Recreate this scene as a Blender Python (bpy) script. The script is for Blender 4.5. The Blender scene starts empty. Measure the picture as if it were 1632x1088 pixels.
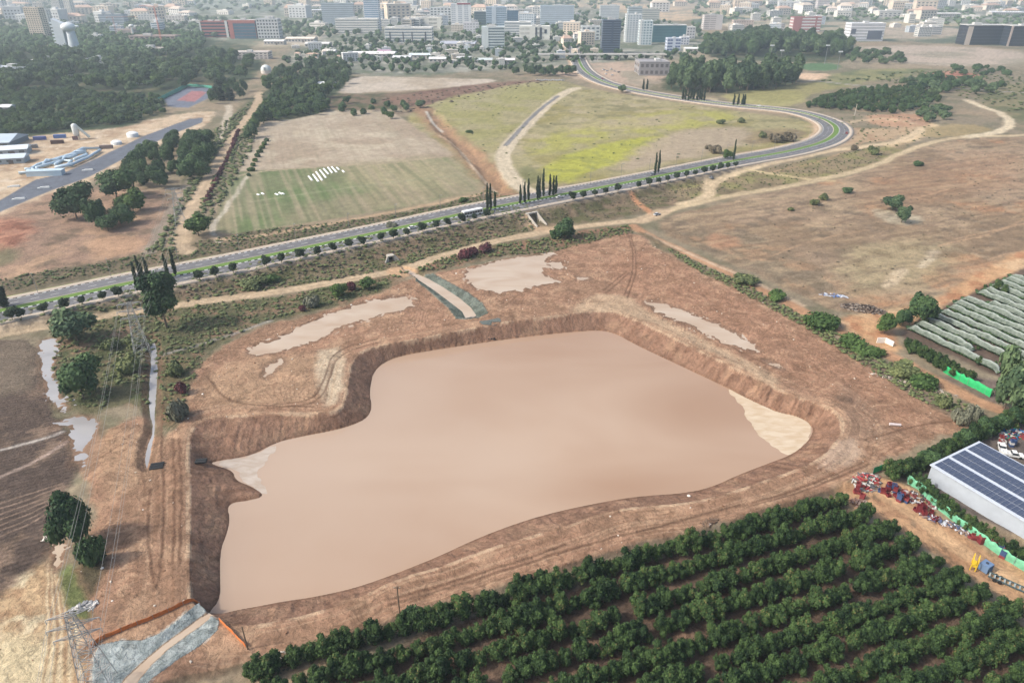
import bpy, math, random
import numpy as np
from mathutils import Vector, Matrix

# ---------------------------------------------------------------- camera, world, sun, exposure
scene = bpy.context.scene
F, TH, CAMH = 1103.0, math.radians(28.0), 120.0
CT, ST = math.cos(TH), math.sin(TH)
cam_data = bpy.data.cameras.new("camera")
cam = bpy.data.objects.new("camera", cam_data)
scene.collection.objects.link(cam)
cam.location = (0, 0, CAMH)
cam.rotation_euler = (math.radians(90) - TH, 0, 0)
cam_data.sensor_width = 36.0
cam_data.lens = F / 1632 * 36.0
cam_data.clip_start = 0.5
cam_data.clip_end = 60000
scene.camera = cam

SUN_EL, SUN_AZ = math.radians(42), math.radians(-104)      # azimuth measured from +Y towards +X
world = bpy.data.worlds.new("World")
scene.world = world
world.use_nodes = True
wn = world.node_tree.nodes
wl = world.node_tree.links
bg = wn["Background"]
sky = wn.new("ShaderNodeTexSky")
sky.sky_type = 'NISHITA'
sky.sun_disc = False
sky.sun_elevation = SUN_EL
sky.sun_rotation = SUN_AZ
sky.air_density = 1.2
sky.dust_density = 5.0
sky.ozone_density = 1.0
wl.new(sky.outputs[0], bg.inputs[0])
bg.inputs[1].default_value = 0.15
sd_ = bpy.data.lights.new("sun", 'SUN')
sd_.energy = 2.3
sd_.angle = math.radians(3.0)
sd_.color = (1.0, 0.96, 0.88)
sun = bpy.data.objects.new("sun", sd_)
scene.collection.objects.link(sun)
sdir = Vector((math.sin(SUN_AZ) * math.cos(SUN_EL), math.cos(SUN_AZ) * math.cos(SUN_EL), math.sin(SUN_EL)))
sun.rotation_euler = (-sdir).to_track_quat('-Z', 'Y').to_euler()
sun.location = (0, 0, 300)
scene.view_settings.view_transform = 'Standard'
scene.view_settings.look = 'None'
scene.view_settings.exposure = 0.5
scene.view_settings.gamma = 1.0
scene.render.engine = 'CYCLES'
scene.cycles.max_bounces = 6
scene.cycles.diffuse_bounces = 2
scene.cycles.glossy_bounces = 2
scene.cycles.transparent_max_bounces = 6
scene.cycles.volume_bounces = 0

# ---------------------------------------------------------------- survey: photo pixel -> place on the ground
def P(u, v, z=0.0):
    dx = u - 816.0; b = 544.0 - v
    dy = CT * F + ST * b; dz = -ST * F + CT * b
    t = (z - CAMH) / dz
    return (dx * t, dy * t)
def Pn(u, v, z=0.0):
    dx = u - 816.0; b = 544.0 - v
    dy = CT * F + ST * b; dz = -ST * F + CT * b
    t = (z - CAMH) / dz
    return dx * t, dy * t
def Qn(x, y, z=0.0):
    dz = z - CAMH; d = y * CT - dz * ST; up = y * ST + dz * CT
    return 816 + F * x / d, 544 - F * up / d
def ZT(y, vt):                       # height seen at picture row vt for something standing at distance y
    k = (544.0 - vt) / F
    return CAMH + y * (k * CT - ST) / (CT + k * ST)
def W(pts, z=0.0):
    return np.array([P(p[0], p[1], z) for p in pts])

# ---------------------------------------------------------------- noise
def _h(ix, iy, s):
    n = (ix.astype(np.int64) * 374761393 + iy.astype(np.int64) * 668265263 + s * 974634777) & 0x7fffffff
    n = ((n ^ (n >> 13)) * 1274126177) & 0x7fffffff
    n = n ^ (n >> 16)
    return (n & 0xffff) / 65535.0
def vn(x, y, s=0):
    ix = np.floor(x); iy = np.floor(y); fx = x - ix; fy = y - iy
    fx = fx * fx * (3 - 2 * fx); fy = fy * fy * (3 - 2 * fy)
    a = _h(ix, iy, s); b = _h(ix + 1, iy, s); c = _h(ix, iy + 1, s); d = _h(ix + 1, iy + 1, s)
    return (a + (b - a) * fx) * (1 - fy) + (c + (d - c) * fx) * fy
def fbm(x, y, s=0, o=4):
    t = 0; a = 0.5; n = 0
    for i in range(o):
        t = t + a * vn(x, y, s + i * 17); n += a; a *= 0.5; x = x * 2.03 + 11.3; y = y * 2.03 + 5.7
    return t / n
def ss(a, b, x):
    t = np.clip((x - a) / (b - a), 0, 1)
    return t * t * (3 - 2 * t)

def polydist(X, Y, pts, closed):
    """distance to a polyline and arc length of the nearest point; for closed also the sign"""
    n = len(pts); m = n if closed else n - 1
    best = np.full(X.shape, 1e18); arc = np.zeros(X.shape); side = np.zeros(X.shape)
    inside = np.zeros(X.shape, bool); s0 = 0.0
    for i in range(m):
        ax, ay = pts[i]; bx, by = pts[(i + 1) % n]
        ex, ey = bx - ax, by - ay; L2 = ex * ex + ey * ey + 1e-12; L = math.sqrt(L2)
        px, py = X - ax, Y - ay
        t = np.clip((px * ex + py * ey) / L2, 0, 1)
        d2 = (px - ex * t) ** 2 + (py - ey * t) ** 2
        k = d2 < best
        best = np.where(k, d2, best); arc = np.where(k, s0 + t * L, arc)
        side = np.where(k, ex * py - ey * px, side)
        if closed:
            c = ((ay > Y) != (by > Y)) & (X < ex * (Y - ay) / (ey if abs(ey) > 1e-12 else 1e-12) + ax)
            inside ^= c
        s0 += L
    return np.sqrt(best), arc, side, inside
def smooth_poly(pts, closed=True, it=2):
    p = np.array(pts, float)
    for _ in range(it):
        if closed:
            q = np.roll(p, -1, axis=0)
            p = np.stack([0.75 * p + 0.25 * q, 0.25 * p + 0.75 * q], 1).reshape(-1, 2)
        else:
            q = p[1:]; r = p[:-1]
            mid = np.stack([0.75 * r + 0.25 * q, 0.25 * r + 0.75 * q], 1).reshape(-1, 2)
            p = np.vstack([p[:1], mid, p[-1:]])
    return p

# ---------------------------------------------------------------- traced outlines (picture pixels on the ground)
WATER_PX = [(596,592),(612,577),(640,566),(700,556),(781,544),(850,535),(920,528),(960,526),(985,533),(1005,545),(1040,562),(1085,583),(1130,604),(1160,618),(1185,632),(1215,646),(1240,657),(1268,662),(1288,672),(1297,684),(1290,700),(1275,715),(1255,727),(1225,738),(1180,755),(1130,778),(1085,786),(1040,789),(1000,793),(960,800),(900,812),(850,825),(800,842),(750,862),(700,886),(640,910),(600,925),(560,938),(500,951),(450,958),(410,966),(375,972),(342,981),(331,976),(352,955),(350,900),(353,870),(360,855),(367,828),(362,808),(372,800),(395,798),(424,790),(402,775),(375,765),(372,750),(345,742),(332,736),(400,727),(437,706),(470,697),(540,684),(575,672),(588,662),(593,648),(589,630),(591,610)]
RIM_PX = [(318,674),(340,666),(400,663),(470,660),(520,660),(544,652),(552,632),(556,600),(561,578),(575,561),(600,552),(640,545),(700,535),(760,523),(800,516),(860,508),(900,503),(945,496),(975,496),(1000,505),(1050,527),(1100,552),(1150,577),(1200,602),(1250,626),(1300,643),(1328,655),(1342,670),(1340,690),(1326,712),(1300,735),(1260,752),(1200,772),(1150,789),(1083,803),(1012,806),(958,817),(890,842),(810,864),(750,884),(711,900),(635,922),(553,962),(470,985),(400,998),(365,992),(345,985),(325,975),(306,960),(302,930),(302,900),(303,850),(303,800),(302,760),(301,730),(303,700),(309,682)]
ZW = -4.5
WATER = smooth_poly(W(WATER_PX, ZW), it=2)
RIM = smooth_poly(W(RIM_PX, 0.0), it=1)
PUDDLES = [
 ("wide muddy pool on the bare earth beyond the basin", [(745,430),(765,424),(800,415),(860,407),(888,403),(870,414),(880,423),(862,428),(862,438),(885,444),(892,448),(860,455),(830,462),(800,466),(770,462),(750,452),(742,440)]),
 ("long ragged pool left of the grey channel", [(392,567),(400,555),(440,540),(475,520),(530,498),(555,488),(600,477),(640,471),(660,478),(665,488),(650,495),(605,502),(575,514),(545,520),(520,535),(490,548),(455,556),(430,564),(405,569)]),
 ("narrow pool along the right berm", [(1025,479),(1050,481),(1080,491),(1110,504),(1140,516),(1170,531),(1200,547),(1213,560),(1190,558),(1160,546),(1120,529),(1080,511),(1050,497)]),
 ("small pool beside the wide one", [(868,420),(890,415),(904,426),(884,430)]),
 ("tiny pool", [(916,438),(935,440),(944,446),(926,446)]),
 ("pale pool at the ploughed field edge", [(60,548),(80,539),(97,546),(90,575),(90,600),(104,637),(118,652),(104,652),(84,642),(72,630),(70,600),(62,570)]),
 ("pale forked pool by the ploughed field", [(85,680),(112,664),(135,659),(162,668),(156,700),(150,720),(140,740),(128,756),(120,740),(123,712),(105,695),(118,683),(108,676)]),
 ("small muddy pool beside the dark tree", [(78,874),(92,862),(104,866),(103,885),(98,905),(84,918),(76,900)]),
 ("shallow trace of water", [(1215,572),(1240,580),(1255,590),(1238,590)]),
 ("shallow pool corner", [(1330,632),(1350,634),(1358,640),(1340,640)]),
 ("shallow pool west", [(420,585),(445,572),(462,570),(450,585),(430,600),(415,603)]),
]
PUD = [smooth_poly(W(p, -0.1), it=1) for _, p in PUDDLES]
DITCH = smooth_poly(W([(236,536),(250,544),(253,580),(251,620),(248,660),(250,685),(244,712),(239,735),(236,750),(229,747),(230,715),(242,685),(235,650),(236,610),(240,570)], -0.8), it=1)
CHAN_BANK = W([(664,440),(690,436),(712,448),(745,466),(768,483),(777,499),(762,506),(742,509),(728,508),(716,492),(698,475),(678,458),(664,448)])
CHAN_WATER = W([(638,427),(655,430),(682,444),(705,457),(732,475),(750,490),(759,503),(743,508),(737,496),(716,480),(692,462),(672,449),(652,438)], -0.9)
SPILL = W([(159,1029),(190,1022),(225,1022),(255,1010),(290,985),(317,960),(327,970),(334,982),(348,990),(346,1004),(318,1028),(283,1049),(255,1070),(232,1092),(200,1130),(140,1130),(149,1088),(150,1052)])
SPILL_WATER = W([(332,976),(341,981),(328,989),(300,1009),(268,1032),(240,1058),(222,1080),(208,1100),(186,1100),(200,1080),(228,1054),(260,1027),(292,1004),(316,986)], -0.6)
STEP = W([(-200,1300),(120,1130),(240,1092),(300,1076),(408,1057),(450,1046),(536,1021),(635,987),(697,968),(810,934),(908,899),(975,879),(1021,865),(1090,852),(1151,837),(1220,811),(1290,792),(1340,776),(1400,766),(1500,800),(1900,1000),(1900,1500),(-200,1500)])

ROAD_PX = [(-420,600,3),(-200,545,3),(-100,522,3),(0,499,3),(103,477.5,3),(190,458,3.2),(278,441,3.5),(410,414.5,4),(529,389,4.5),(621,370,5),(740,343,5.3),(800,331,5.5),(857,320,5.5),(883,315,5.3),(960,301,4),(1032,287,3),(1142,264,1.5),(1200,253,0.8),(1255,244,0.5),(1300,233,0.5),(1322,225,0.5),(1335,216,0.5),(1339,208,0.5),(1335,200,0.5),(1322,192,0.5),(1300,184,0.5),(1270,177,0.5),(1230,172,0.5),(1180,168,0.5),(1120,161,0.5),(1060,152,0.5),(1010,143,0.5),(970,133,0.5),(945,121,0.5),(932,110,0.5),(926,99,0.5),(922,88,0.5),(915,76,0.5),(905,66,0.5)]
_r3 = np.array([P(u, v, z) + (z,) for u, v, z in ROAD_PX])
def smooth3(p, it=2):
    for _ in range(it):
        q = p[1:]; r = p[:-1]
        mid = np.stack([0.75 * r + 0.25 * q, 0.25 * r + 0.75 * q], 1).reshape(-1, 3)
        p = np.vstack([p[:1], mid, p[-1:]])
    return p
ROAD = smooth3(_r3, 3)
_seg = np.sqrt(((ROAD[1:, :2] - ROAD[:-1, :2]) ** 2).sum(1))
ROAD_S = np.concatenate([[0], np.cumsum(_seg)])
def road_at(s, off=0.0):
    x = np.interp(s, ROAD_S, ROAD[:, 0]); y = np.interp(s, ROAD_S, ROAD[:, 1]); z = np.interp(s, ROAD_S, ROAD[:, 2])
    x2 = np.interp(s + 1, ROAD_S, ROAD[:, 0]); y2 = np.interp(s + 1, ROAD_S, ROAD[:, 1])
    x1 = np.interp(s - 1, ROAD_S, ROAD[:, 0]); y1 = np.interp(s - 1, ROAD_S, ROAD[:, 1])
    tx, ty = x2 - x1, y2 - y1; L = np.hypot(tx, ty) + 1e-9; tx /= L; ty /= L
    return x - ty * off, y + tx * off, z, np.arctan2(ty, tx)
def road_s_of(x, y):
    d, a, sde, _ = polydist(np.array([x]), np.array([y]), ROAD[:, :2], False)
    return float(a[0]), float(d[0]) * (1 if sde[0] > 0 else -1)
# cross-section (metres left of the kerb line): pavement -11..-8, road -8..0, median 0..4, road 4..13, pavement 13..16.5

# ---------------------------------------------------------------- the ground grid
cu = np.concatenate([np.arange(-1500, -170, 70.0), np.arange(-170, 1802, 1.7), np.arange(1802, 3200, 70.0)])
rv = np.concatenate([np.array([-28, -26, -24, -22, -20.]), np.arange(-18.5, 1112, 1.5), np.arange(1112, 1560, 14.0)])
UU, VV = np.meshgrid(cu, rv)
GX, GY = Pn(UU, VV, 0.0)
NR, NC = GX.shape
X = GX.ravel(); Y = GY.ravel(); N = X.size
U0 = UU.ravel(); V0 = VV.ravel()

def box_sel(pts, m):
    x0, y0 = pts.min(0) - m; x1, y1 = pts.max(0) + m
    return np.nonzero((X > x0) & (X < x1) & (Y > y0) & (Y < y1))[0]
def sdf(pts, margin, XX=None, YY=None):
    """signed distance (negative inside), big outside the margin; also arc length of nearest edge point"""
    idx = box_sel(pts, margin)
    d = np.full(N, 1e6); a = np.zeros(N)
    xx = (X if XX is None else XX)[idx]; yy = (Y if YY is None else YY)[idx]
    dd, aa, _, ins = polydist(xx, yy, pts, True)
    d[idx] = np.where(ins, -dd, dd); a[idx] = aa
    return d, a
wx1 = (fbm(X / 3, Y / 3, 1, 3) - .5) * 2; wy1 = (fbm(X / 3, Y / 3, 2, 3) - .5) * 2
wx2 = (fbm(X / 14, Y / 14, 3, 3) - .5) * 2; wy2 = (fbm(X / 14, Y / 14, 4, 3) - .5) * 2
def warped(w):
    if w <= 0: return X, Y
    return X + wx1 * w * .6 + wx2 * w, Y + wy1 * w * .6 + wy2 * w

dR, aR = sdf(RIM, 90)
dWt, aW = sdf(WATER, 60)
dRoad = np.full(N, 1e6); sRoad = np.zeros(N); oRoad = np.full(N, 1e6)
_i = box_sel(ROAD[:, :2], 60)
_d, _a, _s, _ = polydist(X[_i], Y[_i], ROAD[:, :2], False)
dRoad[_i] = _d; sRoad[_i] = _a; oRoad[_i] = np.where(_s > 0, _d, -_d)
zRoad = np.interp(sRoad, ROAD_S, ROAD[:, 2])

near = Y < 700
H = (fbm(X / 40, Y / 40, 7, 4) - .5) * 0.9 + (fbm(X / 6, Y / 6, 8, 3) - .5) * 0.22
mudn = (fbm(X / 1.6 + wx2 * 3, Y / 1.6 + wy2 * 3, 9, 3) - .5)
H += np.where(Y < 420, mudn * 0.16, 0)
# lower ground on the orchard side of the step
dS, _ = sdf(STEP, 40)
H -= 0.9 * (1 - ss(-1.3, 0.5, dS))
H += 0.45 * np.exp(-((dS - 1.2) / 0.9) ** 2)
# basin
rill = (vn(aR / 1.1, dR * 0 + 1, 31) - .5) * .5 + (vn(aR / 0.45, dR * 0.1, 32) - .5) * .25
ins = dR < 0
t = np.clip(dWt / (dWt - np.minimum(dR, 0) + 1e-6), 0, 1)
ext = np.exp(-(((X - 80) / 30) ** 2 + ((Y - 190) / 25) ** 2))
slope = ZW + (H - ZW) * (t ** 0.97) + (rill * (0.55 + 2.2 * ext) + mudn * (.5 + 1.5 * ext)) * np.sin(np.pi * t)
H = np.where(ins & (dWt > 0), slope, H)
H = np.where(dWt <= 0, ZW - np.minimum(1.5, -dWt * 0.35) - 0.02, H)
H += np.where(dR > 0, 0.22 * np.exp(-((dR - 2.5) / 2.2) ** 2), 0)
# pools: flatten, then dip
dP = np.full(N, 1e6)
for q in PUD:
    xx, yy = warped(1.8)
    d, _ = sdf(q, 14, xx, yy)
    dP = np.minimum(dP, d)
fl = 1 - ss(0, 6, dP)
H = H * (1 - fl) + (-0.03 + mudn * 0.42) * fl
H -= 0.34 * (1 - ss(-3.0, 0.8, dP))
dD, _ = sdf(DITCH, 20)
H = np.where(dD < 6, np.minimum(H, -0.8 + np.maximum(dD, -1.0) * 0.45 + mudn * .2), H)
dC, _ = sdf(CHAN_BANK, 12); dCW, _ = sdf(CHAN_WATER, 12)
tt = np.clip(dCW / (dCW - np.minimum(dC, 0) + 1e-6), 0, 1)
H = np.where(dC < 0, -1.0 + (0.1 + 1.0) * tt, H)
H = np.where(dCW < 0, -1.0 + np.maximum(dCW, -1) * .5, H)
dSp, _ = sdf(SPILL, 12); dSW, _ = sdf(SPILL_WATER, 12)
tt = np.clip(dSW / (dSW - np.minimum(dSp, 0) + 1e-6), 0, 1)
H = np.where(dSp < 0, -0.7 + 0.9 * tt + mudn * .25, H)
H = np.where(dSW < 0, -0.7 + np.maximum(dSW, -1) * .5, H)
# gully between the fields, cut banks beside the tracks
GULLY = W([(690,178),(705,205),(730,225),(755,250),(785,285),(800,303)])
_g, _, _, _ = polydist(X, Y, GULLY, False)
_g = _g + wx2 * 4
H -= 2.2 * (1 - ss(1, 9, _g))
# spoil heaps west of the road and a sandy pit
for (u, v, r, hh) in [(30,385,22,2.4),(20,365,16,2.0),(90,425,20,1.2),(215,325,18,1.5),(165,770,9,1.2),(185,700,9,1.0),(1330,640,7,.8),(1535,485,10,.8),(1440,195,20,3),(1400,190,22,2.5),(1460,120,40,3),(1000,118,30,2)]:
    px, py = P(u, v)
    dd = np.hypot(X - px, Y - py) / r
    H += np.where(dd < 2.5, hh * np.exp(-dd * dd * 2) * (0.7 + .6 * fbm(X / 5, Y / 5, 12, 3)), 0)
# road embankment
oo = np.where(oRoad > 0, oRoad - 17.5, -oRoad - 12.0)
emb = zRoad - np.maximum(oo, 0) / 1.9 + np.where(oo > 0, (fbm(X / 3, Y / 3, 13, 3) - .5) * .8 * np.clip(oo, 0, 1), 0)
emb = np.where(dRoad < 50, emb, -99)
H = np.where(oo < 0, zRoad - 0.35, np.maximum(H, emb))
# cutting in front of the underpass portal
UPX, UPY = P(858, 356, .5)
UPS = float(polydist(np.array([UPX]), np.array([UPY]), ROAD[:, :2], False)[1][0])
_cut = (np.abs(sRoad - UPS) < 3.1) & (oRoad < -15.2) & (oRoad > -30)
H = np.where(_cut, np.minimum(H, .1), H)
HG = H.reshape(NR, NC)
_ci = np.arange(NC); _ri = np.arange(NR)
def gz(x, y):
    u, v = Qn(x, y, 0.0)
    a = float(np.interp(u, cu, _ci)); b = float(np.interp(v, rv, _ri))
    i = min(int(a), NC - 2); j = min(int(b), NR - 2); a -= i; b -= j
    return float((HG[j, i] * (1 - a) + HG[j, i + 1] * a) * (1 - b) + (HG[j + 1, i] * (1 - a) + HG[j + 1, i + 1] * a) * b)
def G(u, v):                         # the ground point seen at a picture position
    z = 0.0
    for _ in range(4):
        x, y = P(u, v, z); z = gz(x, y)
    return x, y, z
# ---------------------------------------------------------------- land cover (albedo, row direction, roughness) on the ground grid
KA = 0.78
def lin(c):
    c = c / 255.0
    return c / 12.92 if c <= 0.04045 else ((c + 0.055) / 1.055) ** 2.4
def C(r, g, b, k=KA):
    return np.array([lin(r) * k, lin(g) * k, lin(b) * k])
COL = np.tile(C(150, 135, 112), (N, 1))
DET = np.zeros((N, 3)); DET[:, 0] = 0.5          # bump amount, row phase (m), row strength
CLS = np.zeros(N, np.int16)
CLASSES = ["ground"]
n_big = fbm(X / 60, Y / 60, 41, 4); n_mid = fbm(X / 14, Y / 14, 42, 4); n_sm = fbm(X / 3.2, Y / 3.2, 43, 4)
n_huge = fbm(X / 260, Y / 260, 44, 4)
def cls(name):
    if name not in CLASSES: CLASSES.append(name)
    return CLASSES.index(name)
def mix(idx, a, col):
    COL[idx] = COL[idx] * (1 - a[:, None]) + col * a[:, None]
def paint(px, col, soft=1.5, warp=1.0, alpha=1.0, mot=None, name=None, bump=None, rows=None, world=False, close=1):
    pts = px if world else W(px)
    pts = smooth_poly(pts, it=close) if close else np.array(pts)
    xx, yy = warped(warp)
    idx = box_sel(pts, soft + warp * 2 + 2)
    d, _, _, ins = polydist(xx[idx], yy[idx], pts, True)
    d = np.where(ins, -d, d)
    a = (1 - ss(-soft, soft, d)) * alpha
    c = np.tile(col, (len(idx), 1))
    if mot:
        for (c2, sc, lo, hi, seed) in mot:
            m = .88 * ss(lo - .03, hi + .04, fbm(X[idx] / sc + wx1[idx] * .2, Y[idx] / sc, seed, 4))[:, None]
            c = c * (1 - m) + c2 * m
    mix(idx, a, c)
    if name: CLS[idx[d < 0]] = cls(name)
    if bump is not None: DET[idx, 0] = DET[idx, 0] * (1 - a) + bump * a
    if rows:
        ang, amp = rows; sp = 3.6 if ang < 0 else 1.55
        k = idx[a > .4]
        nx, ny = -math.sin(math.radians(ang)), math.cos(math.radians(ang))
        DET[k, 1] = (X[k] * nx + Y[k] * ny) / sp
        DET[k, 2] = amp
def track(px, width, col, soft=0.6, warp=0.5, alpha=1.0, name=None, ruts=0.0, rutcol=None, sm=2, bump=None, world=False):
    pts = smooth_poly(px if world else W(px), closed=False, it=sm)
    xx, yy = warped(warp)
    idx = box_sel(pts, width + soft + warp * 2 + 2)
    d, a_, s_, _ = polydist(xx[idx], yy[idx], pts, False)
    a = (1 - ss(width / 2 - soft, width / 2 + soft, d)) * alpha
    v = 0.85 + 0.3 * vn(d * 1.3 * np.sign(s_) + 50, a_ / 40, 51)
    mix(idx, a, col * v[:, None])
    if ruts:
        r = np.exp(-((d - 0.95) / 0.33) ** 2) * (0.4 + .6 * vn(a_ / 12, d * 0, 52)) * ruts
        mix(idx, r * a, rutcol)
    if name: CLS[idx[(d < width / 2)]] = cls(name)
    if bump is not None: DET[idx, 0] = DET[idx, 0] * (1 - a) + bump * a

# base: dry scrubby plain, paler and more mixed with distance
m = ss(.42, .62, n_mid)[:, None]; COL[:] = COL * (1 - m) + C(128, 120, 96) * m
m = ss(.5, .65, n_big)[:, None] * .7; COL[:] = COL * (1 - m) + C(168, 146, 120) * m
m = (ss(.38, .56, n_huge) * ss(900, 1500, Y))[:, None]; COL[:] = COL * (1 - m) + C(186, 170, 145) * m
m = (ss(.46, .56, fbm(X / 90, Y / 90, 61, 4)) * ss(1100, 1700, Y))[:, None]; COL[:] = COL * (1 - m) + C(92, 108, 88) * m
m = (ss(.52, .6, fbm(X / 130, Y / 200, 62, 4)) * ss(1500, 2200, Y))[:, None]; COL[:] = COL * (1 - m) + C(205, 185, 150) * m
# pale far fields
for poly, c in [([(880,8),(1000,4),(1130,18),(1120,34),(1000,32),(885,38)], C(222,190,155)),
                ([(1000,2),(1300,10),(1330,26),(1150,22)], C(205,180,152)),
                ([(200,2),(420,0),(430,12),(240,16)], C(196,196,180)),
                ([(1130,36),(1260,38),(1262,50),(1180,48)], C(220,200,172)),
                ([(1400,40),(1540,44),(1530,60),(1410,66)], C(196,176,155)),
                ([(1370,70),(1632,78),(1632,104),(1500,106),(1380,96)], C(196,176,158)),
                ([(430,30),(520,40),(560,70),(600,78),(520,80),(440,66)], C(205,190,170)),
                ([(860,100),(1060,100),(1050,140),(960,132),(880,118)], C(200,172,150))]:
    paint(poly, c, 12, 14, .9, mot=[(C(160,150,130), 40, .5, .65, 77)])
# city ground: green-grey plots
paint([(430,100),(520,60),(560,20),(900,6),(1120,40),(1120,90),(900,104),(640,124),(560,118)], C(140,142,128), 20, 20, .85, mot=[(C(96,110,84), 30, .45, .6, 160), (C(196,190,178), 22, .56, .7, 161)])
paint([(-200,30),(0,0),(560,0),(520,60),(330,66),(0,70),(-200,80)], C(128,136,118), 20, 20, .8, mot=[(C(88,104,80), 40, .45, .6, 162), (C(196,192,182), 30, .56, .7, 163)])
paint([(1120,12),(1800,0),(1800,50),(1560,40),(1420,34),(1200,30)], C(150,150,136), 20, 20, .8, mot=[(C(96,110,88), 34, .45, .6, 164), (C(210,200,184), 30, .55, .7, 165)])
paint([(300,240),(345,215),(372,180),(405,150),(412,150),(402,180),(380,215),(352,250),(320,300),(298,345),(280,372),(262,372),(285,320)], C(116,108,84), 3, 4, .9, mot=[(C(88,94,64), 8, .45, .6, 166)])
# wood floors
for poly in [[(0,66),(100,80),(200,60),(320,60),(430,80),(400,140),(330,142),(250,170),(262,184),(200,202),(100,212),(-60,230),(-200,180)],
             [(415,140),(520,100),(555,110),(560,130),(530,160),(515,186),(440,192),(402,215),(392,240),(385,200)],
             [(1110,95),(1150,60),(1200,52),(1350,76),(1362,100),(1280,100)],
             [(1050,140),(1060,120),(1270,110),(1276,136),(1200,148),(1080,150)]]:
    paint(poly, C(72, 84, 60), 6, 8, 1, mot=[(C(120,112,85), 25, .55, .7, 78)])
# building site west: bare sand
paint([(-150,245),(0,226),(100,212),(200,204),(260,186),(330,176),(345,182),(330,200),(250,232),(190,262),(120,300),(60,330),(0,352),(-150,420)], C(208,182,152), 3, 5, 1, mot=[(C(176,146,118), 12, .5, .7, 79), (C(225,205,180), 9, .58, .7, 80)], bump=.5)
# brown waste land between the site and the road
paint([(-250,420),(0,345),(90,300),(250,300),(285,320),(262,380),(230,402),(150,425),(0,446),(-250,520)], C(172,140,118), 4, 5, 1, mot=[(C(132,112,92), 10, .5, .64, 81), (C(196,160,130), 14, .55, .7, 82)], bump=1)
paint([(-60,350),(30,345),(60,370),(48,392),(-20,412),(-80,400)], C(192,138,112), 4, 4, .9, mot=[(C(150,98,78), 7, .5, .65, 83)])
paint([(-40,395),(40,405),(20,425),(-60,430)], C(122,118,88), 4, 4, .8)
paint([(140,382),(210,375),(240,392),(180,412),(130,405)], C(198,158,126), 3, 4, .8)
# scrub either side of the road and the watercourse land to the left
paint([(-200,480),(0,446),(140,424),(250,398),(330,380),(420,366),(560,352),(700,328),(790,300),(830,330),(620,362),(330,410),(100,450),(0,474),(-200,520)], C(126,112,90), 3, 3, 1, mot=[(C(98,92,70), 4, .5, .65, 84), (C(150,128,104), 9, .55, .7, 85)], bump=1)
paint([(-200,560),(0,512),(200,480),(430,430),(620,388),(770,356),(860,335),(960,310),(1130,284),(1140,300),(1100,322),(1000,346),(880,362),(780,386),(640,432),(400,474),(200,500),(0,536),(-200,600)], C(134,118,94), 2, 2, 1, mot=[(C(106,104,70), 5, .48, .62, 86), (C(150,126,102), 8, .55, .68, 87)], bump=1, name=None)
paint([(90,500),(230,492),(420,476),(560,448),(640,436),(650,444),(600,470),(500,495),(420,515),(330,560),(310,600),(300,660),(260,690),(232,660),(200,640),(150,665),(110,640),(80,590),(86,540)], C(112,106,78), 2, 3, 1, mot=[(C(88,94,62), 4, .5, .64, 88), (C(150,122,98), 7, .56, .68, 89)], bump=1)
paint([(560,445),(660,420),(780,392),(900,372),(1010,355),(1016,372),(930,392),(880,404),(770,412),(700,432),(640,440)], C(128,112,88), 2, 2.5, 1, mot=[(C(160,122,98), 6, .48, .64, 90), (C(104,100,70), 4, .56, .68, 91)], bump=1)
# fields beyond the road
TAN = C(186,168,146)
paint([(396,216),(412,194),(470,190),(525,177),(618,175),(640,188),(700,228),(738,247),(600,262),(383,273)], TAN, 1.5, .6, 1, mot=[(C(170,150,128), 40, .45, .65, 92), (C(198,182,158), 22, .55, .7, 93)], rows=(-70, .04), name="tilled_field", bump=.3, close=0)
paint([(383,274),(600,263),(738,248),(764,288),(756,304),(690,320),(620,333),(500,353),(372,373),(344,368),(348,335),(362,296)], C(128,132,96), 1.5, .6, 1, rows=(-68, .10), name="crop_field", bump=.4, close=0, mot=[(C(112,124,82), 30, .45, .6, 94)])
paint([(520,262),(738,248),(766,288),(756,306),(640,330),(560,335),(600,300),(540,290)], C(168,156,122), 14, 8, .9, rows=(-68, .08))
paint([(560,310),(760,290),(758,304),(640,330),(500,352),(420,364),(480,330)], C(150,138,110), 6, 6, .6)
paint([(344,368),(348,335),(356,310),(372,318),(380,372)], C(170,152,124), 5, 3, .7)
paint([(425,306),(560,290),(560,300),(480,322),(430,322)], C(118,140,88), 5, 4, .4)
paint([(390,345),(440,335),(450,360),(395,368)], C(116,134,86), 6, 4, .4)
track([(362,296),(383,274),(600,262),(738,247)], 3, C(176,160,132), 1, .5)
track([(400,322),(500,307),(600,293),(700,283),(760,276)], 2.2, C(160,158,126), 1, .6, .7)
# the pale level plot above
paint([(533,150),(545,142),(556,127),(580,121),(640,123),(735,126),(800,127),(770,134),(690,142),(600,147)], C(200,184,166), 3, 2, 1, name="levelled_plot", bump=.2, mot=[(C(180,162,140), 30, .5, .7, 95)])
paint([(520,150),(600,150),(690,145),(720,150),(640,176),(530,176),(520,168)], C(128,108,88), 4, 4, 1, mot=[(C(86,90,62), 9, .48, .62, 96)])
paint([(600,158),(700,142),(800,130),(900,126),(860,134),(760,150),(690,168),(640,170)], C(142,112,94), 5, 6, 1, mot=[(C(116,84,70), 14, .5, .66, 97)])
track([(640,170),(720,156),(800,140),(860,128)], 6, C(118,92,80), 2, 3)
track([(620,182),(650,180),(690,170),(760,150)], 5, C(110,90,76), 2, 3, .8)
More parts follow.
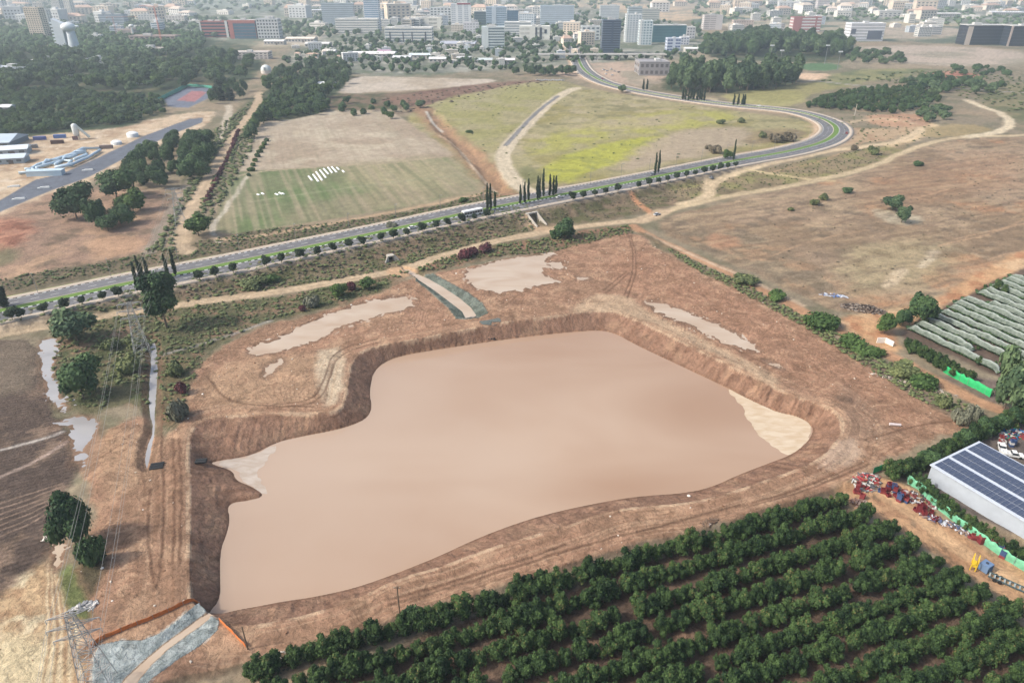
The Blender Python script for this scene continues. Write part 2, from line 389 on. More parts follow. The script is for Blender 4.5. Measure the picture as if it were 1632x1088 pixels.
# meadow
MEAD = [(640,190),(672,172),(700,160),(830,132),(900,128),(925,138),(1000,152),(1080,163),(1180,178),(1260,188),(1302,200),(1308,212),(1290,226),(1200,240),(1120,254),(1040,270),(960,286),(900,294),(860,300),(800,312),(770,300),(745,262),(700,225)]
paint(MEAD, C(172,160,118), 3, 3, 1, mot=[(C(158,146,92), 30, .45, .6, 98), (C(186,170,136), 22, .56, .7, 99), (C(140,132,94), 14, .58, .7, 100)], name="meadow", bump=.8)
paint([(690,160),(830,134),(905,134),(880,160),(830,200),(790,235),(750,225),(720,200)], C(162,156,98), 8, 6, .75, mot=[(C(172,160,122), 24, .48, .62, 101)])
YEL = C(182,180,74, .78)
paint([(858,272),(890,250),(950,232),(1010,220),(1062,214),(1075,228),(1025,248),(960,266),(915,290),(878,292)], YEL, 5, 6, .9, mot=[(C(160,160,80), 9, .5, .66, 102)], rows=(12, .12))
paint([(838,232),(890,206),(980,186),(1100,174),(1200,184),(1130,204),(1010,214),(940,230),(860,250)], C(178,172,92), 9, 9, .9, mot=[(C(170,158,120), 18, .48, .62, 103)])
paint([(1060,210),(1180,200),(1210,215),(1170,236),(1060,262),(980,278),(1000,250)], C(184,164,140), 8, 6, .9)
paint([(820,268),(850,262),(870,285),(830,300)], C(120,122,84), 4, 4, .7)
paint([(1040,182),(1100,188),(1060,205),(920,205),(890,212),(930,195)], C(186,166,140), 8, 8, .5)
paint([(1210,205),(1280,206),(1290,218),(1200,232),(1180,225)], C(138,118,96), 4, 4, .8, mot=[(C(170,150,110), 9, .5, .66, 104)])
# yellow grass west of the bend
paint([(1140,150),(1270,142),(1290,160),(1260,172),(1180,166)], C(176,166,110), 5, 6, .9)
paint([(1050,150),(1130,155),(1150,162),(1060,158)], C(200,180,145), 3, 4, .9)
# gully
track([(672,172),(700,205),(730,226),(760,255),(790,290),(812,318)], 20, C(170,132,104), 6, 6, .9, bump=1)
track([(680,178),(690,196),(704,206)], 3, C(222,208,190), 1, 1)
track([(735,240),(752,262),(776,292),(796,308)], 2.5, C(218,190,160), 1, 2)
track([(700,215),(728,232),(742,250)], 2, C(206,180,150), 1, 2, .8)
# right-hand country
paint([(1060,300),(1140,286),(1300,252),(1420,230),(1470,222),(1400,262),(1330,284),(1240,300),(1150,318),(1100,324)], C(158,138,108), 3, 4, 1, mot=[(C(150,144,92), 14, .5, .64, 105), (C(128,114,88), 7, .56, .7, 106)], bump=1)
BIG = [(1046,358),(1060,346),(1160,322),(1250,302),(1340,285),(1400,265),(1440,246),(1500,226),(1580,218),(1800,215),(1800,330),(1640,400),(1560,440),(1480,472),(1420,490),(1350,500),(1300,480),(1210,440),(1130,402),(1070,380)]
paint(BIG, C(172,146,120), 2, 2, 1, name="dry_field", mot=[(C(150,126,100), 38, .42, .6, 107), (C(184,158,128), 24, .56, .68, 108), (C(128,112,94), 10, .6, .72, 109), (C(186,140,104), 30, .6, .7, 110)], bump=.8)
paint([(1060,370),(1180,370),(1260,400),(1330,440),(1340,480),(1280,465),(1190,430),(1110,395)], C(140,124,102), 6, 6, .8, mot=[(C(176,140,108), 12, .54, .64, 111), (C(118,104,84), 5, .55, .66, 112)])
paint([(1330,395),(1480,380),(1540,400),(1480,450),(1380,470),(1340,450)], C(180,162,126), 9, 8, .8, mot=[(C(150,132,100), 9, .5, .64, 113)])
paint([(1440,262),(1632,235),(1632,300),(1500,320),(1400,330),(1380,300)], C(172,134,104), 14, 12, .55)
paint([(1380,338),(1400,330),(1490,350),(1430,362)], C(196,182,156), 2, 2, .8)
paint([(1120,372),(1170,376),(1176,392),(1128,396)], C(188,140,108), 3, 3, .7)
track([(1412,455),(1440,432)], 5, C(214,190,158), 1.5, 2, .9)
track([(1466,425),(1492,400)], 4, C(220,200,170), 1.5, 2, .8)
for seed in range(12):
    rr = random.Random(seed)
    x0, y0 = rr.uniform(1100, 1600), rr.uniform(260, 420)
    track([(x0, y0), (x0 + rr.uniform(60,140), y0 - rr.uniform(15,35)), (x0 + rr.uniform(160,260), y0 - rr.uniform(40,70))], 1.6, C(140,114,92) if seed % 2 else C(196,160,126), .8, 1.2, .6)
ORA = C(208,164,122)
paint([(1330,505),(1420,492),(1480,478),(1540,446),(1632,394),(1800,320),(1800,380),(1632,432),(1520,488),(1475,506),(1440,520),(1420,535),(1440,560),(1400,560),(1360,535)], ORA, 2, 2, 1, name="dirt_track", mot=[(C(186,132,96), 7, .5, .66, 114), (C(222,186,146), 9, .55, .68, 115)], bump=.6)
paint([(1440,222),(1475,196),(1500,200),(1490,214),(1440,232),(1400,236)], C(220,190,150), 4, 4, 1)
paint([(1290,190),(1360,205),(1440,205),(1480,195),(1440,220),(1340,235),(1300,240)], C(196,166,132), 4, 5, .85, mot=[(C(176,136,106), 12, .5, .66, 116)])
paint([(1380,185),(1450,180),(1490,190),(1470,205),(1390,200)], C(192,150,120), 4, 5, .9)
paint([(1460,205),(1540,196),(1590,206),(1560,214),(1480,222)], C(168,148,108), 4, 5, .9)
paint([(1470,118),(1530,112),(1570,122),(1540,132),(1470,128)], C(196,140,116), 5, 6, .9, mot=[(C(170,104,84), 14, .5, .66, 117)])
paint([(1275,100),(1345,102),(1330,114),(1275,112)], C(96,124,84), 4, 1, 1, name="sports_field", bump=.1)
paint([(1270,116),(1330,118),(1310,128),(1268,126)], C(226,192,160), 4, 3, 1)
paint([(1160,150),(1290,130),(1400,128),(1290,150),(1240,170)], C(158,150,96), 6, 8, .8)
paint([(1330,112),(1500,108),(1470,118),(1400,130),(1300,140)], C(150,146,98), 8, 10, .8, mot=[(C(100,112,72), 30, .5, .62, 118)])
paint([(1540,150),(1632,130),(1800,130),(1800,205),(1620,200)], C(140,130,96), 8, 10, .9, mot=[(C(104,108,74), 30, .5, .62, 119)])
SND = C(218,192,156)
track([(1128,288),(1134,302),(1120,318),(1090,326)], 8, SND, 1.5, 1.5, name="dirt_track")
track([(1135,292),(1180,272),(1250,256),(1320,240),(1400,232),(1450,222),(1470,205)], 7, SND, 2, 2, name="dirt_track")
track([(1178,268),(1230,277),(1290,286),(1330,288)], 4, C(214,190,146), 1.5, 1.5)
track([(1020,352),(1090,328),(1160,312),(1230,302),(1310,286),(1390,266),(1440,242),(1500,222),(1580,216),(1700,214)], 6, C(208,184,148), 1.5, 1.2, name="dirt_track")
track([(1070,352),(1130,338),(1230,318),(1300,306)], 5, C(184,160,128), 2, 2, .7)
track([(1540,160),(1570,172),(1600,182),(1612,198),(1590,212),(1540,218)], 8, C(222,202,170), 2, 2, name="dirt_track")
track([(1300,206),(1380,190),(1460,200)], 5, C(212,184,150), 2, 3, .8)
track([(1290,128),(1400,140),(1500,140),(1632,148)], 7, C(170,160,150), 2, 2)
track([(990,300),(1010,318),(1030,332),(1042,344)], 4, C(200,146,108), 1.2, 2)
# path through the meadow
track([(918,141),(895,150),(868,170),(838,200),(812,228),(800,246),(806,270),(822,292),(842,304)], 12, C(214,196,168), 2, 1.2, name="footpath")
track([(890,153),(860,174),(832,202),(806,232)], 4.5, C(142,138,136), 1, .6, name="footpath")
# west: paths
track([(412,148),(408,170),(385,200),(360,235),(330,290),(305,330),(290,370),(288,392),(300,402)], 8, C(198,172,142), 1.5, 2, name="dirt_track")
track([(366,168),(362,195),(345,225),(325,245)], 7, C(196,180,158), 1.5, 2)
track([(330,245),(300,290),(270,340),(240,400)], 6, C(160,146,130), 1.5, 2, .8)
track([(225,305),(290,300),(282,330)], 5, C(186,160,136), 1.5, 2, .8)
track([(395,280),(370,320),(345,352),(335,370),(350,385)], 3, C(214,200,180), 1, 1.5, .8)
track([(330,375),(360,384),(450,370),(560,350),(690,326),(790,304)], 4, C(196,166,134), 1.2, 1.5, .9)
# black haul road on the site
paint([(-150,368),(0,319),(57,286),(98,277),(160,250),(224,219),(304,189),(324,188),(322,195),(257,222),(180,262),(144,281),(85,302),(0,338),(-150,392)], C(112,116,126), .8, .2, 1, name="asphalt_road", bump=.15, close=0)
paint([(262,158),(300,138),(343,142),(330,158),(300,172),(268,170)], C(120,124,138), 1.5, .3, 1, name="sports_court", bump=.05, close=0)
paint([(282,160),(306,145),(330,147),(310,163)], C(176,118,116), 1, .2, .9, close=0)
st_ = fbm((X * .94 + Y * .34) / 22 + wx2, (Y * .94 - X * .34) / 3.2 + wy2, 190, 4)
idx = np.nonzero((CLS == cls("dry_field")))[0]
mix(idx, ss(.5, .7, st_[idx]) * .5, C(132, 112, 92)); mix(idx, (1 - ss(.3, .45, st_[idx])) * .35, C(194, 168, 134))
sw = np.abs(fbm(X / 30 + wx2, Y / 30 + wy2, 191, 3) * 22 % 1 - .5) * 2
mix(idx, ss(.8, 1, sw[idx]) * ss(.45, .6, n_big[idx]) * .4, C(196, 172, 138))
for nm_, ang_ in (("crop_field", -68), ("tilled_field", -72)):
    idx = np.nonzero(CLS == cls(nm_))[0]; ca_, sa_ = math.cos(math.radians(ang_)), math.sin(math.radians(ang_))
    al = X[idx] * ca_ + Y[idx] * sa_; ac = -X[idx] * sa_ + Y[idx] * ca_
    q1 = vn(ac / 1.9, al / 70, 195); q2 = vn(ac / 4.5, al / 110, 196)
    k1 = .5 if nm_ == "crop_field" else .28
    mix(idx, ss(.55, .85, q1) * k1, C(176, 158, 132)); mix(idx, (1 - ss(.15, .4, q1)) * k1 * .8, C(104, 112, 78) if nm_ == "crop_field" else C(150, 130, 110))
    mix(idx, ss(.6, .8, q2) * k1 * .6, C(152, 142, 116))
# --- earthworks round the basin
MUDC = C(178,138,111)
MUD = [(1012,368),(1040,390),(1110,425),(1190,462),(1260,500),(1330,545),(1400,590),(1480,640),(1560,672),(1600,678),(1480,700),(1400,742),(1362,770),(1300,790),(1200,818),(1100,850),(1000,876),(900,902),(800,936),(700,968),(600,1000),(500,1032),(408,1058),(300,1076),(200,1100),(60,1200),(-60,1200),(-40,1000),(40,960),(90,930),(140,900),(150,800),(130,760),(160,690),(215,660),(235,690),(262,700),(300,660),(305,600),(340,560),(420,518),(500,498),(600,470),(650,444),(740,425),(880,402),(940,385)]
paint(MUD, MUDC, 1.5, 2.5, 1, mot=[(C(166,130,104), 12, .42, .6, 120), (C(196,158,127), 8, .56, .7, 121), (C(150,116,92), 4, .6, .72, 122)], bump=1, name="bare_earth")
paint([(1040,400),(1180,470),(1320,560),(1480,655),(1420,690),(1300,625),(1180,560),(1060,480),(960,440),(980,395)], C(180,136,108), 5, 5, .65, mot=[(C(158,118,92), 5, .48, .62, 123)])
paint([(930,470),(1000,470),(1040,500),(1120,540),(1240,600),(1230,622),(1130,560),(1030,512),(960,492),(900,500)], C(208,178,146), 2, 2.5, .8)
paint([(330,590),(420,570),(520,560),(556,575),(545,640),(330,664)], C(190,156,124), 4, 4, .6)
paint([(500,560),(552,552),(545,640),(515,650)], C(212,190,162), 1.5, 1.5, .9)
paint([(150,690),(215,680),(235,740),(215,790),(150,780)], C(188,152,120), 3, 4, .7)
paint([(240,560),(300,560),(300,640),(262,690),(248,640)], C(128,112,84), 2, 2.5, .8)
paint([(1320,600),(1400,640),(1420,690),(1340,740),(1350,680)], C(160,130,108), 4, 4, .6)
paint([(1325,690),(1380,700),(1370,740),(1300,752)], C(204,176,152), 2, 3, .7)
# wheel marks that follow the basin edge
idx = np.nonzero((dR > 0.3) & (dR < 17) & (dS > 0.5))[0]
lines = vn(dR[idx] * 1.7 + wx2[idx] * 2.2, aR[idx] / 45, 130) * .6 + vn(dR[idx] * 4.2 + wx2[idx] * 3, aR[idx] / 30, 131) * .4
am = ss(.55, .72, lines) * (1 - ss(9, 17, dR[idx])) * .5 * ss(.3, .6, fbm(X[idx] / 7, Y[idx] / 7, 180, 3))
mix(idx, am, C(142, 106, 82)); am2 = (1 - ss(.26, .42, lines)) * (1 - ss(9, 17, dR[idx])) * .45
mix(idx, am2, C(204, 170, 138))
# looping tyre marks across the open mud
warpa = fbm(X / 26, Y / 26, 132, 2) * 26 + fbm(X / 9, Y / 9, 133, 2) * 6
tl = np.abs(((warpa * .8) % 1.0) - .5) * 2
idx = np.nonzero((CLS == cls("bare_earth")) & (dR > 8))[0]
mix(idx, ss(.72, .95, tl[idx]) * ss(.4, .55, n_mid[idx]) * .55, C(136, 100, 78))
mix(idx, (1 - ss(.05, .25, tl[idx])) * ss(.42, .55, n_sm[idx]) * .35, C(214, 178, 144))
# two long ruts
for a in [[(1002,375),(1010,410),(1006,440),(995,470)],[(1006,375),(1015,410),(1012,440),(1000,475)],[(998,432),(980,448),(962,462)],[(1002,434),(984,452),(966,466)],
          [(1050,500),(1100,522),(1150,545),(1220,580)],[(330,600),(360,640),(430,650),(500,648)],[(420,648),(500,640),(520,600),(530,560),(600,540)],[(425,652),(506,645),(527,604),(536,566),(602,546)],
          [(1380,700),(1450,680),(1540,668)],[(1200,800),(1300,770),(1380,735)],[(1195,806),(1300,776),(1385,740)],[(620,965),(750,925),(900,876),(1050,838),(1180,805)],[(615,958),(750,918),(900,868)],[(260,640),(255,720),(262,800),(258,900),(250,940)],[(275,700),(280,800),(276,900)],[(285,700),(290,800),(288,900)],[(240,780),(235,850),(245,930)]]:
    track(a, .7, C(112, 82, 64), .3, .5, .75)
# near slopes and the crusted lips
bank = ins & (dWt > 0)
idx = np.nonzero(bank)[0]
c = np.tile(C(158,122,100), (len(idx), 1))
r1 = vn(aR[idx] / 1.4, dR[idx] * .12, 140); r2 = vn(aR[idx] / .5, dR[idx] * .2, 141)
mm = (ss(.45, .8, r1 * .6 + r2 * .4) * .6)[:, None]; c = c * (1 - mm) + C(134,98,78) * mm
mm = (ss(.55, .8, fbm(X[idx] / 5, Y[idx] / 5, 142, 3)) * .6)[:, None]; c = c * (1 - mm) + C(182,146,118) * mm
wet = (1 - ss(.0, .14, t[idx]))[:, None] * .55; c = c * (1 - wet) + C(116, 84, 66) * wet
COL[idx] = c; CLS[idx] = cls("earth_bank"); DET[idx, 0] = 1.2; DET[idx, 2] = 0
idx = np.nonzero((dR > -0.4) & (dR < 0.9))[0]
mix(idx, np.full(len(idx), .55) * ss(.4, .6, n_sm[idx]), C(214, 184, 152))
idx = np.nonzero(dWt <= 0)[0]; COL[idx] = C(170,130,100); CLS[idx] = cls("pond_bed")
# step, and the grey-green strip of the old path below it
idx = np.nonzero((dS > -1.6) & (dS < 0.2))[0]; mix(idx, np.full(len(idx), .6), C(112, 98, 80))
track([(180,1140),(330,1098),(420,1072),(536,1036),(635,1003),(700,982),(810,950),(908,915),(985,893),(1060,872),(1151,848)], 5.5, C(150,136,116), 1.5, 1, .9, name="footpath", bump=.7)
track([(400,1062),(470,1046),(560,1018),(640,992),(700,974)], 2.0, C(112,108,84), 1, 1.2, .8)
paint([(408,1064),(300,1086),(180,1120),(120,1200),(420,1200),(470,1070),(540,1046),(640,1012),(560,1030)], C(198,166,132), 2, 2.5, .55, mot=[(C(108,104,76), 5, .48, .62, 143)])
# orchard floor
ORCH = [(400,1110),(520,1062),(620,1028),(700,998),(780,970),(860,945),(950,918),(1010,896),(1050,880),(1130,856),(1210,832),(1260,816),(1345,800),(1385,830),(1425,855),(1455,880),(1500,905),(1530,935),(1570,955),(1620,985),(1700,1040),(1900,1200),(1900,1560),(0,1560)]
paint(ORCH, C(110,90,76), 1, 1, 1, mot=[(C(104,84,70), 3, .5, .66, 144), (C(150,120,98), 6, .56, .7, 145)], name="orchard_floor", bump=1)
# lane on the right
paint([(1330,775),(1390,758),(1440,770),(1500,815),(1560,862),(1640,905),(1760,960),(1800,1010),(1632,985),(1600,950),(1530,905),(1460,860),(1400,820),(1345,798)], C(196,154,116), 1.2, 1.2, 1, mot=[(C(172,130,98), 5, .5, .66, 146), (C(140,116,92), 2.5, .62, .74, 147)], name="dirt_track", bump=.7)
track([(1395,775),(1450,810),(1510,855),(1580,905),(1660,950)], 4.5, C(210,170,130), 1, .8)
paint([(1400,750),(1480,735),(1560,690),(1632,650),(1800,640),(1800,900),(1632,860),(1540,820),(1450,770)], C(112,100,92), 1, 1, 1, bump=.4, name="yard")
# net orchard floor and the waste beside it
paint([(1430,540),(1450,515),(1632,425),(1800,340),(1800,640),(1632,620),(1570,590),(1500,560)], C(110,92,80), 1.5, 1, 1, bump=.6, name="orchard_floor")
paint([(1460,600),(1580,600),(1632,620),(1632,640),(1560,640)], C(126,108,98), 1.5, 1, .9)
# track between the mud and the dry field
track([(1010,360),(1050,385),(1130,418),(1210,458),(1290,500),(1350,535),(1410,560),(1480,600),(1560,640),(1640,668)], 6, C(190,146,112), 1.2, 1, name="dirt_track", bump=.6)
track([(1030,372),(1060,388),(1120,412),(1200,448),(1280,486)], 2.2, C(208,180,152), .8, .6, .8)
track([(1024,372),(1100,418),(1180,458),(1260,500),(1320,540),(1400,585),(1480,640),(1540,668)], 5, C(120,108,84), 1.5, 2, .85, bump=1)
track([(1390,575),(1460,625),(1530,665)], 6, C(138,120,104), 2, 2, .7, bump=1)
# service track along the foot of the road embankment
track([(-200,590),(0,531),(110,515),(200,498),(300,484),(400,471),(500,455),(560,445),(620,434),(660,424),(700,408),(780,386),(850,373),(920,362),(980,354),(1020,352)], 6.5, C(204,178,146), 1.2, .8, name="dirt_track", bump=.5, ruts=.5, rutcol=C(170,142,114))
track([(840,358),(862,366),(900,364)], 9, C(208,176,142), 2, 1, .9)
paint([(615,428),(650,422),(668,432),(650,442),(622,438)], C(206,168,132), 1.5, 1.5, 1)
track([(1020,352),(1042,346),(1060,336)], 9, C(206,178,146), 2, 1, .9, name="dirt_track")
track([(232,572),(300,556),(380,530),(430,512)], 1.6, C(190,180,170), .8, 1, .6)
# ploughed land on the left
PL = [(-400,560),(0,542),(52,546),(66,600),(78,640),(96,668),(120,720),(122,756),(104,790),(84,830),(84,870),(60,905),(0,970),(-200,1100),(-500,1100)]
paint(PL, C(102,86,77), 1.2, 1.2, 1, mot=[(C(104,88,78), 9, .44, .6, 150), (C(148,124,106), 7, .58, .72, 151)], name="ploughed_field", bump=1.4, rows=(29, .34))
paint([(-400,575),(0,545),(50,548),(62,600),(40,625),(-400,700)], C(142,126,108), 4, 3, .7, rows=(29, .35))
track([(0,716),(60,702),(100,688)], 1.6, C(190,178,168), .5, .5, .8)
track([(0,760),(60,735),(112,700)], 1.4, C(184,160,146), .5, .5, .8)
for k in range(7):
    track([(0,802+9*k),(60,782+8*k),(100,770+5*k)], .5, C(176,148,128), .3, .3, .6)
# sandy corner bottom left
paint([(-200,1100),(0,955),(70,892),(88,930),(104,980),(135,1050),(150,1120),(150,1300),(-200,1300)], C(204,172,134), 2, 2.5, 1, mot=[(C(172,138,106), 3, .46, .62, 152), (C(232,212,176), 5, .56, .7, 153)], name="bare_earth", bump=1)
paint([(-100,1060),(60,1000),(100,1050),(110,1120),(-100,1140)], C(232,212,172), 3, 3, .8)
for k in range(9):
    track([(75+3*k,900+4*k),(78+4*k,960),(70+7*k,1040),(60+9*k,1110)], .45, C(168,134,102) if k % 2 else C(228,204,168), .25, .5, .75)
paint([(96,905),(118,900),(140,960),(146,990),(110,985),(98,950)], C(112,124,74), 1, 1, .9)
paint([(120,850),(160,850),(174,880),(160,930),(140,960),(122,900)], C(84,80,60), 1.5, 1.5, .9)
# wet rims of the pools
idx = np.nonzero((dP > -.4) & (dP < 2.2))[0]
mix(idx, (1 - ss(.2, 2.2, dP[idx])) * .55, C(132, 104, 86)); 
idx = np.nonzero(dP <= 0)[0]; COL[idx] = C(150,120,98)
idx = np.nonzero((dD > 0) & (dD < 1.6))[0]; mix(idx, np.full(len(idx), .6), C(120,92,74))
idx = np.nonzero(dC < 0.3)[0]; COL[idx] = np.where((n_sm[idx] > .5)[:, None], C(128,134,122), C(112,118,106)); CLS[idx] = cls("rock_lining"); DET[idx, 0] = 1.6
idx = np.nonzero(dSp < 0.2)[0]; mx = ss(.35, .65, fbm(X[idx] / 1.2, Y[idx] / 1.2, 160, 3))[:, None]
COL[idx] = C(186,192,190) * mx + C(156,164,162) * (1 - mx); CLS[idx] = cls("rock_lining"); DET[idx, 0] = 1.6
idx = np.nonzero(dSW < 0.4)[0]; mix(idx, 1 - ss(0, .4, dSW[idx]), C(196,160,126))
idx = np.nonzero((dSp > .2) & (dSp < .7))[0]; mix(idx, np.full(len(idx), .5) * ss(.45,.6,n_sm[idx]), C(222,218,206))
# road shoulders
sel = (dRoad < 26)
idx = np.nonzero(sel & (oRoad > 15.5) & (oRoad < 21.5) & (sRoad > 260))[0]
mix(idx, (1 - ss(18.5, 21.5, oRoad[idx] + wx1[idx])) * .95, C(206,176,146))
idx = np.nonzero(sel & (oRoad > 15.5) & (oRoad < 30) & (X < -120) & (Y < 500))[0]
mix(idx, (1 - ss(23, 28, oRoad[idx] + wx1[idx])) * (1 - ss(-150, -125, X[idx])) * .95, C(150,170,84))
idx = np.nonzero(sel & (oRoad < -10) & (oRoad > -15))[0]
mix(idx, (1 - ss(12.5, 15, -oRoad[idx] + wx1[idx])) * .6, C(176,156,136))
# old rain runnels and clods: fine value noise everywhere near
vv = 1 + (n_sm - .5) * .55 + (fbm(X / .9, Y / .9, 170, 2) - .5) * .35 * (Y < 300)
COL *= vv[:, None]
_g = COL.mean(1)[:, None]; COL = (COL * .97 + _g * .03) * np.array([.93, .965, .985])
COL = np.clip(COL, 0.01, 0.62)
# ---------------------------------------------------------------- materials
MATS = {}
def newmat(name):
    m = bpy.data.materials.new(name); m.use_nodes = True
    nt = m.node_tree; b = nt.nodes["Principled BSDF"]
    b.inputs["Specular IOR Level"].default_value = 0.25
    return m, nt, nt.nodes, nt.links, b
def mth(nt, op, a, b=None, c=None):
    n = nt.nodes.new("ShaderNodeMath"); n.operation = op
    for i, v in enumerate((a, b, c)):
        if v is None: continue
        if isinstance(v, (int, float)): n.inputs[i].default_value = v
        else: nt.links.new(v, n.inputs[i])
    return n.outputs[0]
def noise(nt, vec, scale, detail=4, rough=.55, dist=0.0):
    n = nt.nodes.new("ShaderNodeTexNoise"); n.inputs["Scale"].default_value = scale
    n.inputs["Detail"].default_value = detail; n.inputs["Roughness"].default_value = rough
    n.inputs["Distortion"].default_value = dist
    nt.links.new(vec, n.inputs["Vector"]); return n.outputs["Fac"]
def plain(name, rgb, rough=.7, var=.15, scale=1.5, metal=0.0, spec=.25, kind='srgb', bump=0.0):
    """a painted / built surface: base colour with weathering noise"""
    if name in MATS: return MATS[name]
    m, nt, ns, ls, b = newmat(name)
    c = [lin(x) for x in rgb]
    g = ns.new("ShaderNodeNewGeometry")
    f = noise(nt, g.outputs["Position"], scale, 5, .6)
    r = ns.new("ShaderNodeValToRGB"); ls.new(f, r.inputs[0])
    r.color_ramp.elements[0].position = .3; r.color_ramp.elements[1].position = .72
    r.color_ramp.elements[0].color = tuple(x * (1 - var) for x in c) + (1,)
    r.color_ramp.elements[1].color = tuple(min(.85, x * (1 + var * .6)) for x in c) + (1,)
    ls.new(r.outputs[0], b.inputs["Base Color"])
    b.inputs["Roughness"].default_value = rough; b.inputs["Metallic"].default_value = metal
    b.inputs["Specular IOR Level"].default_value = spec
    if bump:
        bp = ns.new("ShaderNodeBump"); bp.inputs["Strength"].default_value = bump; bp.inputs["Distance"].default_value = .3
        ls.new(f, bp.inputs["Height"]); ls.new(bp.outputs[0], b.inputs["Normal"])
    MATS[name] = m; return m

def ground_material():
    m, nt, ns, ls, b = newmat("earth")
    g = ns.new("ShaderNodeNewGeometry"); pos = g.outputs["Position"]
    ca = ns.new("ShaderNodeAttribute"); ca.attribute_name = "Col"
    da = ns.new("ShaderNodeAttribute"); da.attribute_name = "Det"
    sp = ns.new("ShaderNodeSeparateXYZ"); ls.new(da.outputs["Vector"], sp.inputs[0])
    f1 = noise(nt, pos, .9, 6, .65, .4); f2 = noise(nt, pos, 4.5, 4, .6); f3 = noise(nt, pos, .16, 5, .6)
    s = mth(nt, 'SINE', mth(nt, 'MULTIPLY', mth(nt, 'ADD', sp.outputs[1], mth(nt, 'MULTIPLY', f1, .45)), 6.2832))
    rowh = mth(nt, 'MULTIPLY', mth(nt, 'MULTIPLY', s, sp.outputs[2]), mth(nt, 'MULTIPLY_ADD', f3, 1.6, -.05))
    val = mth(nt, 'ADD', mth(nt, 'MULTIPLY_ADD', f1, .8, .6), mth(nt, 'MULTIPLY_ADD', f2, .5, -.25))
    val = mth(nt, 'MULTIPLY', val, mth(nt, 'MULTIPLY_ADD', rowh, .5, 1.0))
    rg = mth(nt, 'ABSOLUTE', mth(nt, 'SUBTRACT', noise(nt, pos, .22, 6, .6, 1.6), .5))
    rl = nt.nodes.new("ShaderNodeMapRange"); nt.links.new(rg, rl.inputs[0]); rl.inputs[1].default_value = .0; rl.inputs[2].default_value = .03; rl.inputs[3].default_value = .62; rl.inputs[4].default_value = 1.0
    rm_ = mth(nt, 'ADD', mth(nt, 'MULTIPLY', mth(nt, 'SUBTRACT', rl.outputs[0], 1.0), mth(nt, 'MINIMUM', sp.outputs[0], 1.0)), 1.0)
    val = mth(nt, 'MULTIPLY', val, rm_)
    mx = ns.new("ShaderNodeVectorMath"); mx.operation = 'SCALE'
    ls.new(ca.outputs["Color"], mx.inputs[0]); ls.new(val, mx.inputs["Scale"])
    ls.new(mx.outputs[0], b.inputs["Base Color"])
    h = mth(nt, 'ADD', mth(nt, 'MULTIPLY', mth(nt, 'ADD', mth(nt, 'MULTIPLY', f1, .55), mth(nt, 'MULTIPLY', f2, .16)), sp.outputs[0]), mth(nt, 'MULTIPLY', rowh, .22))
    bp = ns.new("ShaderNodeBump"); bp.inputs["Strength"].default_value = .9; bp.inputs["Distance"].default_value = 1.0
    ls.new(h, bp.inputs["Height"]); ls.new(bp.outputs[0], b.inputs["Normal"])
    b.inputs["Roughness"].default_value = .95; b.inputs["Specular IOR Level"].default_value = .1
    return m
EARTH = ground_material()

def tag(o, label=None, cat=None, group=None, kind=None):
    if label: o["label"] = label
    if cat: o["category"] = cat
    if group: o["group"] = group
    if kind: o["kind"] = kind
    return o
COLL = scene.collection
def np_mesh(name, verts, faces, mats=None, midx=None, smooth=False, attrs=None):
    """faces: (n,3) or (n,4) array, or a list of such arrays"""
    if not isinstance(faces, list): faces = [faces]
    faces = [np.asarray(f, np.int32) for f in faces if len(f)]
    me = bpy.data.meshes.new(name)
    verts = np.asarray(verts, np.float32)
    me.vertices.add(len(verts)); me.vertices.foreach_set("co", verts.ravel())
    loops = np.concatenate([f.ravel() for f in faces]); tot = np.concatenate([np.full(len(f), f.shape[1], np.int32) for f in faces])
    st = np.concatenate([[0], np.cumsum(tot)[:-1]]).astype(np.int32)
    me.loops.add(len(loops)); me.loops.foreach_set("vertex_index", loops)
    me.polygons.add(len(tot)); me.polygons.foreach_set("loop_start", st); me.polygons.foreach_set("loop_total", tot)
    if smooth: me.polygons.foreach_set("use_smooth", np.ones(len(tot), bool))
    if mats:
        for mm in (mats if isinstance(mats, (list, tuple)) else [mats]): me.materials.append(mm)
        if midx is not None: me.polygons.foreach_set("material_index", np.asarray(midx, np.int32))
    if attrs:
        for an, (ty, dat) in attrs.items():
            a = me.attributes.new(an, ty, 'POINT')
            dat = np.asarray(dat, np.float32)
            if ty == 'FLOAT_COLOR':
                dat = np.concatenate([dat, np.ones((len(dat), 1), np.float32)], 1); a.data.foreach_set("color", dat.ravel())
            elif ty == 'FLOAT_VECTOR': a.data.foreach_set("vector", dat.ravel())
            else: a.data.foreach_set("value", dat.ravel())
    me.update(calc_edges=True)
    return me
def link(name, me, parent=None, loc=None, rz=None):
    o = bpy.data.objects.new(name, me); COLL.objects.link(o)
    if parent: o.parent = parent
    if loc is not None: o.location = loc
    if rz: o.rotation_euler = (0, 0, rz)
    return o

# ---------------------------------------------------------------- the ground, one object per kind of surface
VERT = np.stack([X, Y, H], 1)
ii = np.arange(N).reshape(NR, NC)
QUADS = np.stack([ii[1:, :-1].ravel(), ii[1:, 1:].ravel(), ii[:-1, 1:].ravel(), ii[:-1, :-1].ravel()], 1)
fc = CLS[QUADS[:, 0]]
for k, nm in enumerate(CLASSES):
    q = QUADS[fc == k]
    if not len(q): continue
    used, inv = np.unique(q.ravel(), return_inverse=True)
    me = np_mesh(nm, VERT[used], inv.reshape(-1, 4), EARTH, smooth=True, attrs={"Col": ('FLOAT_COLOR', COL[used]), "Det": ('FLOAT_VECTOR', DET[used])})
    tag(link(nm, me), kind="structure")

